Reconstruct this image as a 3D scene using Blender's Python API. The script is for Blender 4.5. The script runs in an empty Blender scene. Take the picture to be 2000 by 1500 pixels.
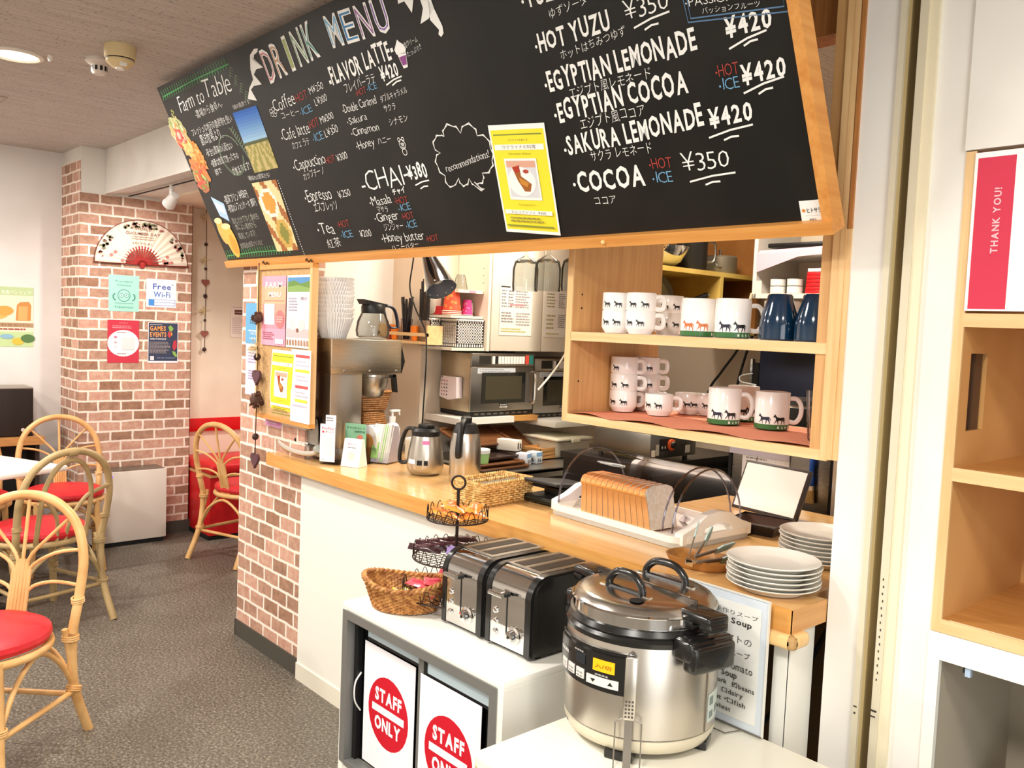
import bpy, bmesh, math, random
from mathutils import Vector, Matrix
random.seed(7)
SC = bpy.context.scene
COL = SC.collection
PI = math.pi

# ---------------------------------------------------------------- camera
# world: X runs along the counter towards the viewer's right, Y into the kitchen, Z up (metres)
YAW, PITCH, ROLL = math.radians(41.813), math.radians(3.860), math.radians(-2.347)
fwd = Vector((-math.cos(YAW) * math.cos(PITCH), math.sin(YAW) * math.cos(PITCH), -math.sin(PITCH)))
rgt = Vector((math.sin(YAW), math.cos(YAW), 0.0))
dwn = fwd.cross(rgt)
r2 = rgt * math.cos(ROLL) + dwn * math.sin(ROLL)
d2 = -rgt * math.sin(ROLL) + dwn * math.cos(ROLL)
cam = bpy.data.objects.new('camera', bpy.data.cameras.new('camera'))
COL.objects.link(cam)
M3 = Matrix((r2, -d2, -fwd)).transposed()
cam.matrix_world = Matrix.Translation((0, 0, 1.5)) @ M3.to_4x4()
cam.data.sensor_width = 36.0
cam.data.lens = 36.0 * 1684.2 / 2000.0
cam.data.clip_start = 0.05
SC.camera = cam

# ---------------------------------------------------------------- exposure, world, lamps
SC.view_settings.view_transform = 'Standard'
SC.view_settings.look = 'None'
SC.view_settings.gamma = 1.0
SC.view_settings.use_curve_mapping = False
SC.view_settings.exposure = -0.10
SC.cycles.max_bounces = 10
SC.cycles.transparent_max_bounces = 16
SC.cycles.sample_clamp_indirect = 6.0
SC.cycles.caustics_reflective = False
SC.cycles.caustics_refractive = False

w = bpy.data.worlds.new('world'); SC.world = w; w.use_nodes = True
w.node_tree.nodes['Background'].inputs[0].default_value = (1.0, 0.97, 0.92, 1)
w.node_tree.nodes['Background'].inputs[1].default_value = 0.6

def lamp_area(name, loc, size, power, col, rot=(0, 0, 0), shape='DISK', spread=PI):
    d = bpy.data.lights.new(name, 'AREA'); d.shape = shape; d.energy = power; d.color = col
    if isinstance(size, tuple): d.size, d.size_y = size
    else: d.size = size
    d.spread = spread
    o = bpy.data.objects.new(name, d); COL.objects.link(o); o.location = loc; o.rotation_euler = rot
    return o
def lamp_spot(name, loc, aim, power, col, angle, blend=0.5, radius=0.03):
    d = bpy.data.lights.new(name, 'SPOT'); d.energy = power; d.color = col; d.spot_size = angle; d.spot_blend = blend; d.shadow_soft_size = radius
    o = bpy.data.objects.new(name, d); COL.objects.link(o); o.location = loc
    o.rotation_euler = (Vector(aim) - Vector(loc)).to_track_quat('-Z', 'Y').to_euler()
    return o
NEUT = (1.0, 0.955, 0.885); WARM = (1.0, 0.90, 0.76); PINK = (1.0, 0.925, 0.86)
# lamps in the ceiling of the shop, the dining corner and the kitchen
lamp_area('shop_lamp', (-0.3, -0.5, 2.47), 0.5, 82, NEUT)
lamp_area('shop_lamp', (-2.3, 0.25, 2.47), 0.35, 44, NEUT)
lamp_area('shop_lamp', (0.9, 0.5, 2.47), 0.4, 32, NEUT)
lamp_area('dining_lamp', (-3.98, 0.83, 2.485), 0.13, 28, NEUT)
lamp_area('dining_lamp', (-5.3, 0.2, 2.47), 0.3, 46, PINK)
lamp_area('dining_lamp', (-3.7, -1.2, 2.47), 0.4, 75, PINK)
lamp_area('kitchen_lamp', (-2.2, 2.9, 2.46), (1.2, 0.12), 52, WARM, (0, 0, 0), 'RECTANGLE')
lamp_area('kitchen_lamp', (-3.0, 2.2, 2.46), 0.25, 15, WARM)
# daylight falling in through the shop entrance on the street side
lamp_area('entrance_daylight', (2.12, -0.4, 1.25), (2.0, 2.0), 48, (0.90, 0.95, 1.0), (0, math.radians(90), 0), 'RECTANGLE')
lamp_spot('alcove_spot', (-5.25, 3.35, 2.19), (-4.95, 2.0, 0.3), 120, PINK, math.radians(95), 0.6, 0.02)
lamp_spot('column_spot', (-5.08, 1.80, 2.16), (-5.84, 1.82, 1.64), 34, PINK, math.radians(80), 0.9, 0.03)

# ---------------------------------------------------------------- materials
def lin(c):
    def f(v):
        v /= 255.0
        return v / 12.92 if v <= 0.04045 else ((v + 0.055) / 1.055) ** 2.4
    if isinstance(c, str):
        c = (int(c[0:2], 16), int(c[2:4], 16), int(c[4:6], 16))
    return (f(c[0]), f(c[1]), f(c[2]), 1.0)
MATS = {}
def mat(name, col=(200, 200, 200), rough=0.5, metal=0.0, spec=0.5, emit=None, emit_s=1.0, trans=0.0, ior=1.45, alpha=1.0, coat=0.0):
    if name in MATS: return MATS[name]
    m = bpy.data.materials.new(name); m.use_nodes = True
    b = m.node_tree.nodes['Principled BSDF']
    b.inputs['Base Color'].default_value = lin(col)
    b.inputs['Roughness'].default_value = rough
    b.inputs['Metallic'].default_value = metal
    b.inputs['Specular IOR Level'].default_value = spec
    b.inputs['IOR'].default_value = ior
    b.inputs['Transmission Weight'].default_value = trans
    b.inputs['Alpha'].default_value = alpha
    b.inputs['Coat Weight'].default_value = coat
    if emit:
        b.inputs['Emission Color'].default_value = lin(emit); b.inputs['Emission Strength'].default_value = emit_s
    MATS[name] = m
    return m
def N(m, typ, **kw):
    n = m.node_tree.nodes.new(typ)
    for k, v in kw.items():
        if k in n.inputs: n.inputs[k].default_value = v
        else: setattr(n, k, v)
    return n
def Lk(m, a, b): m.node_tree.links.new(a, b)
def bsdf(m): return m.node_tree.nodes['Principled BSDF']
def coords(m, scale=(1, 1, 1), rot=(0, 0, 0), kind='Object'):
    tc = N(m, 'ShaderNodeTexCoord'); mp = N(m, 'ShaderNodeMapping')
    mp.inputs['Scale'].default_value = scale; mp.inputs['Rotation'].default_value = rot
    Lk(m, tc.outputs[kind], mp.inputs['Vector']); return mp.outputs['Vector']
def ramp(m, fac, stops):
    r = N(m, 'ShaderNodeValToRGB'); e = r.color_ramp.elements
    while len(e) < len(stops): e.new(0.5)
    for i, (p, c) in enumerate(stops): e[i].position = p; e[i].color = lin(c)
    Lk(m, fac, r.inputs['Fac']); return r.outputs['Color']
def bump(m, h, strength=0.2, dist=0.01):
    b = N(m, 'ShaderNodeBump'); b.inputs['Strength'].default_value = strength; b.inputs['Distance'].default_value = dist
    Lk(m, h, b.inputs['Height']); Lk(m, b.outputs['Normal'], bsdf(m).inputs['Normal'])
def m_wood(name, c1, c2, rough=0.4, axis='x', scale=1.0, coat=0.0):
    if name in MATS: return MATS[name]
    m = mat(name, c1, rough, coat=coat)
    s = {'x': (1.2, 22, 22), 'y': (22, 1.2, 22), 'z': (22, 22, 1.2)}[axis]
    v = coords(m, tuple(k * scale for k in s))
    n1 = N(m, 'ShaderNodeTexNoise', Scale=3.0, Detail=5.0, Roughness=0.6); Lk(m, v, n1.inputs['Vector'])
    Lk(m, ramp(m, n1.outputs['Fac'], [(0.3, c2), (0.62, c1)]), bsdf(m).inputs['Base Color'])
    bump(m, n1.outputs['Fac'], 0.05, 0.002)
    return m
def m_noise(name, c1, c2, scale, rough=0.6, lo=0.4, hi=0.6, detail=3.0, metal=0.0, bmp=0.0, spec=0.5):
    if name in MATS: return MATS[name]
    m = mat(name, c1, rough, metal, spec)
    v = coords(m)
    n1 = N(m, 'ShaderNodeTexNoise', Scale=scale, Detail=detail); Lk(m, v, n1.inputs['Vector'])
    Lk(m, ramp(m, n1.outputs['Fac'], [(lo, c1), (hi, c2)]), bsdf(m).inputs['Base Color'])
    if bmp: bump(m, n1.outputs['Fac'], bmp, 0.004)
    return m
def m_brushed(name, col, rough=0.32, axis='z', var=0.045):
    if name in MATS: return MATS[name]
    m = mat(name, col, rough, 1.0)
    s = {'x': (0.6, 300, 300), 'y': (300, 0.6, 300), 'z': (300, 300, 0.6)}[axis]
    n1 = N(m, 'ShaderNodeTexNoise', Scale=2.0, Detail=2.0); Lk(m, coords(m, s), n1.inputs['Vector'])
    mr = N(m, 'ShaderNodeMapRange'); mr.inputs['To Min'].default_value = rough - var; mr.inputs['To Max'].default_value = rough + var
    Lk(m, n1.outputs['Fac'], mr.inputs['Value']); Lk(m, mr.outputs['Result'], bsdf(m).inputs['Roughness'])
    return m
def m_brick(name):
    m = mat(name, (190, 130, 105), 0.75, spec=0.25)
    tc = N(m, 'ShaderNodeTexCoord'); sp = N(m, 'ShaderNodeSeparateXYZ'); Lk(m, tc.outputs['Object'], sp.inputs[0])
    ad = N(m, 'ShaderNodeMath', operation='ADD'); Lk(m, sp.outputs['X'], ad.inputs[0]); Lk(m, sp.outputs['Y'], ad.inputs[1])
    cb = N(m, 'ShaderNodeCombineXYZ'); Lk(m, ad.outputs[0], cb.inputs['X']); Lk(m, sp.outputs['Z'], cb.inputs['Y'])
    # slightly wavy courses, as on a printed brick paper
    nz = N(m, 'ShaderNodeTexNoise', Scale=14.0, Detail=2.0); Lk(m, cb.outputs[0], nz.inputs['Vector'])
    wv = N(m, 'ShaderNodeVectorMath', operation='MULTIPLY_ADD'); Lk(m, nz.outputs['Color'], wv.inputs[0])
    wv.inputs[1].default_value = (0.012, 0.010, 0); Lk(m, cb.outputs[0], wv.inputs[2])
    br = N(m, 'ShaderNodeTexBrick'); br.offset = 0.45; br.squash = 1.0
    Lk(m, wv.outputs[0], br.inputs['Vector'])
    br.inputs['Scale'].default_value = 1.0; br.inputs['Brick Width'].default_value = 0.138; br.inputs['Row Height'].default_value = 0.0655
    br.inputs['Mortar Size'].default_value = 0.0072; br.inputs['Mortar Smooth'].default_value = 0.35; br.inputs['Bias'].default_value = -0.1
    br.inputs['Color1'].default_value = lin((216, 186, 164)); br.inputs['Color2'].default_value = lin((176, 130, 104)); br.inputs['Mortar'].default_value = lin((244, 234, 224))
    n2 = N(m, 'ShaderNodeTexNoise', Scale=26.0, Detail=5.0, Roughness=0.7); Lk(m, cb.outputs[0], n2.inputs['Vector'])
    mx = N(m, 'ShaderNodeMixRGB', blend_type='OVERLAY'); mx.inputs['Fac'].default_value = 0.6
    Lk(m, br.outputs['Color'], mx.inputs['Color1']); Lk(m, ramp(m, n2.outputs['Fac'], [(0.30, (84, 80, 78)), (0.72, (186, 182, 178))]), mx.inputs['Color2'])
    Lk(m, mx.outputs['Color'], bsdf(m).inputs['Base Color'])
    return m

# ---------------------------------------------------------------- mesh builder
class MB:
    """Collects shapes and links them as ONE mesh object."""
    def __init__(s): s.v = []; s.f = []; s.mi = []; s.ms = []; s.cur = 0; s.T = Matrix.Identity(4)
    def mat(s, m):
        if m not in s.ms: s.ms.append(m)
        s.cur = s.ms.index(m); return s
    def at(s, T=None): s.T = T if T is not None else Matrix.Identity(4); return s
    def add(s, vs, fs):
        o = len(s.v); T = s.T
        s.v.extend([T @ Vector(p) for p in vs])
        s.f.extend([tuple(i + o for i in f) for f in fs]); s.mi.extend([s.cur] * len(fs)); return s
    def bm(s, b):
        b.verts.index_update()
        return s.add([v.co.copy() for v in b.verts], [[v.index for v in f.verts] for f in b.faces])
    def box(s, x0, x1, y0, y1, z0, z1, r=0.0, seg=2):
        if r <= 0:
            vs = [(x, y, z) for z in (z0, z1) for y in (y0, y1) for x in (x0, x1)]
            return s.add(vs, [(0, 2, 3, 1), (4, 5, 7, 6), (0, 1, 5, 4), (2, 6, 7, 3), (0, 4, 6, 2), (1, 3, 7, 5)])
        b = bmesh.new(); bmesh.ops.create_cube(b, size=1.0)
        for v in b.verts: v.co = Vector(((x0 + x1) / 2 + v.co.x * (x1 - x0), (y0 + y1) / 2 + v.co.y * (y1 - y0), (z0 + z1) / 2 + v.co.z * (z1 - z0)))
        bmesh.ops.bevel(b, geom=b.edges[:], offset=r, segments=seg, profile=0.5, affect='EDGES')
        s.bm(b); b.free(); return s
    def quad(s, a, b, c, d): return s.add([a, b, c, d], [(0, 1, 2, 3)])
    def poly(s, pts): return s.add(pts, [tuple(range(len(pts)))])
    def lathe(s, prof, n=32, axis='z', c=(0, 0, 0), cap=True, a0=0.0, a1=2 * PI):
        vs = []; fs = []; full = abs(a1 - a0 - 2 * PI) < 1e-6; k = n if full else n + 1
        for (r, z) in prof:
            for i in range(k):
                a = a0 + (a1 - a0) * i / n
                x, y = r * math.cos(a), r * math.sin(a)
                p = {'z': (x, y, z), 'x': (z, x, y), 'y': (y, z, x)}[axis]
                vs.append((p[0] + c[0], p[1] + c[1], p[2] + c[2]))
        for j in range(len(prof) - 1):
            for i in range(n):
                i2 = (i + 1) % k if full else i + 1
                fs.append((j * k + i, j * k + i2, (j + 1) * k + i2, (j + 1) * k + i))
        if cap and full:
            if prof[0][0] > 1e-6: fs.append(tuple(reversed(range(k))))
            if prof[-1][0] > 1e-6: fs.append(tuple(range((len(prof) - 1) * k, len(prof) * k)))
        return s.add(vs, fs)
    def cyl(s, p0, p1, r0, r1=None, n=16):
        p0, p1 = Vector(p0), Vector(p1); r1 = r0 if r1 is None else r1
        return s.tube([p0, p1], [r0, r1], n)
    def tube(s, pts, r, n=8, closed=False, flat=1.0):
        pts = [Vector(p) for p in pts]; m = len(pts)
        rs = r if isinstance(r, (list, tuple)) else [r] * m
        vs = []; fs = []; prev = None
        for i, p in enumerate(pts):
            if closed: t = pts[(i + 1) % m] - pts[i - 1]
            else: t = pts[min(i + 1, m - 1)] - pts[max(i - 1, 0)]
            if t.length < 1e-9: t = Vector((0, 0, 1))
            t.normalize()
            if prev is None:
                u = t.orthogonal().normalized()
                if abs(t.z) < 0.95: u = Vector((0, 0, 1)).cross(t).normalized()
            else:
                u = prev - t * prev.dot(t)
                u = u.normalized() if u.length > 1e-6 else t.orthogonal().normalized()
            prev = u; w_ = t.cross(u)
            for k in range(n):
                a = 2 * PI * k / n
                vs.append(p + (u * math.cos(a) + w_ * math.sin(a) * flat) * rs[i])
        for i in range(m if closed else m - 1):
            j = (i + 1) % m
            for k in range(n):
                k2 = (k + 1) % n
                fs.append((i * n + k, i * n + k2, j * n + k2, j * n + k))
        if not closed:
            fs.append(tuple(reversed(range(n)))); fs.append(tuple(range((m - 1) * n, m * n)))
        return s.add(vs, fs)
    def ball(s, c, r, n=12, sc=(1, 1, 1)):
        prof = [(max(1e-5, math.sin(PI * i / n)) , -math.cos(PI * i / n)) for i in range(n + 1)]
        T = s.T; s.T = T @ Matrix.Translation(c) @ Matrix.Diagonal((r * sc[0], r * sc[1], r * sc[2], 1))
        s.lathe(prof, max(10, n), cap=False); s.T = T; return s
    def prism(s, poly, d0, d1, axis='y'):
        """extrude a 2-D outline; axis='y': outline in X-Z, 'x': in Y-Z, 'z': in X-Y"""
        def P(p, d): return {'y': (p[0], d, p[1]), 'x': (d, p[0], p[1]), 'z': (p[0], p[1], d)}[axis]
        n = len(poly); vs = [P(p, d0) for p in poly] + [P(p, d1) for p in poly]
        fs = [(i, (i + 1) % n, n + (i + 1) % n, n + i) for i in range(n)]
        fs.append(tuple(reversed(range(n)))); fs.append(tuple(range(n, 2 * n)))
        return s.add(vs, fs)
    def grid(s, fn, nu, nv):
        vs = [fn(i / nu, j / nv) for j in range(nv + 1) for i in range(nu + 1)]
        fs = [(j * (nu + 1) + i, j * (nu + 1) + i + 1, (j + 1) * (nu + 1) + i + 1, (j + 1) * (nu + 1) + i) for j in range(nv) for i in range(nu)]
        return s.add(vs, fs)
    def build(s, name, parent=None, smooth=True, m=None):
        me = bpy.data.meshes.new(name); me.from_pydata([tuple(v) for v in s.v], [], s.f)
        for mt in s.ms: me.materials.append(mt)
        me.polygons.foreach_set('material_index', s.mi)
        b = bmesh.new(); b.from_mesh(me); bmesh.ops.recalc_face_normals(b, faces=b.faces[:]); b.to_mesh(me); b.free()
        if smooth:
            me.polygons.foreach_set('use_smooth', [True] * len(me.polygons)); me.set_sharp_from_angle(angle=math.radians(38))
        me.update()
        o = bpy.data.objects.new(name, me); COL.objects.link(o)
        if parent is not None: o.parent = parent
        return o
def B(m): return MB().mat(m)
def arc(cx, cy, r, a0, a1, n=8, ry=None):
    ry = r if ry is None else ry
    return [(cx + r * math.cos(math.radians(a0 + (a1 - a0) * i / n)), cy + ry * math.sin(math.radians(a0 + (a1 - a0) * i / n))) for i in range(n + 1)]
def smooth_path(pts, k=6, closed=False):
    """Catmull-Rom through the points"""
    P = [Vector(p) for p in pts]; n = len(P); out = []
    rng = range(n if closed else n - 1)
    for i in rng:
        if closed: a, b, c, d = P[i - 1], P[i], P[(i + 1) % n], P[(i + 2) % n]
        else: a, b, c, d = P[max(i - 1, 0)], P[i], P[i + 1], P[min(i + 2, n - 1)]
        for j in range(k):
            t = j / k
            out.append(0.5 * ((2 * b) + (c - a) * t + (2 * a - 5 * b + 4 * c - d) * t * t + (3 * b - a - 3 * c + d) * t ** 3))
    if not closed: out.append(P[-1])
    return out
def Tz(x, y, z, rz=0.0): return Matrix.Translation((x, y, z)) @ Matrix.Rotation(rz, 4, 'Z')

# ---------------------------------------------------------------- scene tree
def tag(o, label, cat, group=None):
    o['label'] = label; o['category'] = cat
    if group: o['group'] = group
    return o
def thing(name, label, cat, loc=(0, 0, 0), rz=0.0, group=None):
    o = bpy.data.objects.new(name, None); o.empty_display_size = 0.05; COL.objects.link(o)
    o.location = loc; o.rotation_euler = (0, 0, rz)
    return tag(o, label, cat, group)
def single(mb, name, label, cat, loc=(0, 0, 0), rz=0.0, group=None):
    o = mb.build(name); o.location = loc; o.rotation_euler = (0, 0, rz)
    return tag(o, label, cat, group)
def struct(mb, name):
    o = mb.build(name); o['kind'] = 'structure'; return o
def dup(root, loc, rz=0.0, label=None, group=None, rot=None):
    r = root.copy(); COL.objects.link(r); r.location = loc; r.rotation_euler = rot if rot else (0, 0, rz)
    if label: r['label'] = label
    if group: r['group'] = group
    for ch in list(root.children):
        c = ch.copy(); COL.objects.link(c); c.parent = r
        for g in list(ch.children):
            d = g.copy(); COL.objects.link(d); d.parent = c
    return r

# ---------------------------------------------------------------- lettering (flat glyphs)
GLYPH = {}
def glyph(ch, bold):
    k = (ch, bold)
    if k not in GLYPH:
        c = bpy.data.curves.new('glyph', 'FONT'); c.body = ch; c.resolution_u = 2; c.offset = bold
        o = bpy.data.objects.new('glyph', c); COL.objects.link(o)
        e = o.evaluated_get(bpy.context.evaluated_depsgraph_get()); me = e.to_mesh()
        vs = [(v.co.x, v.co.y) for v in me.vertices]; fs = [tuple(p.vertices) for p in me.polygons]
        e.to_mesh_clear(); bpy.data.objects.remove(o); bpy.data.curves.remove(c)
        x0 = min([v[0] for v in vs], default=0.0); x1 = max([v[0] for v in vs], default=0.25)
        cjk = ord(ch) > 0x2e00
        if cjk: x0, x1 = 0.04, 0.96
        GLYPH[k] = ([(x - x0, y) for x, y in vs], fs, x1 - x0, cjk)
    return GLYPH[k]
def text(mb, s, o, ux, uy, h, width=None, bold=0.0, jit=0.0, gap=0.09, squeeze=1.0, slant=0.0):
    """write s on the plane (o, ux, uy); h = height of a capital; width stretches the line to fit"""
    ux, uy, o = Vector(ux).normalized(), Vector(uy).normalized(), Vector(o)
    gs = []; x = 0.0
    for ch in s:
        if ch in ' \u3000': x += 0.32; continue
        if ch == '・':
            gs.append(('dot', x)); x += 0.30; continue
        g = glyph(ch, bold); gs.append((g, x)); x += g[2] + gap
    tot = max(x - gap, 0.01); k = h / 0.70; kx = k * squeeze
    if width: kx = width / tot
    rnd = random.Random(len(s) * 7 + sum(map(ord, s)))
    for g, gx in gs:
        jy = rnd.uniform(-1, 1) * jit * h; ja = rnd.uniform(-1, 1) * jit * 0.9 + slant; jk = 1 + rnd.uniform(-1, 1) * jit
        if g == 'dot':
            c = o + ux * ((gx + 0.09) * kx) + uy * (h * 0.35)
            mb.add([c + (ux * math.cos(a * PI / 4) + uy * math.sin(a * PI / 4)) * h * 0.10 for a in range(8)], [tuple(range(8))]); continue
        kk = k * (0.86 if g[3] else 1.0) * jk
        vs = []
        for (px, py) in g[0]:
            q = px + py * ja
            vs.append(o + ux * ((gx + q) * kx) + uy * (py * kk + jy))
        mb.add(vs, g[1])
    return tot * kx
def stroke(mb, pts, w_, o, ux, uy):
    """a flat pen line through 2-D points"""
    ux, uy, o = Vector(ux), Vector(uy), Vector(o); n = len(pts); L = []; R = []
    for i, p in enumerate(pts):
        a = Vector(pts[max(i - 1, 0)]).to_2d(); b = Vector(pts[min(i + 1, n - 1)]).to_2d(); t = b - a
        if t.length < 1e-9: t = Vector((1, 0))
        t.normalize(); nn = Vector((-t.y, t.x)) * w_ / 2; q = Vector(p).to_2d()
        L.append(o + ux * (q + nn).x + uy * (q + nn).y); R.append(o + ux * (q - nn).x + uy * (q - nn).y)
    return mb.add(L + R, [(i, i + 1, n + i + 1, n + i) for i in range(n - 1)])
def pcol(c, rough=0.6): return mat('ink_' + (c if isinstance(c, str) else '%02x%02x%02x' % c), c, rough, spec=0.3)
def sheet(mb, o, ux, uy, w_, h, items, paper='f6f4f0', th=0.0006, curl=0.0):
    """a printed sheet: lower left corner o, unit axes ux (across) and uy (up); items in sheet fractions"""
    ux, uy, o = Vector(ux).normalized(), Vector(uy).normalized(), Vector(o); n = ux.cross(uy)
    def P(x, y, k): return o + ux * (x * w_) + uy * (y * h) + n * (th + k * 0.00025 + curl * (y - 0.5) ** 2 * 4 * (1 if y < 0.5 else 0))
    mb.mat(pcol(paper))
    nv = 10 if curl else 1
    for j in range(nv):
        a, b = j / nv, (j + 1) / nv
        mb.quad(P(0, a, 0), P(1, a, 0), P(1, b, 0), P(0, b, 0))
    if not curl:
        mb.quad(P(0, 0, 0) - n * th, P(1, 0, 0) - n * th, P(1, 0, 0), P(0, 0, 0)); mb.quad(P(0, 1, 0) - n * th, P(1, 1, 0) - n * th, P(1, 1, 0), P(0, 1, 0))
        mb.quad(P(1, 0, 0) - n * th, P(1, 1, 0) - n * th, P(1, 1, 0), P(1, 0, 0)); mb.quad(P(0, 0, 0) - n * th, P(0, 1, 0) - n * th, P(0, 1, 0), P(0, 0, 0))
    for k, it in enumerate(items, 1):
        t = it[0]
        if t == 'r':
            _, x0, y0, x1, y1, c = it; mb.mat(pcol(c))
            m = max(1, int(abs(y1 - y0) * nv))
            for j in range(m):
                a = y0 + (y1 - y0) * j / m; b = y0 + (y1 - y0) * (j + 1) / m
                mb.quad(P(x0, a, k), P(x1, a, k), P(x1, b, k), P(x0, b, k))
        elif t == 'e':
            _, cx, cy, rx, ry, c = it; mb.mat(pcol(c))
            mb.poly([P(cx + rx * math.cos(i * PI / 14), cy + ry * math.sin(i * PI / 14), k) for i in range(28)])
        elif t == 'p':
            mb.mat(pcol(it[2])); mb.poly([P(x, y, k) for x, y in it[1]])
        elif t == 't':     # text: string, x0, y0, x1, height fraction, colour, bold
            _, s_, x0, y0, x1, hh, c = it[:7]; mb.mat(pcol(c))
            text(mb, s_, P(x0, y0, k), ux, uy, hh * h, width=(x1 - x0) * w_ if x1 else None, bold=it[7] if len(it) > 7 else 0.0)
        elif t == 'l':     # lines of small print: x0, y0, x1, y1, rows, colour
            _, x0, y0, x1, y1, rows, c = it; mb.mat(pcol(c)); rr = random.Random(rows * 13 + int(x0 * 100))
            for q in range(rows):
                yy = y1 + (y0 - y1) * (q + 0.5) / rows; dh = abs(y1 - y0) / rows * 0.22; xe = x0 + (x1 - x0) * rr.uniform(0.7, 1.0); x = x0
                while x < xe:
                    ww = rr.uniform(0.03, 0.10); mb.quad(P(x, yy - dh, k), P(min(x + ww, xe), yy - dh, k), P(min(x + ww, xe), yy + dh, k), P(x, yy + dh, k)); x += ww + 0.015
    return mb
# ================================================================ setting
WHITE = m_noise('wall_paint', (236, 233, 226), (228, 224, 216), 3.0, 0.85, spec=0.2)
CREAM = m_noise('cream_paint', (240, 226, 204), (234, 218, 196), 3.0, 0.85, spec=0.2)
LEFTW = m_noise('grey_white_paint', (226, 222, 218), (216, 211, 206), 2.0, 0.85, spec=0.2)
BRICK = m_brick('brick_paper')
DARKBASE = mat('dark_vinyl_skirting', (74, 70, 62), 0.6)
BLACK = mat('black_plastic', (22, 21, 21), 0.42)
MATBLACK = mat('matt_black', (16, 15, 15), 0.7)
WHITEP = mat('white_plastic', (238, 237, 233), 0.38)
WHITEL = mat('white_laminate', (240, 238, 228), 0.35)
STEEL = m_brushed('brushed_steel', (196, 190, 180), 0.30)
STEELX = m_brushed('brushed_steel_across', (190, 186, 178), 0.34, 'x')
STEELD = m_brushed('dull_steel', (140, 135, 128), 0.42)
CHROME = mat('chrome', (225, 224, 222), 0.06, 1.0)
RUST = mat('dark_wire', (48, 34, 28), 0.5, 0.5)
def m_clear(name, tint, refl, rough=0.02, edge=0.0):
    # thin clear sheet: light passes straight through, the surface mirrors more at grazing angles
    m = mat(name, tint, rough); nt = m.node_tree; out = nt.nodes['Material Output']
    tr = N(m, 'ShaderNodeBsdfTransparent'); tr.inputs['Color'].default_value = lin(tint)
    gl = N(m, 'ShaderNodeBsdfGlossy'); gl.inputs['Roughness'].default_value = rough
    lw = N(m, 'ShaderNodeLayerWeight'); lw.inputs['Blend'].default_value = refl
    mr = N(m, 'ShaderNodeMapRange'); mr.inputs['To Min'].default_value = edge; mr.inputs['To Max'].default_value = 0.9
    Lk(m, lw.outputs['Fresnel'], mr.inputs['Value']); mxs = N(m, 'ShaderNodeMixShader')
    Lk(m, mr.outputs['Result'], mxs.inputs['Fac']); Lk(m, tr.outputs[0], mxs.inputs[1]); Lk(m, gl.outputs[0], mxs.inputs[2]); Lk(m, mxs.outputs[0], out.inputs['Surface'])
    return m
GLASS = m_clear('clear_glass', (240, 242, 242), 0.12, 0.02, 0.03)
ACRYL = m_clear('clear_acrylic', (243, 241, 246), 0.10, 0.04, 0.0)

# floor: speckled grey-brown vinyl
FLOOR = mat('speckled_vinyl', (100, 94, 84), 0.42, spec=0.45)
v = coords(FLOOR)
n1 = N(FLOOR, 'ShaderNodeTexNoise', Scale=95.0, Detail=4.0, Roughness=0.75); Lk(FLOOR, v, n1.inputs['Vector'])
n2 = N(FLOOR, 'ShaderNodeTexNoise', Scale=2.2, Detail=3.0); Lk(FLOOR, v, n2.inputs['Vector'])
c1 = ramp(FLOOR, n1.outputs['Fac'], [(0.36, (70, 64, 56)), (0.52, (106, 99, 88)), (0.66, (164, 155, 140))])
mx = N(FLOOR, 'ShaderNodeMixRGB', blend_type='MULTIPLY'); mx.inputs['Fac'].default_value = 0.5
Lk(FLOOR, c1, mx.inputs['Color1']); Lk(FLOOR, ramp(FLOOR, n2.outputs['Fac'], [(0.35, (205, 200, 195)), (0.65, (255, 255, 255))]), mx.inputs['Color2'])
Lk(FLOOR, mx.outputs['Color'], bsdf(FLOOR).inputs['Base Color'])
struct(B(FLOOR).box(-6.6, 2.3, -2.8, 4.1, -0.1, 0.0), 'floor')

# ceiling: worm-holed acoustic board, fine grooves running across
CEIL = mat('acoustic_board', (206, 196, 188), 0.9, spec=0.15)
v = coords(CEIL, (170, 5, 1))
n1 = N(CEIL, 'ShaderNodeTexNoise', Scale=1.0, Detail=3.0, Roughness=0.6); Lk(CEIL, v, n1.inputs['Vector'])
n2 = N(CEIL, 'ShaderNodeTexNoise', Scale=70.0, Detail=2.0); Lk(CEIL, coords(CEIL), n2.inputs['Vector'])
mx = N(CEIL, 'ShaderNodeMixRGB', blend_type='MULTIPLY'); mx.inputs['Fac'].default_value = 1.0
Lk(CEIL, ramp(CEIL, n1.outputs['Fac'], [(0.36, (182, 174, 166)), (0.60, (204, 196, 189))]), mx.inputs['Color1'])
Lk(CEIL, ramp(CEIL, n2.outputs['Fac'], [(0.30, (200, 194, 188)), (0.40, (255, 255, 255)), (0.66, (255, 255, 255)), (0.72, (255, 250, 244))]), mx.inputs['Color2'])
Lk(CEIL, mx.outputs['Color'], bsdf(CEIL).inputs['Base Color'])
bump(CEIL, n1.outputs['Fac'], 0.25, 0.004)
struct(B(CEIL).box(-6.6, 2.3, -2.8, 4.1, 2.5, 2.6), 'ceiling')

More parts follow.
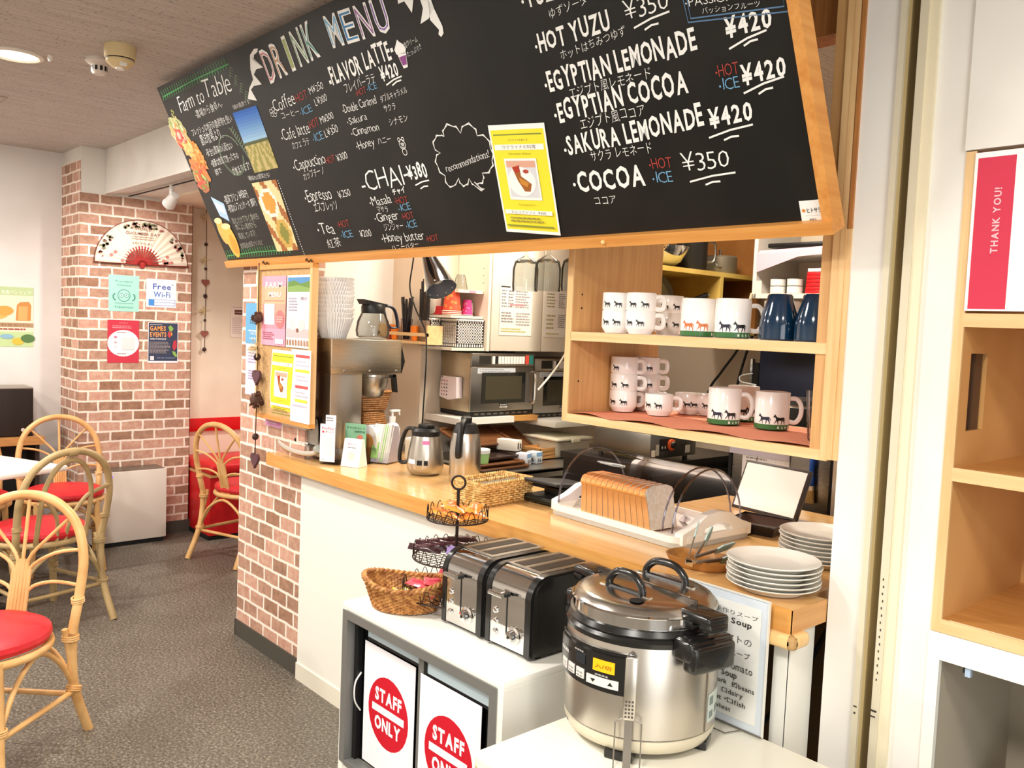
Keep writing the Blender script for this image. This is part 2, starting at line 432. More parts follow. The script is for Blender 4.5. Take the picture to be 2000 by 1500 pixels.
struct(B(LEFTW).box(-6.36, -6.24, -2.8, 1.75, 0, 2.5), 'wall_left')
struct(B(WHITE).box(-6.36, 2.3, -2.8, -2.68, 0, 2.5), 'wall_behind')
struct(B(WHITE).box(2.18, 2.3, -2.68, 1.8, 0, 2.5), 'wall_street')
wd = B(mat('window_frame', (120, 120, 118), 0.5)).box(2.15, 2.18, -1.5, 0.7, 0.15, 0.22).box(2.15, 2.18, -1.5, 0.7, 2.28, 2.35).box(2.15, 2.18, -1.5, -1.43, 0.22, 2.28).box(2.15, 2.18, 0.63, 0.7, 0.22, 2.28)
struct(wd, 'window_1')
struct(B(CREAM).box(-6.12, -6.0, 2.2, 4.1, 0, 2.3), 'wall_alcove')
struct(B(CREAM).box(-6.0, -0.2, 3.98, 4.1, 0, 2.5), 'wall_back')
# brick-papered column, bare paint at its top
col = B(WHITE).box(-6.24, -5.836, 1.574, 2.272, 0, 2.5)
col.mat(BRICK).box(-6.24, -5.834, 1.571, 1.574, 0.08, 2.42)
col.box(-5.836, -5.833, 1.571, 2.275, 0.08, 2.216).box(-6.2, -5.833, 2.272, 2.275, 0.08, 2.216)
struct(col, 'wall_column')
struct(B(DARKBASE).box(-6.24, -5.826, 1.564, 1.571, 0, 0.08).box(-5.833, -5.826, 1.564, 2.282, 0, 0.08), 'baseboard_column')
# lowered ceiling over the alcove: its painted front face, bottom lip and underside
so = B(WHITE).box(-5.833, -3.79, 1.72, 4.0, 2.236, 2.5)
so.mat(CREAM).box(-6.0, -3.79, 2.05, 3.98, 2.222, 2.236)
so.mat(WHITE).box(-5.833, -3.79, 1.712, 1.76, 2.222, 2.240)
struct(so, 'wall_soffit')
# brick-papered end wall beside the counter
bw = B(BRICK).box(-3.79, -3.178, 1.715, 1.79, 0.075, 2.5)
struct(bw, 'wall_brick')
struct(B(DARKBASE).box(-3.795, -3.172, 1.708, 1.715, 0, 0.075).box(-3.797, -3.79, 1.708, 1.79, 0, 0.075), 'baseboard_brick')
struct(B(WHITE).box(-3.79, -3.72, 1.79, 3.98, 0, 2.5), 'wall_partition')
struct(B(CREAM).box(-3.72, -3.455, 2.485, 3.98, 0, 2.5), 'wall_kitchen')
# white wall right of the counter with its shutter guide, and the header
RAILM = mat('beige_steel', (214, 205, 180), 0.5); GROOVE = mat('shutter_groove', (112, 94, 72), 0.7)
wr = B(WHITE).box(-0.925, -0.849, 1.80, 1.95, 0, 2.5).box(-0.769, -0.702, 1.80, 1.95, 0, 2.5)
wr.mat(WHITE).box(0.42, 2.2, 1.80, 1.95, 0, 2.5)
struct(wr, 'wall_right')
rl = B(RAILM).box(-0.849, -0.836, 1.792, 1.95, 0, 2.5).box(-0.806, -0.789, 1.786, 1.95, 0, 2.5).mat(mat('cream_steel', (232, 222, 192), 0.5)).box(-0.789, -0.769, 1.790, 1.95, 0, 2.5)
rl.mat(GROOVE).box(-0.836, -0.806, 1.835, 1.95, 0, 2.5)
rl.mat(mat('rail_side', (178, 158, 112), 0.55)).box(-0.836, -0.829, 1.80, 1.84, 0, 2.5)
rl.mat(mat('rail_ink', (60, 52, 44), 0.7))
for q in range(15): rl.box(-0.800 + (q % 2) * 0.0015, -0.798 + (q % 2) * 0.0015, 1.785, 1.787, 0.78 + q * 0.0155, 0.785 + q * 0.0155)
rl.box(-0.806, -0.796, 1.785, 1.787, 0.700, 0.703).box(-0.806, -0.794, 1.785, 1.787, 0.712, 0.716).box(-0.847, -0.840, 1.791, 1.793, 0.705, 0.708).box(-0.846, -0.842, 1.791, 1.793, 0.690, 0.694)
struct(rl, 'trim_1')
PLY = m_wood('ply_front', (232, 192, 138), (216, 170, 112), 0.5, 'z')
PLYX = m_wood('ply_edge', (238, 202, 150), (222, 180, 122), 0.5, 'x')
PLYSHADE = m_wood('ply_inside_shaded', (214, 166, 108), (198, 148, 92), 0.5, 'z')  # same ply, darkened: shade inside the cabinet put into its colour
REDW = m_wood('reddish_wood', (186, 124, 66), (150, 92, 44), 0.5, 'z')
tp = B(PLYSHADE).box(-0.995, -0.950, 1.802, 1.86, 1.24, 2.5).mat(PLY).box(-0.950, -0.937, 1.795, 1.86, 1.232, 2.5).mat(REDW).box(-0.937, -0.9345, 1.80, 1.86, 1.74, 2.5).box(-0.9335, -0.925, 1.794, 1.86, 1.74, 2.5)
tp.mat(PLY).box(-0.937, -0.925, 1.797, 1.86, 1.232, 1.74)
struct(tp, 'trim_2')
struct(B(REDW).box(-3.17, -0.95, 1.83, 1.90, 2.18, 2.5), 'trim_3')

# ================================================================ counter
TOPW = m_wood('counter_top', (222, 178, 118), (208, 160, 98), 0.22, 'x', 0.8, coat=0.35)
EDGE = m_wood('counter_edge', (222, 164, 90), (204, 142, 70), 0.35, 'x')
SIDEW = m_wood('counter_end', (212, 158, 96), (198, 142, 82), 0.4, 'y')
GUARD = m_wood('guard_wood', (238, 200, 140), (228, 184, 120), 0.3, 'x')
t = thing('service_counter', 'long wooden topped service counter with white front panel under the menu board', 'counter', (-2.1, 1.9, 0))
def lc(mb, o=(-2.1, 1.9, 0)): mb.at(Matrix.Translation((-o[0], -o[1], -o[2]))); return mb
k = lc(B(TOPW)); k.prism([(-3.40, 1.661), (-0.931, 1.661), (-0.931, 1.80), (-0.965, 1.80), (-0.965, 2.66), (-1.78, 2.66), (-1.78, 2.15), (-3.45, 2.15), (-3.45, 1.87), (-3.165, 1.87), (-3.165, 1.712), (-3.40, 1.712)], 0.885, 0.92, 'z')
k.mat(EDGE).box(-3.402, -0.928, 1.657, 1.661, 0.869, 0.9205).box(-3.402, -0.928, 1.661, 1.69, 0.869, 0.885)
k.mat(SIDEW).box(-0.931, -0.927, 1.657, 1.80, 0.869, 0.9203)
k.build('worktop', t)
k = lc(B(WHITEL)); k.box(-3.17, -1.16, 1.70, 1.715, 0.07, 0.869); k.build('front_panel', t)
k = lc(B(mat('cream_skirting', (232, 226, 208), 0.5))); k.box(-3.172, -1.16, 1.695, 1.715, 0, 0.07); k.build('skirting', t)
k = lc(B(WHITEL)); k.box(-0.992, -0.955, 1.70, 1.72, 0, 0.869).box(-0.957, -0.952, 1.70, 1.80, 0, 0.869); k.build('end_panel', t)
k = lc(B(mat('brown_board', (112, 88, 58), 0.7))); k.box(-1.6, -0.96, 2.2, 2.22, 0, 0.88); k.build('inner_board', t)
k = lc(B(GUARD)); k.box(-1.22, -0.912, 1.640, 1.668, 0.836, 0.869, 0.012, 3).box(-0.940, -0.912, 1.640, 1.712, 0.836, 0.869, 0.012, 3); o = k.build('corner_guard', t); o['label'] = 'pale rounded wooden guard rail'
single(B(BLACK).tube([(0.17, 0.03, 0.30), (0.05, 0, 0.0), (-0.15, 0, -0.33)], 0.007), 'power_cord', 'black power cord hanging slantwise under the counter end', 'cord', (-1.18, 2.1, 0.62))

# ================================================================ mug cabinet
t = thing('mug_cabinet', 'open pale wood mug cabinet with two shelves above the counter', 'cabinet', (-1.36, 1.80, 1.228))
def mc(mb): mb.at(Matrix.Translation((1.36, -1.80, -1.228))); return mb
k = mc(B(PLYSHADE)); k.box(-1.784, -1.764, 1.803, 2.205, 1.228, 2.30).mat(PLY).box(-1.785, -1.763, 1.798, 1.803, 1.228, 2.30)
k.mat(MATBLACK)
for z in (1.345, 1.56, 1.60): k.cyl((-1.7642, 1.84, z), (-1.763, 1.84, z), 0.003, n=8)
k.build('side_panel', t)
k = mc(B(PLYSHADE)); k.box(-0.966, -0.952, 1.803, 2.205, 1.228, 2.30).mat(PLY).box(-0.967, -0.950, 1.796, 1.803, 1.228, 2.30); k.build('side_panel', t)
k = mc(B(PLYSHADE)); k.box(-1.764, -0.966, 1.803, 2.205, 1.466, 1.490).mat(PLYX).box(-1.764, -0.966, 1.798, 1.803, 1.465, 1.4905); k.build('shelf', t)
k = mc(B(PLYSHADE)); k.box(-1.764, -0.966, 1.803, 2.205, 1.229, 1.251).mat(PLYX).box(-1.764, -0.966, 1.797, 1.803, 1.228, 1.2515); k.build('shelf', t)
# ================================================================ menu board (leans out at the top)
BO = Vector((-3.888, 1.70, 1.723)); BX = Vector((1, 0, 0)); BY = Vector((0, -0.346, 0.743)).normalized(); BN = BX.cross(BY)
BRX = Matrix(((1, 0, 0), (0, BY.y, BN.y), (0, BY.z, BN.z))).to_4x4()
t = thing('menu_board', 'large black drinks menu board with wooden frame hung leaning over the counter', 'menu board', BO)
LB = BRX          # local frame: x along the board, y up the board, z out of it
BOARD = m_noise('chalkboard', (22, 21, 19), (29, 27, 24), 5.0, 0.42, spec=0.32)
FRAME = m_wood('board_frame', (222, 158, 84), (204, 134, 62), 0.4, 'x', 0.7)
FRAMEY = m_wood('board_frame_side', (222, 158, 84), (204, 134, 62), 0.4, 'y', 0.7)
k = B(BOARD).at(LB); k.box(-0.012, 2.955, 0.026, 0.818, -0.012, 0.0); k.build('panel', t)
k = B(FRAME).at(LB); k.box(-0.01, 2.982, 0.0, 0.028, -0.03, 0.022).mat(FRAMEY).box(2.958, 2.982, 0.028, 0.83, -0.03, 0.014)
k.mat(mat('pale_peg', (240, 205, 140), 0.4)).lathe([(0.006, 0.022), (0.006, 0.026), (0.003, 0.029), (0.0001, 0.0295)], 12, c=(2.35, 0.014, 0)).build('frame', t)
k = B(MATBLACK).at(LB); k.box(2.955, 2.958, 0.026, 0.818, -0.012, 0.006); k.build('edge_strip', t)
INK = {'w': mat('white_marker', (244, 244, 240), 0.6), 'r': mat('red_marker', (176, 62, 52), 0.6), 'b': mat('blue_marker', (112, 168, 206), 0.6), 'g': mat('grey_marker', (186, 184, 172), 0.6),
       'gr': mat('green_marker', (84, 172, 98), 0.6), 'sg': mat('sage_marker', (120, 138, 112), 0.6), 'nv': mat('navy_marker', (86, 122, 158), 0.6)}
WRITING = [
('Farm to', 0.13, 0.684, 0.391, 0.694, 0.062, 'w', 0),
('Table', 0.405, 0.699, 0.647, 0.687, 0.073, 'w', 0),
('-農場から食卓へ-', 0.255, 0.648, 0.525, 0.65, 0.029, 'w', 0),
('フレッシュな地元の農産物を使い', 0.15, 0.587, 0.558, 0.59, 0.028, 'w', 0),
('農法牧場より...', 0.206, 0.542, 0.434, 0.545, 0.041, 'w', 0),
('・安全な農薬の心配ない', 0.213, 0.491, 0.477, 0.494, 0.028, 'w', 0),
('・健康な牧草で育った牛の', 0.219, 0.446, 0.494, 0.45, 0.028, 'w', 0),
('卵で', 0.223, 0.407, 0.291, 0.411, 0.025, 'w', 0),
('が集まります!', 0.386, 0.39, 0.553, 0.399, 0.032, 'w', 0),
('\\畑の風景です/', 0.601, 0.629, 0.753, 0.628, 0.016, 'w', 0),
('\\朝採れの野菜たち/', 0.501, 0.356, 0.688, 0.353, 0.018, 'w', 0),
('・農家プリン ¥450円', 0.204, 0.284, 0.441, 0.295, 0.032, 'w', 0),
('・野菜のシフォンケーキ 380円', 0.208, 0.244, 0.487, 0.254, 0.032, 'w', 0),
('飲むだけでなく食材も', 0.2, 0.191, 0.462, 0.199, 0.027, 'g', 0),
('体によい素材から', 0.206, 0.162, 0.41, 0.164, 0.027, 'g', 0),
('厳選しています!', 0.203, 0.123, 0.372, 0.128, 0.027, 'g', 0),
('農家直送の野菜プリンなど', 0.18, 0.08, 0.405, 0.088, 0.022, 'g', 0),
('DRINK', 0.946, 0.667, 1.335, 0.69, 0.11, 'T1', 0),
('MENU', 1.404, 0.696, 1.744, 0.677, 0.093, 'T2', 0),
('Coffee', 0.906, 0.572, 1.067, 0.571, 0.046, 'w', 0),
('・HOT', 1.065, 0.577, 1.159, 0.582, 0.028, 'r', 0),
('M¥250', 1.179, 0.588, 1.273, 0.592, 0.023, 'w', 0),
('コーヒー', 0.935, 0.539, 1.07, 0.538, 0.023, 'w', 0),
('・ICE', 1.07, 0.53, 1.158, 0.535, 0.026, 'b', 0),
('L¥300', 1.188, 0.547, 1.27, 0.551, 0.023, 'w', 0),
('・Cafe latte', 0.881, 0.463, 1.094, 0.471, 0.041, 'w', 0),
('・HOT', 1.095, 0.479, 1.17, 0.488, 0.028, 'r', 0),
('M¥300', 1.182, 0.486, 1.272, 0.494, 0.023, 'w', 0),
('カフェ ラテ', 0.935, 0.43, 1.067, 0.433, 0.026, 'w', 0),
('・ICE', 1.092, 0.434, 1.169, 0.439, 0.029, 'b', 0),
('L¥350', 1.182, 0.44, 1.272, 0.449, 0.026, 'w', 0),
('・Cappuccino', 0.887, 0.352, 1.125, 0.358, 0.04, 'w', 0),
('HOT', 1.127, 0.353, 1.191, 0.356, 0.025, 'r', 0),
('¥300', 1.202, 0.352, 1.273, 0.358, 0.024, 'w', 0),
('カップチーノ', 0.933, 0.315, 1.096, 0.325, 0.027, 'w', 0),
('・Espresso', 0.889, 0.232, 1.083, 0.233, 0.046, 'w', 0),
('¥250', 1.128, 0.227, 1.211, 0.231, 0.026, 'w', 0),
('エスプレッソ', 0.927, 0.192, 1.101, 0.194, 0.033, 'w', 0),
('・Tea', 0.895, 0.106, 1.017, 0.103, 0.048, 'w', 0),
('・HOT', 1.051, 0.123, 1.133, 0.127, 0.025, 'r', 0),
('・ICE', 1.048, 0.082, 1.133, 0.085, 0.028, 'b', 0),
('紅茶', 0.929, 0.052, 1.029, 0.054, 0.034, 'w', 0),
('¥200', 1.178, 0.08, 1.253, 0.082, 0.026, 'w', 0),
('-FLAVOR LATTE-', 1.316, 0.588, 1.702, 0.61, 0.051, 'w', 1),
('フレイバーラテ', 1.387, 0.557, 1.571, 0.561, 0.028, 'w', 0),
('¥420', 1.601, 0.556, 1.694, 0.559, 0.038, 'w', 1),
('・HOT', 1.442, 0.536, 1.504, 0.539, 0.021, 'r', 0),
('・ICE', 1.509, 0.539, 1.568, 0.541, 0.02, 'b', 0),
('塩クリーム', 1.758, 0.621, 1.826, 0.626, 0.015, 'w', 0),
('たっぷり!!', 1.759, 0.595, 1.831, 0.604, 0.015, 'w', 0),
('・Double Caramel', 1.337, 0.497, 1.538, 0.499, 0.027, 'w', 0),
('ダブルキャラメル', 1.562, 0.498, 1.707, 0.502, 0.02, 'w', 0),
('・Sakura', 1.34, 0.46, 1.46, 0.46, 0.024, 'w', 0),
('サクラ', 1.564, 0.469, 1.628, 0.466, 0.02, 'w', 0),
('・Cinnamon', 1.341, 0.421, 1.505, 0.42, 0.026, 'w', 0),
('シナモン', 1.566, 0.424, 1.669, 0.426, 0.022, 'w', 0),
('・Honey', 1.345, 0.377, 1.454, 0.377, 0.028, 'w', 0),
('ハニー', 1.474, 0.377, 1.551, 0.378, 0.022, 'w', 0),
('-CHAI-', 1.295, 0.23, 1.577, 0.243, 0.07, 'w', 0),
('¥380', 1.576, 0.25, 1.679, 0.253, 0.043, 'w', 1),
('チャイ', 1.462, 0.212, 1.536, 0.215, 0.019, 'w', 1),
('・Masala', 1.308, 0.185, 1.442, 0.185, 0.032, 'w', 0),
('・HOT', 1.459, 0.181, 1.533, 0.181, 0.023, 'r', 0),
('マサラ', 1.34, 0.162, 1.406, 0.159, 0.02, 'w', 0),
('・ICE', 1.464, 0.153, 1.537, 0.158, 0.025, 'b', 0),
('・Ginger', 1.305, 0.128, 1.45, 0.129, 0.033, 'w', 0),
('・HOT', 1.468, 0.126, 1.536, 0.129, 0.023, 'r', 0),
('ジンジャー', 1.343, 0.096, 1.461, 0.098, 0.023, 'w', 0),
('・ICE', 1.475, 0.093, 1.54, 0.099, 0.026, 'b', 0),
('・Honey butter', 1.307, 0.055, 1.556, 0.052, 0.034, 'w', 0),
('・HOT', 1.562, 0.044, 1.629, 0.048, 0.021, 'r', 0),
('ハニーバター', 1.348, 0.023, 1.514, 0.03, 0.019, 'w', 0),
('recommendations!', 1.775, 0.254, 1.984, 0.276, 0.022, 'w', 0),
('・YUZU SODA', 2.262, 0.611, 2.547, 0.601, 0.044, 'w', 1),
('ゆずソーダ', 2.338, 0.57, 2.468, 0.576, 0.021, 'w', 0),
('¥350', 2.564, 0.514, 2.683, 0.515, 0.038, 'w', 0),
('・PASSION FRUIT', 2.724, 0.506, 2.922, 0.483, 0.018, 'w', 0),
('パッションフルーツ', 2.761, 0.484, 2.895, 0.467, 0.012, 'w', 0),
('¥420', 2.805, 0.426, 2.913, 0.427, 0.036, 'w', 1),
('・HOT YUZU', 2.268, 0.504, 2.516, 0.509, 0.041, 'w', 1),
('ホットはちみつゆず', 2.343, 0.473, 2.556, 0.487, 0.02, 'w', 0),
('・EGYPTIAN LEMONADE', 2.267, 0.408, 2.733, 0.417, 0.046, 'w', 1),
('エジプト風レモネード', 2.341, 0.38, 2.6, 0.385, 0.024, 'w', 0),
('・EGYPTIAN COCOA', 2.273, 0.331, 2.689, 0.339, 0.048, 'w', 1),
('エジプト風ココア', 2.35, 0.303, 2.56, 0.308, 0.026, 'w', 0),
('・HOT', 2.765, 0.354, 2.821, 0.353, 0.025, 'r', 0),
('・ICE', 2.767, 0.325, 2.817, 0.324, 0.025, 'b', 0),
('¥420', 2.823, 0.327, 2.926, 0.331, 0.037, 'w', 1),
('・SAKURA LEMONADE', 2.276, 0.242, 2.712, 0.259, 0.046, 'w', 1),
('サクラ レモネード', 2.359, 0.22, 2.557, 0.22, 0.025, 'w', 0),
('¥420', 2.724, 0.251, 2.834, 0.257, 0.038, 'w', 1),
('・COCOA', 2.275, 0.15, 2.513, 0.147, 0.05, 'w', 1),
('ココア', 2.332, 0.109, 2.409, 0.108, 0.022, 'w', 0),
('・HOT', 2.536, 0.181, 2.602, 0.179, 0.026, 'r', 0),
('・ICE', 2.536, 0.146, 2.596, 0.144, 0.028, 'b', 0),
('¥350', 2.631, 0.163, 2.756, 0.164, 0.04, 'w', 0),
]
def bp(u, v, k=0.0): return LB @ Vector((u, v, 0.0010 + k))
bx, by = LB.to_3x3() @ Vector((1, 0, 0)), LB.to_3x3() @ Vector((0, 1, 0))
ch = MB()
for s_, u0, v0, u1, v1, h, c, bold in WRITING:
    d = bx * (u1 - u0) + by * (v1 - v0); L_ = math.hypot(u1 - u0, v1 - v0); d.normalize(); up = BN * 0 + by
    if c in ('T1', 'T2'):
        cols = {'T1': ['d08a92', 'c8a080', 'a8b478', '86ac84', '7aa8a0'], 'T2': ['78b4dc', '4a86b8', '9a6aa4', '8a6ab4', 'b4b4cc']}[c]
        step = L_ / len(s_)
        for q, chh in enumerate(s_):
            wl = 0.34 if chh == 'I' else 0.80
            o_ = bp(u0, v0) + d * (step * (q + (0.80 - wl) / 2))
            ch.mat(INK['w']); text(ch, chh, o_, d, up, h, width=step * wl, bold=0.022)
            ch.mat(pcol(cols[q])); text(ch, chh, o_ + d * (step * 0.035) + up * h * 0.035 + BN * 0.0004, d, up, h * 0.93, width=step * (wl - 0.09), bold=-0.020)
        continue
    ch.mat(INK[c]); text(ch, s_, bp(u0, v0), d, up, h, width=L_, bold=0.026 if bold else -0.012, jit=0.07, gap=0.10 if bold else 0.07, slant=0.22 if s_ in ('Farm to', 'Table') else 0.04)
ZERO = LB @ Vector((0, 0, 0.0010))
ch.mat(INK['w'])
for a, b in [[(2.58, 0.495), (2.682, 0.507)], [(2.608, 0.485), (2.648, 0.49)], [(2.808, 0.403), (2.899, 0.421)], [(2.843, 0.402), (2.877, 0.408)], [(2.823, 0.31), (2.92, 0.327)], [(2.857, 0.303), (2.892, 0.31)], [(2.717, 0.231), (2.831, 0.244)], [(2.754, 0.221), (2.793, 0.225)], [(2.642, 0.139), (2.767, 0.148)], [(2.683, 0.128), (2.724, 0.132)], [(1.616, 0.541), (1.704, 0.552)], [(1.645, 0.535), (1.696, 0.542)], [(1.599, 0.231), (1.677, 0.24)], [(1.62, 0.218), (1.663, 0.223)]]:
    m_ = ((a[0] + b[0]) / 2, (a[1] + b[1]) / 2 + 0.003)
    stroke(ch, [a, m_, b], 0.0042, ZERO, bx, by)
ch.mat(INK['nv'])
stroke(ch, [(2.721, 0.56), (2.723, 0.475), (2.959, 0.443), (2.957, 0.50)], 0.003, ZERO, bx, by); stroke(ch, [(2.731, 0.56), (2.731, 0.481), (2.945, 0.455), (2.943, 0.50)], 0.003, ZERO, bx, by)
ch.mat(INK['w'])
RL = [(0.741, 0.645), (0.785, 0.678), (0.835, 0.70), (0.843, 0.735), (0.877, 0.778), (0.92, 0.791), (0.947, 0.787), (0.935, 0.777), (0.904, 0.773), (0.888, 0.754), (0.937, 0.724), (0.884, 0.727), (0.853, 0.714), (0.884, 0.674), (0.824, 0.679), (0.792, 0.671), (0.806, 0.628)]
for tri in ((0, 1, 15, 16), (1, 2, 13, 14), (1, 14, 15), (2, 12, 13), (2, 3, 12), (3, 4, 10, 11), (3, 11, 12), (4, 9, 10), (4, 5, 8, 9), (5, 6, 7, 8)):
    ch.poly([bp(*RL[i]) for i in tri])
for pl in ([(1.79, 0.735), (1.80, 0.765), (1.828, 0.765), (1.838, 0.70), (1.82, 0.735)], [(1.838, 0.70), (1.828, 0.765), (1.90, 0.765), (1.865, 0.735)], [(1.888, 0.745), (1.93, 0.745), (1.935, 0.69), (1.90, 0.67), (1.86, 0.665), (1.89, 0.70)], [(1.92, 0.715), (1.932, 0.70), (1.948, 0.64), (1.944, 0.622), (1.93, 0.615), (1.922, 0.624), (1.93, 0.634), (1.905, 0.666)]):
    ch.poly([bp(*p) for p in pl])
CL = [(1.813, 0.357), (1.824, 0.378), (1.868, 0.379), (1.891, 0.356), (1.913, 0.374), (1.951, 0.365), (1.958, 0.34), (1.992, 0.330), (1.998, 0.30), (1.990, 0.265), (1.973, 0.243), (1.933, 0.235), (1.93, 0.218), (1.905, 0.208), (1.886, 0.214), (1.923, 0.190), (1.880, 0.206), (1.868, 0.226), (1.845, 0.209), (1.825, 0.214), (1.822, 0.232), (1.79, 0.212), (1.762, 0.216), (1.762, 0.245), (1.741, 0.277), (1.748, 0.305), (1.773, 0.313), (1.752, 0.33), (1.772, 0.358), (1.80, 0.362), (1.813, 0.357)]
for off in (0.0, 0.004):
    pts = []
    for i in range(len(CL) - 1):
        a, b = Vector(CL[i]), Vector(CL[i + 1]); mid = (a + b) / 2; out = (mid - Vector((1.87, 0.29))).normalized()
        pts += [a, mid + out * (b - a).length * 0.22 + out * off]
    stroke(ch, [tuple(p) for p in pts] + [CL[-1]], 0.0026, ZERO, bx, by)
# cream cup, bear and blossom doodles
ch.poly([bp(*p) for p in [(1.712, 0.612), (1.708, 0.626), (1.722, 0.638), (1.735, 0.650), (1.742, 0.642), (1.756, 0.632), (1.762, 0.618), (1.752, 0.606)]])
ch.poly([bp(*p) for p in [(1.716, 0.611), (1.758, 0.611), (1.746, 0.570), (1.725, 0.570)]])
ch.mat(pcol('8a4a86')); ch.poly([bp(*p, 0.0004) for p in [(1.7195, 0.603), (1.7545, 0.603), (1.746, 0.578), (1.726, 0.578)]])
ch.mat(INK['w'])
def ring(cx, cy, r, w_=0.0022, n=18, ry=None, a0=0, a1=360):
    stroke(ch, arc(cx, cy, r, a0, a1, n, ry), w_, ZERO, bx, by)
ring(1.600, 0.362, 0.015); ring(1.590, 0.378, 0.006); ring(1.610, 0.377, 0.006); ring(1.596, 0.364, 0.0025); ring(1.605, 0.363, 0.0025); ring(1.600, 0.355, 0.006, ry=0.004); ring(1.600, 0.338, 0.011, ry=0.010)
for a in range(5): ring(0.892 + 0.017 * math.cos(a * 1.2566), 0.572 + 0.010 * math.sin(a * 1.2566), 0.011, 0.0018, 10, 0.007)
ch.mat(INK['sg'])
for q in range(3): ring(0.435, 0.468 + 0.002 * q, 0.100 - 0.004 * q, 0.0022, 30, 0.082 - 0.003 * q, 20, 350)
ch.mat(INK['gr'])
for (u0, v0, u1, v1) in ((0.013, 0.775, 0.697, 0.782), (0.0, 0.050, 0.637, 0.056)):
    stroke(ch, [(u0, v0), ((u0 + u1) / 2, v0 + 0.008), (u1, v1)], 0.004, ZERO, bx, by)
    n_ = 27
    for q in range(n_):
        u = u0 + (u1 - u0) * q / n_; v = v0 + (v1 - v0) * q / n_ + 0.004
        stroke(ch, [(u - 0.004, v - 0.019), (u + 0.006, v), (u + 0.006, v + 0.022)], 0.0036, ZERO, bx, by)
ch.mat(INK['sg'])
for q in range(16):
    u, v = 0.70 - 0.012 * (q % 4) + 0.004 * q, 0.77 - 0.008 * q
    stroke(ch, [(u, v), (u + 0.016, v - 0.010)], 0.003, ZERO, bx, by); stroke(ch, [(u, v), (u - 0.010, v - 0.012)], 0.003, ZERO, bx, by)
for q in range(14):
    u, v = 0.52 + 0.006 * q, 0.56 - 0.012 * q
    stroke(ch, [(u, v), (u + 0.02, v + 0.012)], 0.004, ZERO, bx, by); stroke(ch, [(u, v), (u - 0.016, v + 0.012)], 0.004, ZERO, bx, by)
ch.mat(INK['w'])
for q in range(30):
    u, v = 0.735 - 0.0004 * q, 0.335 - 0.0103 * q
    stroke(ch, [(u, v), (u, v - 0.005)], 0.004, ZERO, bx, by)
o = ch.build('marker_writing', t, smooth=False); o['label'] = 'hand-lettered menu in white and coloured marker'
# vegetable and dessert cut-outs stuck to the left edge of the board
ck = MB().at(LB)
def blob(cx, cy, rx, ry, c, k=0.0015, n=22, wob=0.12, a=0.0):
    rr = random.Random(int(cx * 1000 + cy * 777)); ck.mat(pcol(c)); ca, sa = math.cos(a), math.sin(a); pts = []
    for i in range(n):
        t_ = 2 * PI * i / n; q = 1 + rr.uniform(-wob, wob); x, y = rx * q * math.cos(t_), ry * q * math.sin(t_)
        pts.append((cx + x * ca - y * sa, cy + x * sa + y * ca, k))
    ck.poly(pts)
rv = random.Random(21)
VP = [(0.028, 0.640, 0.075), (0.030, 0.600, 0.085), (0.060, 0.550, 0.075), (0.105, 0.525, 0.070), (0.110, 0.485, 0.075), (0.085, 0.445, 0.080), (0.060, 0.405, 0.065), (0.055, 0.380, 0.050)]
for i, (cx, cy, rr_) in enumerate(VP): blob(cx, cy, rr_, rr_ * 0.62, ('a9a878', 'b8a070', 'c89a62', 'd99a5c', 'd48a50', 'c07848', '9a8c5c', 'a4684a')[i], 0.0010 + 0.0001 * i, wob=0.18, a=-0.4)
PALV = [['c8603c', 'd98858', 'b8b07a', '98a068', 'e6c8a0'], ['c85a48', 'd88a74', 'e8b8a0', 'b44a3c', 'c8a878'], ['dd9a58', 'c8b070', 'e0b478'], ['e08a48', 'e8a868', 'd87838'], ['e07a3c', 'd86a30', 'ee9c5a'], ['d8683a', 'c85a50', 'e09070'], ['8c9850', 'a8ac68', 'c05844', '78844a'], ['b84a3c', 'c86a58', '8a8a4c']]
for q in range(150):
    i = rv.randrange(8); cx, cy, rr_ = VP[i]; a_ = rv.uniform(0, 6.28); d_ = rr_ * rv.uniform(0, 0.85)
    blob(cx + d_ * math.cos(a_), cy + d_ * 0.6 * math.sin(a_), rv.uniform(0.008, 0.024), rv.uniform(0.005, 0.011), rv.choice(PALV[i]), 0.0018 + 0.00001 * q, 9, 0.15, rv.uniform(-1.2, 0.2))
blob(0.022, 0.605, 0.030, 0.030, 'd0584c', 0.0036, wob=0.1); blob(0.022, 0.607, 0.016, 0.017, 'e8a898', 0.0038)
for q in range(9): blob(0.045 + 0.012 * math.sin(q * 2), 0.70 - 0.008 * q + 0.01, 0.010, 0.006, rv.choice(['a8a068', 'c0b478', '8a8a50']), 0.0012, 8, 0.2, q)
o = ck.build('vegetable_cutout', t, smooth=False); o['label'] = 'printed cut-outs of carrots, radish and leaves'
ck = MB().at(LB)
ck.mat(pcol('a8c4e0')).poly([(0.083, 0.325, 0.001), (0.186, 0.285, 0.001), (0.172, 0.205, 0.001), (0.098, 0.235, 0.001)]); ck.mat(pcol('e6e6ea')).poly([(0.10, 0.300, 0.0014), (0.172, 0.272, 0.0014), (0.166, 0.238, 0.0014), (0.105, 0.262, 0.0014)])
blob(0.062, 0.165, 0.042, 0.062, 'e8b060', 0.0018, wob=0.02); blob(0.060, 0.215, 0.040, 0.014, 'f0d8a0', 0.0024, wob=0.02)
blob(0.118, 0.120, 0.050, 0.080, 'f0b458', 0.0026, wob=0.02); blob(0.118, 0.186, 0.046, 0.014, 'f6dca0', 0.0030, wob=0.02); blob(0.125, 0.10, 0.030, 0.045, 'e89c40', 0.0032, wob=0.1)
ck.build('dessert_cutout', t, smooth=False)
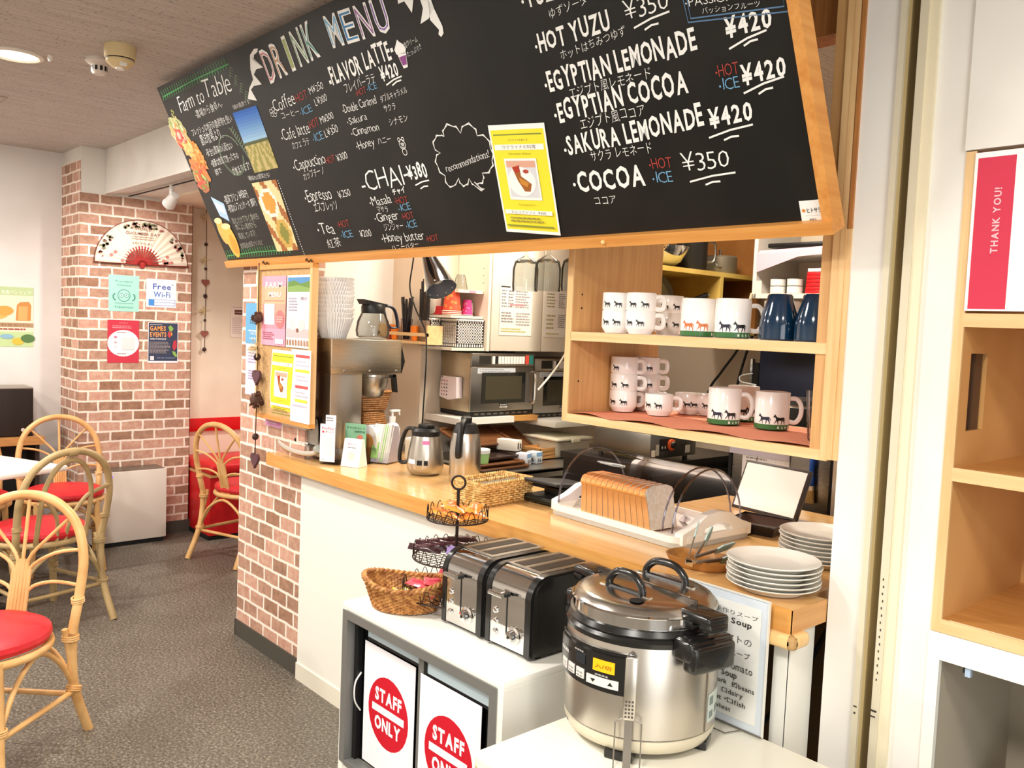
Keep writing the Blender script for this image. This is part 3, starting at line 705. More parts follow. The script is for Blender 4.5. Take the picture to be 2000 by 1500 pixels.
def photo(name, corners, label, fn, nu=16, nv=20):
    ck = MB().at(LB); P = [Vector((*c, 0.0012)) for c in corners]       # TL TR BR BL
    cells = {}
    for j in range(nv):
        for i in range(nu):
            c = fn((i + .5) / nu, (j + .5) / nv)
            a = lambda x, y: (P[3] * (1 - x) + P[2] * x) * (1 - y) + (P[0] * (1 - x) + P[1] * x) * y
            ck.mat(pcol(c)).quad(a(i / nu, j / nv), a((i + 1) / nu, j / nv), a((i + 1) / nu, (j + 1) / nv), a(i / nu, (j + 1) / nv))
    o = ck.build(name, t, smooth=False); o['label'] = label; return o
def mixc(a, b, f): return tuple(int(a[q] * (1 - f) + b[q] * f) // 6 * 6 for q in range(3))
def field(x, y):
    if y > 0.49: return mixc((168, 206, 232), (48, 104, 196), min(1, (y - 0.49) * 2.0))
    if y > 0.455: return (92, 96, 62)
    return (158, 150, 84) if int((x - 0.5) / (0.56 - y) * 3.2 + 30) % 2 else (196, 180, 120)
photo('field_photo', [(0.582, 0.617), (0.787, 0.614), (0.777, 0.38), (0.573, 0.38)], 'photo of a ploughed field under a blue sky', field)
def food(x, y):
    d1 = math.hypot((x - 0.42) / 0.36, (y - 0.70) / 0.20); d2 = math.hypot((x - 0.62) / 0.30, (y - 0.25) / 0.22)
    if d1 < 0.7: return (222, 158, 70)
    if d1 < 1.0: return (244, 236, 222)
    if d2 < 0.6: return (140, 138, 66)
    if d2 < 1.0: return (206, 170, 90)
    return (238, 214, 160) if (x + y) % 0.5 < 0.3 else (170, 108, 62)
photo('food_photo', [(0.514, 0.344), (0.724, 0.339), (0.692, 0.052), (0.507, 0.052)], 'photo of a dish and cake slices', food)
# hooks on the bottom rail
for u in (0.40, 0.78):
    k = B(RUST).at(LB); k.tube(smooth_path([(u - 0.02, 0.012, 0.024), (u, 0.022, 0.028), (u + 0.012, 0.008, 0.03), (u + 0.03, 0.016, 0.026), (u + 0.036, -0.004, 0.03)], 4), 0.0022, 6); k.build('wire_hook', t)
# yellow flyer and sticker on the board
fl = MB()
FLY = [('r', 0.03, 0.03, 0.97, 0.955, 'f2e238'), ('r', 0.07, 0.905, 0.93, 0.918, '8a9440'), ('t', 'ウクライナを食べる', 0.32, 0.855, 0.68, 0.016, '7a7a50'), ('r', 0.06, 0.775, 0.94, 0.825, 'f8f6ee'), ('t', 'ウクライナの料理', 0.20, 0.788, 0.80, 0.030, '707060'), ('t', 'Ukrainian Dishes', 0.30, 0.735, 0.70, 0.018, 'a8a030'),
       ('r', 0.20, 0.32, 0.78, 0.70, 'f6f4ee'), ('r', 0.23, 0.345, 0.75, 0.68, 'd8d8dc'), ('r', 0.23, 0.62, 0.75, 0.68, 'dcA890'.lower()), ('e', 0.47, 0.49, 0.25, 0.135, 'f2f0ee'),
       ('p', [(0.33, 0.62), (0.46, 0.64), (0.47, 0.54), (0.64, 0.47), (0.60, 0.40), (0.50, 0.40), (0.40, 0.50)], 'a0602a'), ('p', [(0.33, 0.62), (0.46, 0.64), (0.46, 0.58), (0.38, 0.57)], 'b03a28'), ('p', [(0.43, 0.53), (0.60, 0.48), (0.56, 0.44), (0.45, 0.47)], 'c88838'), ('e', 0.57, 0.585, 0.05, 0.018, 'b04838'),
       ('t', 'Desunerkart', 0.35, 0.27, 0.65, 0.018, 'a8a030'), ('r', 0.07, 0.185, 0.93, 0.225, 'f8f6ee'), ('t', 'モルコヴァフェ  ¥600', 0.18, 0.193, 0.82, 0.024, '606058'), ('l', 0.15, 0.105, 0.85, 0.165, 2, '98924a'), ('r', 0.07, 0.068, 0.93, 0.082, '8a9440')]
sheet(fl, LB @ Vector((1.966, 0.058, 0.002)), LB.to_3x3() @ Vector((0.216, -0.024, 0)), LB.to_3x3() @ Vector((0.05, 0.303, 0.0)), 0.217, 0.307, FLY)
fl.v = [p - BO for p in [q + BO for q in fl.v]]
single(fl, 'menu_flyer', 'yellow flyer with a cake photo stuck on the black menu board', 'flyer', BO)
st = MB()
st.mat(pcol('f4f2ee'))
st.at(LB).box(2.906, 2.958, 0.020, 0.071, 0.0005, 0.0015, 0.0).at()
st.mat(pcol('d88a3a')).poly([LB @ Vector((2.914 + 0.004 * math.cos(a * 0.7854), 0.050 + 0.004 * math.sin(a * 0.7854), 0.002)) for a in range(8)])
st.mat(pcol('3a3430')); text(st, 'ヒトサラ', LB @ Vector((2.920, 0.045, 0.002)), bx, by, 0.010, 0.034, 0.02)
text(st, '掲載店', LB @ Vector((2.924, 0.027, 0.002)), bx, by, 0.005, 0.016)
st.mat(pcol('b8b4ac')); st.quad(*[LB @ Vector(p) for p in ((2.916, 0.038, 0.002), (2.95, 0.038, 0.002), (2.95, 0.0386, 0.002), (2.916, 0.0386, 0.002))])
single(st, 'sticker', 'small white sticker in the lower right corner of the menu board', 'sticker', BO)
# ================================================================ dining corner
CANE = m_noise('rattan', (226, 182, 122), (204, 154, 94), 9.0, 0.4, 0.35, 0.65, spec=0.5)
CANED = m_noise('grey_rattan', (190, 164, 116), (164, 138, 94), 9.0, 0.45, 0.35, 0.65)
REDC = m_noise('red_vinyl', (206, 34, 44), (194, 28, 38), 30.0, 0.45)
def cane(pts, r, mat_=None, k=5, closed=False, n=10): return B(mat_ or CANE).tube(smooth_path(pts, k, closed), r, n, closed)
def bind(mb, c, r, ax):      # a few turns of cane binding round a joint
    ax = Vector(ax).normalized(); u = ax.orthogonal().normalized(); w_ = ax.cross(u)
    for q in (-1, 0, 1):
        mb.tube([Vector(c) + ax * q * 0.007 + (u * math.cos(a * PI / 6) + w_ * math.sin(a * PI / 6)) * r for a in range(12)], 0.0038, 6, True)
def rattan_chair(name, label, loc, ang, style='fan', group='rattan chairs with red seats'):
    """local frame: seat centre at the origin, facing +y"""
    c_ = CANE if style == 'fan' else CANED
    t = thing(name, label, 'chair', loc, ang, group)
    s = B(REDC); s.lathe([(0.0001, 0.412), (0.185, 0.412), (0.205, 0.420), (0.212, 0.435), (0.208, 0.450), (0.185, 0.462), (0.12, 0.468), (0.0001, 0.470)], 40); s.build('seat', t)
    k = B(c_).tube([(0.205 * math.cos(a * PI / 18), 0.205 * math.sin(a * PI / 18), 0.400) for a in range(36)], 0.014, 10, True)
    k.build('seat_ring', t)
    hoop = [(-0.205, -0.185, 0.39), (-0.214, -0.215, 0.52), (-0.214, -0.240, 0.64), (-0.178, -0.262, 0.75), (-0.098, -0.278, 0.820), (0, -0.284, 0.842), (0.098, -0.278, 0.820), (0.178, -0.262, 0.75), (0.214, -0.240, 0.64), (0.214, -0.215, 0.52), (0.205, -0.185, 0.39)]
    cane(hoop, 0.0165, c_, 6).build('back_hoop', t)
    for s in (-1, 1):
        k = cane([(s * 0.207, -0.190, 0.41), (s * 0.200, -0.195, 0.30), (s * 0.196, -0.225, 0.17), (s * 0.205, -0.300, 0.0)], 0.0165, c_)
        k.mat(c_).tube(smooth_path([(s * 0.190, -0.165, 0.41), (s * 0.196, -0.188, 0.30), (s * 0.194, -0.205, 0.20), (s * 0.196, -0.222, 0.16)], 4), 0.010, 8)
        bind(k, (s * 0.199, -0.186, 0.375), 0.025, (0, 0, 1)); bind(k, (s * 0.196, -0.215, 0.185), 0.023, (0, -0.4, 1)); bind(k, (s * 0.211, -0.21, 0.50), 0.019, (0, 0.2, 1))
        k.build('leg', t)
        k = cane([(s * 0.150, 0.140, 0.41), (s * 0.160, 0.150, 0.25), (s * 0.185, 0.185, 0.0)], 0.0165, c_); bind(k, (s * 0.163, 0.153, 0.20), 0.021, (0, 0, 1)); k.build('leg', t)
        cane([(s * 0.196, -0.21, 0.20), (s * 0.19, -0.13, 0.31), (s * 0.18, -0.03, 0.375), (s * 0.17, 0.07, 0.32), (s * 0.164, 0.150, 0.20)], 0.0085, c_, 4).build('arch_brace', t)
        cane([(s * 0.196, -0.215, 0.175), (s * 0.164, 0.152, 0.175)], 0.0095, c_, 2).build('stretcher', t)
    for y in (-0.212, 0.152):
        w_ = 0.196 if y < 0 else 0.163
        cane([(-w_, y, 0.20), (-0.13, y, 0.31), (0, y, 0.375), (0.13, y, 0.31), (w_, y, 0.20)], 0.0085, c_, 4).build('arch_brace', t)
    cane([(-0.196, -0.213, 0.165), (0.196, -0.213, 0.165)], 0.0095, c_, 2).build('stretcher', t)
    def bk(x, z, d=0.0):        # point on the leaning back plane
        f = max(0.0, (z - 0.39) / 0.45); return (x, -0.185 - 0.100 * f ** 0.8 + d, z)
    if style == 'fan':
        k = B(c_)
        for q in range(6): k.tube([bk(-0.030 + q * 0.012, 0.40), bk(-0.028 + q * 0.0112, 0.60 + 0.012 * (2.5 - abs(q - 2.5)))], 0.0066, 8)
        k.build('back_splat', t)
        k = B(c_)
        for x0, z0, x1, z1 in ((-0.030, 0.52, -0.208, 0.545), (0.030, 0.52, 0.208, 0.545), (-0.026, 0.59, -0.210, 0.665), (0.026, 0.59, 0.210, 0.665), (-0.018, 0.62, -0.155, 0.775), (0.018, 0.62, 0.155, 0.775), (0, 0.63, 0, 0.838)):
            m_ = ((x0 * 0.55 + x1 * 0.45), (z0 * 0.5 + z1 * 0.5) + (0.020 if abs(z1 - z0) < 0.1 else 0.0))
            k.tube(smooth_path([bk(x0, z0 - 0.10), bk(x0, z0), bk(*m_), bk(x1, z1)], 4), 0.0062, 8)
        k.build('back_spokes', t)
    else:
        for pts, r in (([(-0.118, 0.41), (-0.120, 0.55), (-0.108, 0.68), (-0.06, 0.775), (0, 0.800), (0.06, 0.775), (0.108, 0.68), (0.120, 0.55), (0.118, 0.41)], 0.0115),
                       ([(-0.21, 0.66), (-0.14, 0.635), (-0.09, 0.61), (-0.035, 0.52), (-0.02, 0.41)], 0.0095), ([(0.21, 0.66), (0.14, 0.635), (0.09, 0.61), (0.035, 0.52), (0.02, 0.41)], 0.0095)):
            cane([bk(x, z) for x, z in pts], r, c_).build('back_loop', t)
        k = B(c_).tube([(0.02, -0.284, 0.838), (-0.02, -0.284, 0.838)], 0.021, 10); k.build('back_binding', t)
    return t
def facing(fx, fy): return math.atan2(-fx, fy)
rattan_chair('rattan_chair', 'nearest rattan chair with fan-shaped back and red seat at the lower left edge', (-3.13, 0.55, 0), facing(0.73, -0.68))
rattan_chair('rattan_chair', 'grey-toned rattan chair with looped back, right behind the nearest chair', (-4.54, 1.045, 0), facing(-0.96, -0.28), 'loop')
rattan_chair('rattan_chair', 'fan-backed rattan chair between the white table and the white air purifier', (-5.38, 1.375, 0), facing(0.98, -0.14))
rattan_chair('rattan_chair', 'rattan chair in front of the red bench, partly behind the brick wall end', (-5.06, 2.36, 0), facing(-0.33, 0.94))
rattan_chair('rattan_chair', 'rattan chair at the far side of the white table, cut by the left frame edge', (-5.44, 0.90, 0), facing(0.99, 0.05))

# white table on a black pedestal
t = thing('cafe_table', 'white square cafe table top on a black pedestal at the left edge', 'table', (-4.95, 0.835, 0), 0.0)
ex, ey = Vector((0.40, -0.917, 0)), Vector((-0.917, -0.40, 0))
RT = Matrix.Rotation(math.atan2(-0.40, -0.917), 4, 'Z')
B(mat('white_table_top', (240, 236, 224), 0.35)).at(RT).box(-0.31, 0.31, -0.31, 0.31, 0.662, 0.69, 0.008).build('table_top', t)
B(BLACK).cyl((0, 0, 0.03), (0, 0, 0.662), 0.030, n=20).build('pedestal', t)
B(BLACK).at(RT).box(-0.28, 0.28, -0.03, 0.03, 0.0, 0.03, 0.006).box(-0.03, 0.03, -0.28, 0.28, 0.0, 0.03, 0.006).build('base', t)

# red bench along the alcove wall
t = thing('bench', 'red upholstered bench against the cream alcove wall', 'bench', (-5.74, 3.0, 0))
SH = Matrix.Translation((5.74, -3.0, 0))
REDB = m_noise('red_bench_vinyl', (200, 22, 30), (190, 18, 26), 20.0, 0.4)
B(REDB).at(SH).box(-5.995, -5.49, 2.284, 3.9, 0.03, 0.42).mat(MATBLACK).box(-5.98, -5.50, 2.28, 3.9, 0, 0.03).build('base', t)
B(mat('bench_trim', (196, 150, 96), 0.5)).at(SH).box(-5.995, -5.482, 2.280, 3.9, 0.420, 0.436).build('trim_strip', t)
B(REDB).at(SH).box(-5.996, -5.478, 2.280, 3.9, 0.436, 0.505, 0.022, 3).build('seat_cushion', t)
single(B(mat('red_vinyl_band', (214, 18, 26), 0.35)).box(-5.999, -5.982, 2.28, 3.9, 0.665, 0.757, 0.004), 'back_rail', 'glossy red padded strip along the alcove wall above the bench', 'bench back')
# loudspeaker on its wooden stand
t = thing('speaker', 'dark brown loudspeaker on the wooden stand at the left wall', 'speaker', (-6.08, 1.23, 0.692))
B(mat('speaker_wood', (52, 34, 26), 0.5)).at(Matrix.Translation((6.08, -1.23, -0.692))).box(-6.20, -5.965, 1.06, 1.345, 0.692, 0.990).mat(mat('speaker_top', (150, 140, 128), 0.5)).box(-6.20, -5.965, 1.06, 1.345, 0.990, 0.996).build('body', t)
B(m_noise('speaker_cloth', (30, 22, 18), (44, 32, 26), 200.0, 0.9)).at(Matrix.Translation((6.08, -1.23, -0.692))).box(-5.966, -5.95, 1.07, 1.338, 0.700, 0.985, 0.006).build('grille', t)
B(mat('pale_badge', (214, 206, 196), 0.4)).at(Matrix.Translation((6.08, -1.23, -0.692))).lathe([(0.011, -5.950), (0.011, -5.948), (0.0001, -5.947)], 16, 'x', (0, 1.285, 0.735)).build('badge', t)
t = thing('wooden_stand', 'low wooden stand with dark shelf under the loudspeaker', 'stand', (-6.05, 1.15, 0))
B(m_wood('stand_wood', (196, 142, 84), (180, 122, 66), 0.4, 'y')).at(Matrix.Translation((6.05, -1.15, 0))).box(-6.235, -5.90, 0.70, 1.395, 0.645, 0.692).build('top', t)
B(mat('dark_stand', (58, 44, 38), 0.6)).at(Matrix.Translation((6.05, -1.15, 0))).box(-6.23, -5.98, 0.72, 0.74, 0, 0.645).box(-6.23, -5.98, 1.36, 1.385, 0, 0.645).box(-6.23, -6.2, 0.74, 1.36, 0, 0.645).box(-6.23, -5.98, 0.74, 1.36, 0.30, 0.32).build('frame', t)
single(B(MATBLACK).box(-0.10, 0.10, -0.18, 0.18, 0, 0.16, 0.004).mat(mat('grey_face', (90, 88, 86), 0.5)).box(0.10, 0.103, -0.15, 0.05, 0.02, 0.14), 'stereo_unit', 'black stereo unit inside the wooden stand below the loudspeaker', 'stereo', (-6.08, 1.12, 0.32))
# air purifier
t = thing('air_purifier', 'large white air purifier box standing against the brick column', 'air purifier', (-5.72, 1.84, 0))
S2 = Matrix.Translation((5.72, -1.84, 0))
B(mat('purifier_white', (226, 214, 202), 0.45)).at(S2).box(-5.825, -5.642, 1.60, 2.056, 0.03, 0.480, 0.004).build('body', t)
B(MATBLACK).at(S2).box(-5.82, -5.66, 1.61, 2.045, 0, 0.03).build('base', t)
B(mat('grille_grey', (92, 80, 70), 0.35)).at(S2).box(-5.822, -5.650, 1.605, 2.050, 0.480, 0.482).build('top_grille', t)
B(mat('blue_light', (70, 40, 220), 0.4, emit=(80, 40, 255), emit_s=3.0)).at(S2).lathe([(0.006, -5.642), (0.006, -5.640), (0.0001, -5.6395)], 14, 'x', (0, 1.715, 0.452)).build('status_light', t)

# papers on the column
UX, UZ = (0, 1, 0), (0, 0, 1)
def paper(name, label, cat, o, ux, uy, w_, h, items, base='f6f4f0', group=None, curl=0.0):
    mb = MB(); sheet(mb, (0, 0, 0), ux, uy, w_, h, items, base, curl=curl); return single(mb, name, label, cat, o, 0, group)
LV = []
for s in (-1, 1):
    for q in range(6):
        a = math.radians(-60 + q * 22); x, y = 0.5 + s * (0.20 + 0.13 * math.cos(a)), 0.40 + 0.10 * math.sin(a)
        LV.append(('p', [(x, y - 0.02), (x + s * 0.06, y + 0.005), (x + s * 0.02, y + 0.025)], '3a8076'))
paper('award_sign', "pale mint travellers' choice award sign on the brick column", 'sign', (-5.832, 1.742, 1.490), UX, UZ, 0.188, 0.232,
      [('t', "Travelers'", 0.20, 0.80, 0.80, 0.055, '3a8076'), ('t', 'Choice', 0.28, 0.70, 0.72, 0.055, '3a8076'), ('e', 0.5, 0.44, 0.21, 0.17, '3f877c'), ('e', 0.5, 0.44, 0.19, 0.154, 'a8e0d0'), ('e', 0.42, 0.44, 0.075, 0.06, '6aa69c'), ('e', 0.58, 0.44, 0.075, 0.06, '6aa69c'), ('e', 0.42, 0.44, 0.055, 0.044, 'c8efe2'), ('e', 0.58, 0.44, 0.055, 0.044, 'c8efe2'), ('e', 0.42, 0.44, 0.02, 0.016, '6aa69c'), ('e', 0.58, 0.44, 0.02, 0.016, '6aa69c')] + LV +
      [('r', 0.2, 0.225, 0.8, 0.235, '6aa69c'), ('t', 'Tripadvisor', 0.18, 0.10, 0.82, 0.055, '4a9086')], 'a8e0d0')
paper('wifi_sign', 'white Free Wi-Fi sign on the brick column', 'sign', (-5.832, 1.975, 1.526), UX, UZ, 0.195, 0.185,
      [('t', 'Free', 0.22, 0.64, 0.82, 0.20, '4a64b4', 0.02), ('t', 'Wi-Fi', 0.24, 0.36, 0.80, 0.20, '5a80c8', 0.02), ('e', 0.87, 0.82, 0.035, 0.035, 'b8c8e4'), ('r', 0.08, 0.06, 0.97, 0.28, '6a80c0'), ('r', 0.27, 0.075, 0.955, 0.165, 'f2f4fa'), ('r', 0.27, 0.18, 0.955, 0.265, 'f2f4fa'), ('r', 0.08, 0.06, 0.26, 0.28, '4a90d8')], 'f4f6fb')
paper('social_media_poster', 'red poster with a white oval on the brick column', 'poster', (-5.832, 1.738, 1.158), UX, UZ, 0.195, 0.276,
      [('e', 0.5, 0.46, 0.50, 0.31, 'f6eff0'), ('t', '#Follow', 0.36, 0.92, 0.64, 0.03, 'e8a0a8'), ('l', 0.15, 0.80, 0.85, 0.88, 2, 'e49aa2'), ('e', 0.25, 0.60, 0.05, 0.03, 'd07a90'), ('e', 0.25, 0.48, 0.045, 0.03, 'c8b0b8'), ('e', 0.25, 0.38, 0.05, 0.03, 'b8a8b4'), ('e', 0.25, 0.38, 0.04, 0.022, 'f6eff0'), ('r', 0.45, 0.31, 0.85, 0.60, 'e4dcdc'), ('l', 0.3, 0.20, 0.7, 0.23, 1, '8a6a70'), ('l', 0.3, 0.70, 0.7, 0.73, 1, '8a6a70')], 'c83a4c')
paper('games_poster', 'navy games and events poster on the brick column', 'poster', (-5.832, 1.990, 1.158), UX, UZ, 0.197, 0.268,
      [('r', 0.02, 0.05, 0.98, 0.99, '3c4258'), ('l', 0.06, 0.93, 0.5, 0.96, 1, 'd8d8e0'), ('t', 'GAMES', 0.06, 0.80, 0.58, 0.11, 'eea05a', 0.03), ('t', 'EVENTS', 0.06, 0.65, 0.60, 0.11, 'eea05a', 0.03), ('t', 'OPEN WORKSHOP', 0.06, 0.575, 0.60, 0.035, 'f0f0f0', 0.02), ('l', 0.05, 0.23, 0.75, 0.53, 9, 'a89c98'), ('r', 0.07, 0.07, 0.20, 0.17, 'd8dae0'), ('t', 'join our community', 0.30, 0.115, 0.90, 0.028, 'b0c4e8'),
       ('p', [(0.66, 0.90), (0.74, 0.94), (0.84, 0.86), (0.78, 0.78), (0.70, 0.80)], '8ab05a'), ('p', [(0.66, 0.78), (0.74, 0.80), (0.78, 0.70), (0.70, 0.62), (0.64, 0.68)], 'c04a50'), ('p', [(0.84, 0.55), (0.94, 0.58), (0.96, 0.40), (0.86, 0.30), (0.80, 0.40)], 'b83c48'), ('p', [(0.80, 0.30), (0.90, 0.28), (0.98, 0.18), (0.92, 0.14), (0.82, 0.22)], '8ab05a'), ('p', [(0.74, 0.74), (0.80, 0.76), (0.78, 0.66)], 'e8a840')], 'e6e8ee')
# paper fan
t = thing('paper_fan', 'open red and cream paper fan pinned to the brick column', 'fan', (-5.828, 1.945, 1.795))
k = B(pcol('efe0cc', 0.8)); nF = 36
def FP(a, r, d=0.0): return (0.004 + d, r * math.cos(a), r * math.sin(a) * 0.98 )
A0, A1 = math.radians(8), math.radians(172)
A0 = math.radians(2); A1 = math.radians(180)
for i in range(nF):
    a, b = A0 + (A1 - A0) * i / nF, A0 + (A1 - A0) * (i + 1) / nF; z0 = 0.006 * (i % 2); z1 = 0.006 * ((i + 1) % 2)
    k.quad(FP(a, 0.105, z0), FP(a, 0.292, z0), FP(b, 0.292, z1), FP(b, 0.105, z1))
rr = random.Random(3)
for q in range(90):
    a = math.radians(rr.choice([rr.uniform(10, 45), rr.uniform(75, 105), rr.uniform(135, 172), rr.uniform(60, 118)])); r = rr.uniform(0.245, 0.283); s_ = rr.uniform(0.005, 0.012)
    k.mat(pcol(rr.choice(['b07068', '9a6058', '8a8c68', '7c7c60', 'b88078', '8a6a5c'])))
    c = Vector(FP(a, r, 0.010)); k.poly([c + Vector((0, s_ * math.cos(j * PI / 4), s_ * 0.8 * math.sin(j * PI / 4))) for j in range(8)])
for q in range(10):
    a = math.radians(rr.choice([rr.uniform(8, 35), rr.uniform(145, 172)])); k.mat(pcol('c88078')); c = Vector(FP(a, rr.uniform(0.12, 0.20), 0.010)); k.poly([c + Vector((0, 0.012 * math.cos(j * PI / 4), 0.010 * math.sin(j * PI / 4))) for j in range(8)])
k.mat(pcol('8a5a50'))
text(k, 'WORLD', (0.0165, -0.052, 0.222), UX, UZ, 0.017, 0.105, 0.01); text(k, 'CUCUMBER DAY', (0.0165, -0.108, 0.192), UX, UZ, 0.017, 0.216, 0.01); text(k, 'FESTIVAL', (0.0165, -0.062, 0.132), UX, UZ, 0.012, 0.124)
k.mat(pcol('b89a84')); 
for q in range(2): k.quad((0.0165, -0.07, 0.178 - q * 0.014), (0.0165, 0.07, 0.178 - q * 0.014), (0.0165, 0.07, 0.182 - q * 0.014), (0.0165, -0.07, 0.182 - q * 0.014))
k.build('leaf', t, smooth=False)
k = B(pcol('a8302c', 0.5))
for i in range(19):
    a = A0 + (A1 - A0) * (i + 0.5) / 19; d = 0.0045; n_ = Vector((0, -math.sin(a), math.cos(a)))
    k.add([Vector(FP(a, 0.015, 0.004)) + n_ * 0.003, Vector(FP(a, 0.125, 0.004)) + n_ * d, Vector(FP(a, 0.125, 0.004)) - n_ * d, Vector(FP(a, 0.015, 0.004)) - n_ * 0.003], [(0, 1, 2, 3)])
k.lathe([(0.02, 0.004), (0.02, 0.012), (0.0001, 0.013)], 14, 'x')
k.build('ribs', t, smooth=False)
k = B(pcol('7a2420', 0.5)); k.tube([FP(A0, 0.01, 0.008), FP(A0, 0.296, 0.008)], [0.004, 0.011], 8, flat=0.5).tube([FP(A1, 0.01, 0.008), FP(A1, 0.296, 0.008)], [0.004, 0.006], 8, flat=0.5)
k.tube([FP(A0 + (A1 - A0) * i / 40, 0.293, 0.006) for i in range(41)], 0.0022, 6); k.build('guard_stick', t)
# poster on the left wall
paper('bread_poster', 'green poster with bread loaves on the left wall', 'poster', (-6.239, 1.09, 1.237), UX, UZ, 0.315, 0.380,
      [('r', 0.0, 0.17, 1, 0.86, 'e8dcc4'), ('r', 0, 0.86, 1, 1, 'b8cc9a'), ('r', 0, 0, 1, 0.25, 'bcd29a'), ('t', '石窯パンフェア', 0.42, 0.885, 0.96, 0.055, 'f2f6ea'), ('p', [(0.68, 0.44), (0.70, 0.70), (0.76, 0.75), (0.92, 0.76), (0.96, 0.70), (0.95, 0.44)], 'c88a4c'), ('p', [(0.72, 0.45), (0.73, 0.68), (0.90, 0.68), (0.89, 0.45)], 'dca868'), ('e', 0.30, 0.55, 0.25, 0.10, 'e0b060'), ('e', 0.48, 0.60, 0.16, 0.08, 'd8a050'), ('r', 0, 0.33, 1, 0.40, 'b09070'), ('t', 'しあわせのパン', 0.2, 0.345, 0.95, 0.045, '6a4a30'), ('l', 0.2, 0.27, 0.95, 0.32, 1, 'a04a40'), ('e', 0.72, 0.09, 0.11, 0.06, 'd8b848'), ('e', 0.90, 0.14, 0.13, 0.07, '587a4a'), ('e', 0.52, 0.17, 0.12, 0.04, '8ab4c8')], 'c8d8a8')
# garland of hearts and buttons on the alcove wall
def garland(name, label, loc, H_, beads, ax):
    t = thing(name, label, 'garland', loc)
    B(mat('dark_string', (66, 46, 34), 0.8)).tube([(0, 0, 0), (ax[0] * 0.004, ax[1] * 0.004, -H_ * 0.5), (0, 0, -H_)], 0.0022, 6).build('string', t)
    for kind, z, r in beads:
        if kind == 'heart':
            k = B(mat('heart_' + name, (150, 88, 74) if name == 'heart_garland' else (92, 58, 64), 0.7)); pts = []
            for i in range(24):
                a = 2 * PI * i / 24; pts.append((r * math.sin(a) ** 3, r * (0.82 * math.cos(a) - 0.32 * math.cos(2 * a) - 0.13 * math.cos(3 * a) - 0.06 * math.cos(4 * a))))
            k.at(Matrix.Translation((0, 0, z)) @ Matrix.Rotation(math.atan2(ax[1], ax[0]), 4, 'Z')).prism(pts, -0.006, 0.006, 'y'); k.build('heart', t)
        elif kind == 'cone':
            k = B(m_noise('pine_cone', (70, 44, 34), (96, 62, 46), 60.0, 0.8)); rr = random.Random(int(r * 1e4))
            k.ball((0, 0, z), r * 0.8, 8)
            for q in range(26):
                a, b = rr.uniform(0, 2 * PI), rr.uniform(-1, 1); d = Vector((math.cos(a) * math.sqrt(1 - b * b), math.sin(a) * math.sqrt(1 - b * b), b)); k.cyl(Vector((0, 0, z)) + d * r * 0.6, Vector((0, 0, z)) + d * r * 1.15, r * 0.22, r * 0.10, 6)
            k.build('pine_cone', t)
        elif kind == 'button':
            B(mat('dark_button', (58, 34, 30), 0.5)).ball((0, 0, z), r, 10, (0.6, 1, 1)).build('bead', t)
        else:
            k = B(mat('straw_tuft', (226, 208, 158), 0.8)); rr = random.Random(9)
            for q in range(14): k.tube([(0, 0, z), (rr.uniform(-.5, .5) * r, rr.uniform(-1, 1) * r, z + rr.uniform(-1, 1) * r)], 0.002, 5)
            k.build('straw_tuft', t)
garland('heart_garland', 'thin garland of hearts and buttons on the cream alcove wall', (-5.985, 2.430, 2.22), 1.0,
        [('tuft', -0.05, 0.05), ('button', -0.24, 0.013), ('tuft', -0.35, 0.05), ('button', -0.41, 0.011), ('heart', -0.505, 0.028), ('button', -0.60, 0.015), ('tuft', -0.70, 0.05), ('button', -0.77, 0.010), ('heart', -0.865, 0.028), ('button', -0.975, 0.015)], (0, 1))
garland('pine_cone_garland', 'string of pine cones and dark hearts beside the cork board', (-3.490, 1.648, 1.722), 0.86,
        [('tuft', -0.36, 0.05), ('cone', -0.235, 0.026), ('button', -0.40, 0.016), ('heart', -0.485, 0.036), ('cone', -0.585, 0.034), ('button', -0.745, 0.015), ('heart', -0.845, 0.036)], (1, 0))
paper('wall_notice', 'small white notice with a dark photo on the cream alcove wall', 'notice', (-5.998, 2.625, 1.335), UX, UZ, 0.11, 0.235, [('r', 0.25, 0.70, 0.78, 0.84, '6a3c30'), ('l', 0.1, 0.1, 0.9, 0.62, 9, 'd0b8b4'), ('t', 'CAFE', 0.3, 0.75, 0.72, 0.04, 'e8dcd4'), ('l', 0.1, 0.9, 0.9, 0.94, 1, 'b0a0a0')], 'f2e2d6')
# notices on the brick end wall
FX = (1, 0, 0)
paper('opening_notice', 'blue notice on the brick end wall above the lilac one', 'notice', (-3.752, 1.714, 1.372), FX, UZ, 0.160, 0.182, [('t', '入', 0.42, 0.66, 0.72, 0.10, '3a4a60'), ('t', '口注文', 0.28, 0.50, 0.85, 0.11, '3a4a60', 0.02), ('l', 0.2, 0.28, 0.8, 0.36, 1, 'd8e8f4'), ('t', 'ORDER', 0.3, 0.22, 0.8, 0.06, 'e8f2fa'), ('t', 'HERE', 0.3, 0.10, 0.8, 0.06, 'e8f2fa')], '68a4cc')
paper('lilac_notice', 'pale lilac notice on the brick end wall under the blue one', 'notice', (-3.745, 1.714, 1.140), FX, UZ, 0.160, 0.228, [('l', 0.15, 0.62, 0.8, 0.92, 5, '9a8aa8'), ('l', 0.2, 0.3, 0.8, 0.5, 4, '9a8aa8')], 'dccfe4')
paper('pink_card', 'small pink card on the brick end wall below the cork board', 'card', (-3.535, 1.714, 1.02), FX, UZ, 0.15, 0.075, [('r', 0.05, 0.1, 0.95, 0.5, 'd890c0'), ('t', 'ENGLISH', 0.1, 0.62, 0.9, 0.16, '6a4a70'), ('l', 0.1, 0.15, 0.9, 0.45, 2, 'f4e4f0')], 'e0a8d0')
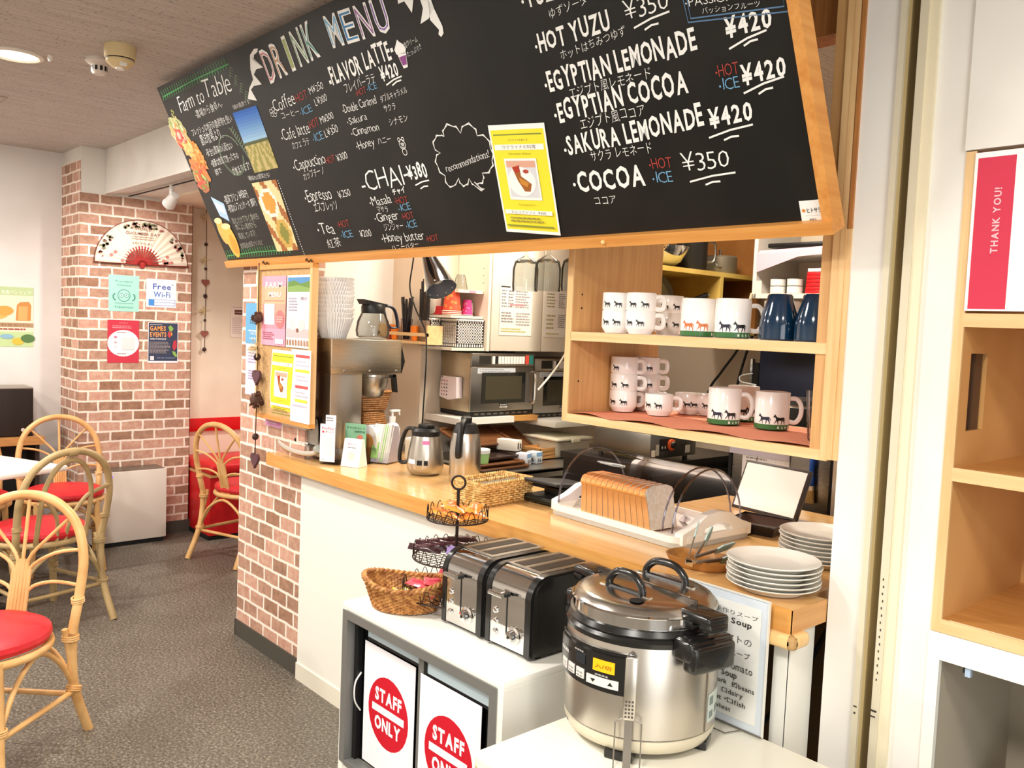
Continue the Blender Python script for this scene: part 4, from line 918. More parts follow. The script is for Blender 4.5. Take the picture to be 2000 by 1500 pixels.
# cork board with its papers
t = thing('cork_board', 'wood-framed cork board hanging at the end of the counter', 'notice board', (-3.30, 1.69, 1.40))
S3 = Matrix.Translation((3.30, -1.69, -1.40))
B(m_noise('cork', (206, 168, 118), (184, 144, 96), 120.0, 0.9)).at(S3).box(-3.52, -3.07, 1.672, 1.69, 1.075, 1.70).build('cork_panel', t)
B(FRAME).at(S3).box(-3.538, -3.055, 1.664, 1.692, 1.695, 1.715).box(-3.538, -3.055, 1.664, 1.692, 1.060, 1.078).mat(PLY).box(-3.538, -3.520, 1.664, 1.692, 1.078, 1.695).box(-3.073, -3.055, 1.664, 1.692, 1.078, 1.695).build('frame', t)
paper('pink_flyer', 'pink and orange flyer at the upper left of the cork board', 'flyer', (-3.495, 1.668, 1.376), FX, UZ, 0.218, 0.292, [('r', 0, 0.60, 1, 0.85, 'f0b090'), ('r', 0, 0.40, 1, 0.60, 'f0a08c'), ('r', 0, 0.25, 1, 0.40, 'ec94a4'), ('t', 'FARM', 0.15, 0.83, 0.85, 0.08, 'fbe8e4', 0.02), ('t', 'MENU', 0.3, 0.70, 0.8, 0.07, 'fbf0ec', 0.02), ('r', 0.1, 0.64, 0.95, 0.645, 'e06a60'), ('r', 0.12, 0.30, 0.56, 0.60, 'f6ecea'), ('e', 0.78, 0.38, 0.18, 0.13, 'e07878'), ('l', 0.65, 0.33, 0.92, 0.43, 3, 'f4c0b8'), ('l', 0.08, 0.08, 0.6, 0.2, 4, 'a05870'), ('r', 0.62, 0.03, 0.95, 0.10, 'f4e4f0')], 'eea0b4')
paper('picture_calendar', 'calendar with a meadow photo and a flower photo on the cork board', 'calendar', (-3.268, 1.668, 1.376), FX, UZ, 0.196, 0.292, [('r', 0.03, 0.77, 0.97, 0.97, '5a90c0'), ('p', [(0.03, 0.90), (0.3, 0.93), (0.6, 0.88), (0.97, 0.92), (0.97, 0.77), (0.03, 0.77)], '6c8c48'), ('p', [(0.03, 0.84), (0.5, 0.86), (0.97, 0.82), (0.97, 0.77), (0.03, 0.77)], '8aa860'), ('r', 0.03, 0.14, 0.97, 0.75, 'd8d4dc'), ('r', 0.03, 0.14, 0.97, 0.26, 'd0b8b8'), ('e', 0.30, 0.33, 0.16, 0.09, 'f2e8d0'), ('e', 0.55, 0.37, 0.16, 0.10, 'f6ece0'), ('e', 0.66, 0.31, 0.14, 0.08, 'f2e4cc'), ('e', 0.50, 0.24, 0.05, 0.03, '8a5a48'), ('l', 0.1, 0.5, 0.5, 0.7, 5, 'b4b0bc'), ('t', '牧場だより', 0.62, 0.66, 0.9, 0.04, '8a6a78')] + [('r', 0.05 + q * 0.125, 0.03, 0.10 + q * 0.125, 0.11, 'a8744c') for q in range(8)], 'f4f2f2')
paper('menu_flyer', 'curling yellow flyer with a cake photo at the lower left of the cork board', 'flyer', (-3.405, 1.662, 1.072), Vector((1, 0, 0)), Vector((0.10, 0, 1)), 0.200, 0.290, FLY, 'f6f4ec', None, -0.02)
paper('price_list', 'white price list with red and yellow bars at the lower right of the cork board', 'notice', (-3.205, 1.662, 1.078), FX, UZ, 0.160, 0.292, [('r', 0.22, 0.89, 0.95, 0.93, 'd85a58'), ('l', 0.25, 0.76, 0.95, 0.86, 2, 'c0b8c8'), ('r', 0.22, 0.69, 0.95, 0.73, 'e8d848'), ('l', 0.25, 0.56, 0.9, 0.66, 2, 'c8c0cc'), ('r', 0.24, 0.47, 0.90, 0.51, 'd85a58'), ('l', 0.25, 0.34, 0.9, 0.44, 2, 'c8c0cc'), ('r', 0.24, 0.28, 0.88, 0.32, 'e8d848'), ('l', 0.1, 0.2, 0.9, 0.26, 1, 'c8c4d0')], 'f4f2f8')
# ceiling fittings
t = thing('smoke_detector', 'larger cream fire detector on the ceiling, in front of the small one', 'smoke detector', (-3.529, 1.088, 2.5))
B(mat('aged_cream', (222, 200, 152), 0.5)).lathe([(0.055, 0), (0.057, -0.012), (0.056, -0.045), (0.050, -0.050), (0.050, -0.056), (0.050, -0.062), (0.030, -0.080), (0.0001, -0.084)], 32).build('body', t)
B(BLACK).lathe([(0.0512, -0.047), (0.0512, -0.053)], 32, cap=False).build('slot_ring', t)
B(WHITEP).lathe([(0.016, -0.079), (0.016, -0.088), (0.0001, -0.090)], 16).box(0.03, 0.042, -0.012, 0.012, -0.080, -0.066).build('sensor', t)
t = thing('smoke_detector', 'smaller white smoke detector on the ceiling behind the cream one', 'smoke detector', (-3.78, 1.085, 2.5))
B(mat('detector_white', (226, 216, 206), 0.5)).lathe([(0.050, 0), (0.052, -0.012), (0.040, -0.022), (0.030, -0.026), (0.030, -0.050), (0.022, -0.060), (0.0001, -0.062)], 28).build('body', t)
k = B(BLACK)
for q in range(10): a = q * PI / 5; k.at(Matrix.Rotation(a, 4, 'Z')).box(0.0295, 0.0308, -0.005, 0.005, -0.048, -0.030)
k.build('vents', t)
t = thing('downlight', 'round recessed downlight in the ceiling at the upper left', 'ceiling light', (-3.98, 0.83, 2.5))
B(mat('downlight_trim', (232, 226, 214), 0.4)).lathe([(0.100, 0), (0.100, -0.006), (0.086, -0.010), (0.080, -0.002)], 36, cap=False).build('trim_ring', t)
B(mat('downlight_glow', (255, 250, 230), 0.5, emit=(255, 248, 214), emit_s=4.0)).lathe([(0.080, -0.003), (0.0001, -0.004)], 36, cap=False).build('diffuser', t)
single(B(mat('white_tip', (240, 236, 230), 0.4)).lathe([(0.008, 0), (0.010, -0.012), (0.006, -0.022), (0.0001, -0.026)], 12), 'ceiling_hook', 'tiny white hook on the ceiling beside the downlight', 'hook', (-3.88, 0.93, 2.5))
k = B(mat('vent_line', (176, 160, 150), 0.8)).box(-0.14, 0.14, -0.07, 0.07, -0.004, 0.0).mat(CEIL).box(-0.13, 0.13, -0.06, 0.06, -0.005, -0.004)
single(k, 'ceiling_hatch', 'shallow square hatch in the ceiling below the downlight', 'hatch', (-4.95, 0.9, 2.5))
t = thing('track_spotlight', 'white spotlight hanging from the track above the brick column', 'spotlight', (-5.05, 1.846, 2.222))
B(MATBLACK).box(-0.73, 0.55, -0.006, 0.006, -0.004, 0.0).build('track', t)
ax = (Vector((-5.84, 1.80, 1.68)) - Vector((-5.05, 1.846, 2.13))).normalized()
RQ = Matrix.Translation((0, 0, -0.085)) @ ax.to_track_quat('Z', 'Y').to_matrix().to_4x4()
B(WHITEP).cyl((0, 0, 0), (0, 0, -0.065), 0.014, n=14).build('stem', t)
B(WHITEP).at(RQ).lathe([(0.0001, -0.055), (0.022, -0.052), (0.030, -0.02), (0.036, 0.045), (0.033, 0.045), (0.028, 0.0)], 24, cap=False).build('shade', t)
B(mat('spot_glow', (255, 250, 240), 0.4, emit=(255, 244, 230), emit_s=12.0)).at(RQ).lathe([(0.030, 0.030), (0.0001, 0.034)], 24, cap=False).build('bulb', t)
# ================================================================ front of the counter: showcase, toasters, soup pot
ALU = mat('grey_aluminium', (132, 132, 128), 0.45, 0.5)
SHADOWBOX = mat('showcase_inside', (58, 56, 52), 0.6)
t = thing('glass_showcase', 'low white refrigerated showcase with two sliding glass doors below the counter', 'showcase', (-1.75, 1.48, 0))
S4 = Matrix.Translation((1.75, -1.48, 0))
k = B(WHITEL).at(S4)
k.box(-2.10, -1.40, 1.265, 1.692, 0.678, 0.70, 0.004).box(-2.10, -2.078, 1.265, 1.692, 0.0, 0.68).box(-1.422, -1.40, 1.265, 1.692, 0.0, 0.68).box(-2.08, -1.42, 1.27, 1.692, 0.0, 0.232)
k.mat(SHADOWBOX).box(-2.08, -1.42, 1.66, 1.69, 0.23, 0.68); k.build('cabinet', t)
k = B(mat('showcase_floor', (206, 200, 180), 0.5)).at(S4).box(-2.078, -1.422, 1.30, 1.66, 0.232, 0.238); k.mat(STEELD)
for q in range(16): k.cyl((-2.07 + q * 0.043, 1.32, 0.44), (-2.07 + q * 0.043, 1.65, 0.44), 0.002, n=6)
k.cyl((-2.075, 1.32, 0.437), (-1.425, 1.32, 0.437), 0.003, n=6); k.build('inner_shelf', t)
k = B(ALU).at(S4).box(-2.092, -2.066, 1.262, 1.30, 0.236, 0.679).box(-1.446, -1.420, 1.262, 1.30, 0.236, 0.679).box(-2.066, -1.446, 1.262, 1.30, 0.655, 0.679).box(-2.066, -1.446, 1.262, 1.30, 0.232, 0.246)
k.mat(BLACK).box(-2.066, -2.050, 1.288, 1.306, 0.246, 0.655); k.build('door_frame', t)
GLASST = m_clear('tinted_glass', (222, 230, 230), 0.2, 0.03, 0.0)
HEAD = mat('pale_blue_header', (196, 214, 222), 0.35)
for nm, x0, x1, y in (('door', -2.05, -1.735, 1.305), ('door', -1.748, -1.446, 1.288)):
    k = B(GLASST).at(S4).box(x0, x1, y, y + 0.004, 0.246, 0.655)
    k.mat(HEAD).box(x0 + (0.03 if y > 1.30 else 0.018), x1 - 0.012, y - 0.002, y, 0.612, 0.652)
    d = k.build(nm, t)
    k = B(ALU).at(S4)
    if y < 1.30: k.box(x0, x0 + 0.022, y - 0.006, y + 0.006, 0.246, 0.655).mat(BLACK).box(x0 + 0.022, x0 + 0.034, y - 0.004, y + 0.006, 0.246, 0.655)
    k.mat(BLACK).box(x0 + 0.03, x1 - 0.012, y - 0.003, y, 0.604, 0.612); k.build('door_stile', d)
k = B(WHITEP).at(S4).tube(smooth_path([(-2.045, 1.300, 0.50), (-2.052, 1.285, 0.47), (-2.052, 1.285, 0.42), (-2.045, 1.300, 0.39)], 4), 0.005, 8, flat=0.5); k.build('door_handle', t)
def staff_sign(label, x, y, z):
    items = [('e', 0.5, 0.50, 0.395, 0.290, 'c81428'), ('t', 'STAFF', 0.24, 0.575, 0.76, 0.100, 'f6f4f4', 0.045), ('r', 0.185, 0.475, 0.815, 0.535, 'eeeaf0'), ('t', 'ONLY', 0.245, 0.345, 0.755, 0.100, 'f6f4f4', 0.045)]
    return paper('staff_only_sign', label, 'sign', (x, y, z), FX, UZ, 0.245, 0.345, items, 'f2f0f4', 'staff only signs on the showcase doors')
staff_sign('STAFF ONLY paper sign on the left showcase door', -2.028, 1.300, 0.255)
staff_sign('STAFF ONLY paper sign on the right showcase door', -1.735, 1.281, 0.262)
single(B(STEELX).lathe([(0.0001, 0), (0.05, 0), (0.055, 0.03), (0.052, 0.03), (0.047, 0.004)], 24, cap=False), 'metal_bowl', 'small metal bowl inside the showcase at its right end', 'bowl', (-1.485, 1.40, 0.443))

# ---------------------------------------------------------------- table with the soup pot
t = thing('side_table', 'white topped side table with rounded corners under the soup pot', 'table', (-0.94, 1.37, 0))
def rrect(x0, x1, y0, y1, r, n=6):
    return arc(x1 - r, y1 - r, r, 0, 90, n) + arc(x0 + r, y1 - r, r, 90, 180, n) + arc(x0 + r, y0 + r, r, 180, 270, n) + arc(x1 - r, y0 + r, r, 270, 360, n)
S5 = Matrix.Translation((0.94, -1.37, 0))
B(mat('cream_laminate', (242, 238, 222), 0.28)).at(S5).prism(rrect(-1.30, -0.58, 1.09, 1.638, 0.03), 0.602, 0.63, 'z').mat(mat('wood_rim', (206, 178, 138), 0.4)).prism(rrect(-1.301, -0.579, 1.089, 1.639, 0.03), 0.598, 0.612, 'z').build('table_top', t)
B(mat('grey_board', (150, 144, 134), 0.6)).at(S5).box(-1.27, -0.61, 1.12, 1.62, 0.54, 0.60).build('apron', t)
for x in (-1.27, -0.64):
    for y in (1.12, 1.59): B(WHITEP).at(S5).box(x, x + 0.03, y, y + 0.03, 0, 0.55).build('leg', t)
PB = mat('pot_black', (24, 23, 22), 0.25, coat=0.3)
t = thing('soup_pot', 'large round stainless steel soup warmer with a hinged lid and a black control panel', 'soup pot', (-1.163, 1.450, 0.63))
R0 = 0.163
B(STEEL).lathe([(R0 - 0.004, 0.052), (R0, 0.054), (R0, 0.245), (R0 - 0.002, 0.250)], 72, cap=False).build('body', t)
B(mat('pot_base_cream', (212, 204, 184), 0.35, 0.4)).lathe([(0.0001, 0.012), (R0 - 0.03, 0.012), (R0 - 0.010, 0.022), (R0 - 0.001, 0.040), (R0 - 0.001, 0.050), (R0 - 0.006, 0.052)], 72, cap=False).build('base_ring', t)
for a in (-20, 70, 160, 250):
    B(PB).at(Matrix.Rotation(math.radians(a - 45), 4, 'Z')).box(R0 - 0.045, R0 - 0.008, -0.03, 0.03, 0.0, 0.020, 0.004).build('foot', t)
B(PB).lathe([(R0 - 0.010, 0.240), (R0 + 0.003, 0.242), (R0 + 0.004, 0.252), (R0 - 0.002, 0.258), (R0 + 0.001, 0.264), (R0 - 0.004, 0.274), (R0 - 0.012, 0.276)], 72, cap=False).build('black_collar', t)
lid = B(CHROME).lathe([(R0 - 0.014, 0.268), (R0 - 0.010, 0.270), (R0 - 0.010, 0.297), (R0 - 0.006, 0.300), (R0 - 0.010, 0.303)], 72, cap=False)
lid.mat(m_brushed('lid_steel', (196, 190, 182), 0.22, 'x', 0.08)).lathe([(R0 - 0.010, 0.302), (R0 - 0.018, 0.312), (R0 - 0.032, 0.318), (R0 - 0.060, 0.321), (0.0001, 0.326)], 72, cap=False)
lid.mat(mat('lid_gap', (90, 84, 78), 0.3, 0.8)).box(-0.145, 0.145, -0.002, 0.002, 0.318, 0.3285)
lid.mat(CHROME).cyl((-0.12, 0.004, 0.328), (0.12, 0.004, 0.328), 0.0022, n=8)
lid.at(Matrix.Rotation(math.radians(-55), 4, 'Z')).mat(MATBLACK).lathe([(0.015, 0.3215), (0.015, 0.3225), (0.0001, 0.3226)], 14, c=(0.112, 0, 0)).at()
LRot = Matrix.Rotation(math.radians(-2), 4, 'Z')
lid = lid.build('lid', t); lid.rotation_euler = (0, 0, math.radians(-4))
for y, w_, nm in ((-0.064, 0.046, 'lid_handle'), (0.070, 0.055, 'lid_handle')):
    k = B(PB).tube(smooth_path([(-w_, y, 0.318), (-w_ * 0.95, y, 0.338), (-w_ * 0.55, y, 0.357), (0, y, 0.361), (w_ * 0.55, y, 0.357), (w_ * 0.95, y, 0.338), (w_, y, 0.318)], 5), 0.0085, 10)
    k.tube([(-w_, y, 0.322), (w_, y, 0.322)], 0.007, 8); k.mat(CHROME).box(-w_ - 0.022, -w_ - 0.006, y - 0.006, y + 0.006, 0.318, 0.324).box(w_ + 0.006, w_ + 0.022, y - 0.006, y + 0.006, 0.318, 0.324)
    k.build(nm, t)
for s, a in ((1, -8), (-1, -8)):      # side handles of the body and of the lid
    k = B(PB).at(Matrix.Rotation(math.radians(a if s > 0 else 180 + a), 4, 'Z'))
    k.box(R0 - 0.012, R0 + 0.040, -0.062, 0.062, 0.225, 0.270, 0.010, 3).box(R0 + 0.012, R0 + 0.050, -0.058, 0.058, 0.205, 0.262, 0.010, 3); k.build('side_handle', t)
    k = B(PB).at(Matrix.Rotation(math.radians(a if s > 0 else 180 + a), 4, 'Z'))
    k.box(R0 - 0.030, R0 + 0.052, -0.030, 0.030, 0.296, 0.318, 0.007, 3).box(R0 + 0.022, R0 + 0.054, -0.028, 0.028, 0.282, 0.305, 0.007, 3).box(R0 - 0.022, R0 + 0.006, -0.026, 0.026, 0.278, 0.300, 0.004); k.build('lid_lug', t)
# control panel wrapped round the front
def curved(mb, a0, a1, z0, z1, r, th, n=20):
    pts = []
    for i in range(n + 1):
        a = math.radians(a0 + (a1 - a0) * i / n); pts.append((math.cos(a), math.sin(a)))
    vs = [(x * (r + q), y * (r + q), z) for q in (0, th) for z in (z0, z1) for x, y in pts]; m_ = n + 1; fs = []
    for i in range(n):
        fs += [(2 * m_ + i, 2 * m_ + i + 1, 3 * m_ + i + 1, 3 * m_ + i), (i, i + 1, 2 * m_ + i + 1, 2 * m_ + i), (m_ + i, 3 * m_ + i, 3 * m_ + i + 1, m_ + i + 1)]
    fs += [(0, 2 * m_, 3 * m_, m_), (n, m_ + n, 3 * m_ + n, 2 * m_ + n)]
    return mb.add(vs, fs)
CPA = -92.0
cp = B(PB)
curved(cp, CPA - 36, CPA + 36, 0.142, 0.228, R0 - 0.002, 0.010, 28); curved(cp, CPA - 33, CPA + 38, 0.150, 0.220, R0, 0.012, 28)
o = curved(B(mat('orange_button', (248, 186, 24), 0.4)), CPA + 8, CPA + 24, 0.184, 0.208, R0 + 0.012, 0.002, 8).build('button', t); o['label'] = 'orange power button'
BG = mat('button_grey', (216, 212, 206), 0.4)
for a in (-27, -17, -7): curved(B(BG), CPA + a, CPA + a + 7.5, 0.156, 0.176, R0 + 0.012, 0.002, 4).build('button', t)
curved(B(BG), CPA + 3.0, CPA + 27, 0.154, 0.172, R0 + 0.012, 0.002, 10).build('button', t)
bt = cp
def ctext(mb, s, a0, a1, z, h, m_, bold=0.0):
    am = math.radians((a0 + a1) / 2 + CPA); r = R0 + 0.0148; ux = Vector((-math.sin(am), math.cos(am), 0)); w_ = r * math.radians(a1 - a0)
    mb.mat(m_); text(mb, s, Vector((math.cos(am), math.sin(am), 0)) * r + Vector((0, 0, z)) - ux * w_ / 2, ux, UZ, h, w_, bold)
ctext(bt, '入/切', 10, 22, 0.192, 0.0075, mat('print_brown', (150, 80, 20), 0.5), 0.01)
ctext(bt, 'TIGER', -28, -16, 0.194, 0.006, mat('print_white', (226, 224, 220), 0.5), 0.02)
ctext(bt, '保温温度', -9, 0, 0.211, 0.003, mat('print_white', (226, 224, 220), 0.5))
ctext(bt, '温度設定', 10, 20, 0.176, 0.003, mat('print_white', (226, 224, 220), 0.5))
for a, s in ((-26, '高温'), (-16, '中温'), (-6, '低温')): ctext(bt, s, a, a + 5.5, 0.166, 0.003, mat('print_dark', (70, 66, 62), 0.5)); ctext(bt, '保温', a, a + 5.5, 0.159, 0.003, mat('print_dark', (70, 66, 62), 0.5))
bt.mat(BLACK)
for a, d in ((8.5, -1), (21.5, 1)):
    am = math.radians(a + CPA); r = R0 + 0.0148; ux = Vector((-math.sin(am), math.cos(am), 0)); c = Vector((math.cos(am), math.sin(am), 0)) * r + Vector((0, 0, 0.163))
    bt.poly([c + ux * -0.006 - Vector((0, 0, 0.003 * d)), c + ux * 0.006 - Vector((0, 0, 0.003 * d)), c + Vector((0, 0, 0.0045 * d))])
bt.mat(mat('display_dark', (38, 42, 46), 0.2)); curved(bt, CPA - 8, CPA + 1, 0.186, 0.207, R0 + 0.0122, 0.0015, 6)
bt.build('control_panel', t)
k = B(mat('pale_sticker', (186, 198, 192), 0.5)); curved(k, 8, 30, 0.070, 0.130, R0, 0.001, 6); k.mat(mat('sticker_print', (110, 124, 120), 0.5)); curved(k, 10, 16, 0.105, 0.122, R0 + 0.001, 0.0006, 3); curved(k, 20, 26, 0.080, 0.097, R0 + 0.001, 0.0006, 3); curved(k, 10, 16, 0.078, 0.092, R0 + 0.001, 0.0006, 3); k.build('warning_label', t)
k = B(STEELD); curved(k, 4.5, 5, 0.054, 0.24, R0, 0.002, 2); k.build('body_seam', t)
# tongs leaning on the front of the pot
t = thing('steel_tongs', 'slim steel serving tongs standing against the front of the soup pot', 'tongs', (-1.062, 1.295, 0.630), 0.0)
d_ = Vector((-0.62, 0.78, 0)); TR = Matrix.Rotation(math.atan2(0.78, -0.62) - PI / 2, 4, 'Z') @ Matrix.Rotation(math.radians(-4), 4, 'X')
k = B(STEELD).at(TR).tube(smooth_path([(-0.010, 0, 0.20), (-0.010, 0, 0.222), (0, 0, 0.234), (0.010, 0, 0.222), (0.010, 0, 0.20)], 4), 0.0018, 6); k.build('hanging_loop', t)
k = B(STEEL).at(TR).box(-0.0125, 0.0125, -0.006, 0.006, 0.100, 0.226, 0.004, 2); k.mat(mat('hole', (84, 80, 76), 0.6, 0.5))
for i in range(3):
    for j in range(5): k.lathe([(0.0022, -0.0064), (0.0001, -0.0066)], 8, 'y', (0, 0, 0)) if False else k.box(-0.0085 + i * 0.0065, -0.0045 + i * 0.0065, -0.0066, -0.006, 0.106 + j * 0.0075, 0.110 + j * 0.0075)
k.build('grip', t)
k = B(STEELD).at(TR).box(-0.008, 0.008, -0.003, 0.003, 0.0, 0.105)
for s in (-1, 1): k.tube(smooth_path([(s * 0.010, 0, 0.103), (s * 0.024, 0, 0.096), (s * 0.026, 0, 0.085), (s * 0.026, 0, 0.0)], 4), 0.0016, 6)
k.build('arms', t)
# framed soup sign
t = thing('soup_sign', "white hand-written today's soup sign in a clear frame leaning on the counter", 'sign', (-1.18, 1.628, 0.634))
k = B(mat('sign_board', (206, 214, 222), 0.3)).box(0, 0.212, 0, 0.006, 0, 0.298, 0.0).mat(mat('sign_rim', (226, 224, 214), 0.3)).box(-0.002, 0, -0.002, 0.006, 0, 0.298).box(0.212, 0.214, -0.002, 0.006, 0, 0.298).box(-0.002, 0.214, -0.002, 0.006, 0.298, 0.300); k.build('frame', t)
sg = MB(); HK = '3c3a38'
sheet(sg, (0.016, -0.0006, 0.020), FX, UZ, 0.180, 0.258,
      [('t', '今日の手作りスープ', 0.04, 0.89, 0.96, 0.038, HK), ('t', "Today's Soup", 0.04, 0.815, 0.88, 0.048, HK, 0.03), ('t', 'もちとトマトの', 0.02, 0.66, 0.90, 0.062, HK), ('t', 'スープ', 0.60, 0.545, 0.88, 0.05, HK), ('e', 0.5, 0.5, 0.001, 0.001, HK), ('t', 'Rice Cake & ', 0.0, 0.43, 0.45, 0.05, HK), ('t', 'Tomato', 0.56, 0.42, 0.93, 0.066, HK), ('t', 'Soup', 0.50, 0.345, 0.72, 0.055, HK, 0.01),
       ('t', '口pork  口beans', 0.30, 0.27, 0.97, 0.042, HK, 0.012), ('t', '口egg  口dairy', 0.20, 0.195, 0.82, 0.042, HK, 0.012), ('t', '口peanut  口fish', 0.10, 0.12, 0.86, 0.042, HK, 0.012), ('t', '口wheat', 0.34, 0.045, 0.66, 0.042, HK, 0.012),
       ('p', [(0.66, 0.30), (0.69, 0.285), (0.74, 0.325), (0.69, 0.297)], HK), ('p', [(0.55, 0.15), (0.58, 0.135), (0.63, 0.175), (0.58, 0.147)], HK)], 'e2e2dc')
sg.build('hand_written_sheet', t, smooth=False)
k = B(STEELD).tube([(0.0, -0.002, 0.002), (0.214, -0.002, 0.002)], 0.0015, 6).tube([(0.03, 0.0, 0.001), (0.05, -0.045, 0.0015), (0.15, -0.045, 0.0015), (0.165, 0.0, 0.001)], 0.0013, 6); k.build('wire_foot', t)

# ---------------------------------------------------------------- toasters
def toaster(label, loc):
    t = thing('toaster', label, 'toaster', loc, 0.0, 'chrome toasters on the showcase')
    prof = [(0.0, 0.012)] + [(0.0, 0.130)] + arc(0.055, 0.145, 0.055, 180, 90, 8) + arc(0.205, 0.145, 0.055, 90, 0, 8) + [(0.262, 0.012)]
    W_ = 0.158
    k = B(CHROME); k.prism([(a, b) for a, b in prof], 0.004, W_ - 0.026, 'x'); k.build('chrome_shell', t)
    big = [(-0.002, 0.008)] + [(-0.002, 0.130)] + arc(0.055, 0.145, 0.058, 180, 90, 8) + arc(0.205, 0.145, 0.058, 90, 0, 8) + [(0.264, 0.008)]
    k = B(PB); k.prism(big, W_ - 0.026, W_ - 0.006, 'x'); k.prism([(0.13 + (a - 0.13) * 0.95, 0.10 + (b - 0.10) * 0.95) for a, b in big], W_ - 0.006, W_, 'x'); k.build('side_cap', t)
    k = B(PB); k.prism(big, -0.012, 0.004, 'x'); k.build('side_cap', t)
    k = B(mat('slot_frame', (200, 198, 194), 0.25, 1.0)).box(0.006, W_ - 0.028, 0.050, 0.235, 0.2005, 0.2035); k.mat(mat('slot_dark', (52, 42, 34), 0.6, 0.3)).box(0.018, 0.056, 0.062, 0.225, 0.2036, 0.2042).box(0.072, 0.112, 0.062, 0.225, 0.2036, 0.2042)
    k.mat(mat('slot_wall', (120, 100, 78), 0.5, 0.6)).box(0.018, 0.024, 0.062, 0.225, 0.2042, 0.2046).box(0.072, 0.078, 0.062, 0.225, 0.2042, 0.2046); k.build('bread_slots', t)
    k = B(BLACK).box(0.064, 0.068, -0.001, 0.001, 0.045, 0.150); k.build('lever_slit', t)
    k = B(CHROME).cyl((0.066, -0.002, 0.148), (0.066, -0.030, 0.148), 0.0055, n=12).tube([(0.030, -0.028, 0.148), (0.080, -0.028, 0.148)], 0.0065, 10).mat(BLACK).box(0.062, 0.082, -0.022, -0.004, 0.144, 0.152); k.build('lever', t)
    k = B(CHROME).lathe([(0.024, 0.0), (0.022, -0.006), (0.016, -0.008), (0.014, -0.022), (0.0001, -0.024)], 28, 'y', (0.0, 0, 0)) if False else B(CHROME)
    KT = Matrix.Translation((0.096, 0, 0.050)) @ Matrix.Rotation(PI / 2, 4, 'X')
    k.at(KT).lathe([(0.023, 0.0), (0.022, 0.004), (0.015, 0.006), (0.013, 0.020), (0.0001, 0.022)], 28).at(); k.mat(BLACK).at(KT).lathe([(0.004, 0.0222), (0.0001, 0.0226)], 10); k.build('dial', t)
    for z in (0.040, 0.068, 0.096):
        B(CHROME).at(Matrix.Translation((0.025, 0, z)) @ Matrix.Rotation(PI / 2, 4, 'X')).lathe([(0.0085, 0), (0.008, 0.004), (0.006, 0.005), (0.0001, 0.0046)], 18).build('button', t)
    k = B(BLACK)
    for x in (0.01, 0.13):
        for y in (0.03, 0.23): k.box(x, x + 0.015, y, y + 0.015, 0, 0.012)
    k.build('feet', t)
    return t
t1 = toaster('chrome and black toaster on the showcase, next to the tiered stand', (-1.783, 1.388, 0.700))
dup(t1, (-1.602, 1.388, 0.700), 0, 'chrome and black toaster on the showcase, next to the soup pot')

# ---------------------------------------------------------------- wicker
WICK = mat('brown_wicker', (176, 118, 58), 0.55)
vv = coords(WICK, (1, 1, 1)); n1 = N(WICK, 'ShaderNodeTexNoise', Scale=60.0, Detail=3.0); Lk(WICK, vv, n1.inputs['Vector']); Lk(WICK, ramp(WICK, n1.outputs['Fac'], [(0.35, (140, 84, 36)), (0.65, (204, 148, 84))]), bsdf(WICK).inputs['Base Color'])
def woven(mb, fn, rows, n, r):
    """horizontal strands that pass in front of and behind n stakes; fn(angle 0..1, height 0..1, offset) -> point"""
    for j in range(rows):
        v_ = (j + 0.5) / rows
        mb.tube([fn(i / (2 * n), v_, r * 0.8 * (1 if (i + j) % 2 else -1)) for i in range(2 * n)], r, 5, True)
t = thing('butter_basket', 'oval brown wicker basket of butter portions on the showcase corner', 'basket', (-1.945, 1.372, 0.70), math.radians(38))
def ov(a, v_, d=0.0):
    q = 2 * PI * a; rx, ry = 0.088 + 0.030 * v_ + d, 0.062 + 0.026 * v_ + d
    return (rx * math.cos(q), ry * math.sin(q), 0.004 + (0.078 + 0.010 * math.cos(2 * q)) * v_)
k = B(WICK); woven(k, ov, 15, 34, 0.0034); k.grid(lambda a, b: (ov(a, 0)[0] * b, ov(a, 0)[1] * b, 0.004), 32, 3); k.grid(lambda a, b: ov(a, b, -0.003), 48, 3); k.build('basket_wall', t)
k = B(WICK)
for ph in (0, PI): k.tube([Vector(ov(i / 120, 1.0)) + Vector((0, 0, 0.004 * math.sin(i * 1.2 + ph))) + Vector((math.cos(2 * PI * i / 120), math.sin(2 * PI * i / 120), 0)) * 0.004 * math.cos(i * 1.2 + ph) for i in range(120)], 0.0048, 6, True)
k.build('braided_rim', t)
bw_ = MB().mat(mat('gold_foil', (246, 214, 74), 0.35, 0.1)).box(-0.015, 0.015, -0.011, 0.011, 0, 0.012, 0.002); bw_.mat(pcol('f4ecc0')).box(-0.010, 0.010, -0.0075, 0.0075, 0.0121, 0.0124)
BUT = [(-0.045, 0.0, 0.016, 0.2, 0.5, 0.3), (-0.020, 0.020, 0.018, 1.0, 0.1, 0.4), (-0.022, -0.015, 0.026, 2.0, -0.4, 0.2), (0.004, 0.004, 0.020, 0.6, 0.5, -0.3), (0.020, -0.022, 0.016, 1.4, 0.2, 0.3), (0.036, 0.012, 0.018, 2.4, -0.3, 0.2), (-0.004, 0.024, 0.034, 0.1, 0.6, 0.2), (0.050, -0.006, 0.014, 0.9, 0.1, 0.1), (-0.030, 0.005, 0.036, 1.2, 0.3, 0.5)]
o0 = None
for x, y, z, a, b, c in BUT:
    P_ = Tz(-1.945, 1.372, 0.70, math.radians(38)) @ Vector((x, y, z))
    if o0 is None: o0 = single(bw_, 'butter_portion', 'gold wrapped butter portion lying in the oval wicker basket', 'butter', P_, 0, 'butter portions in the basket'); o0.rotation_euler = (b, c, a)
    else: q_ = o0.copy(); COL.objects.link(q_); q_.location = P_; q_.rotation_euler = (b, c, a)

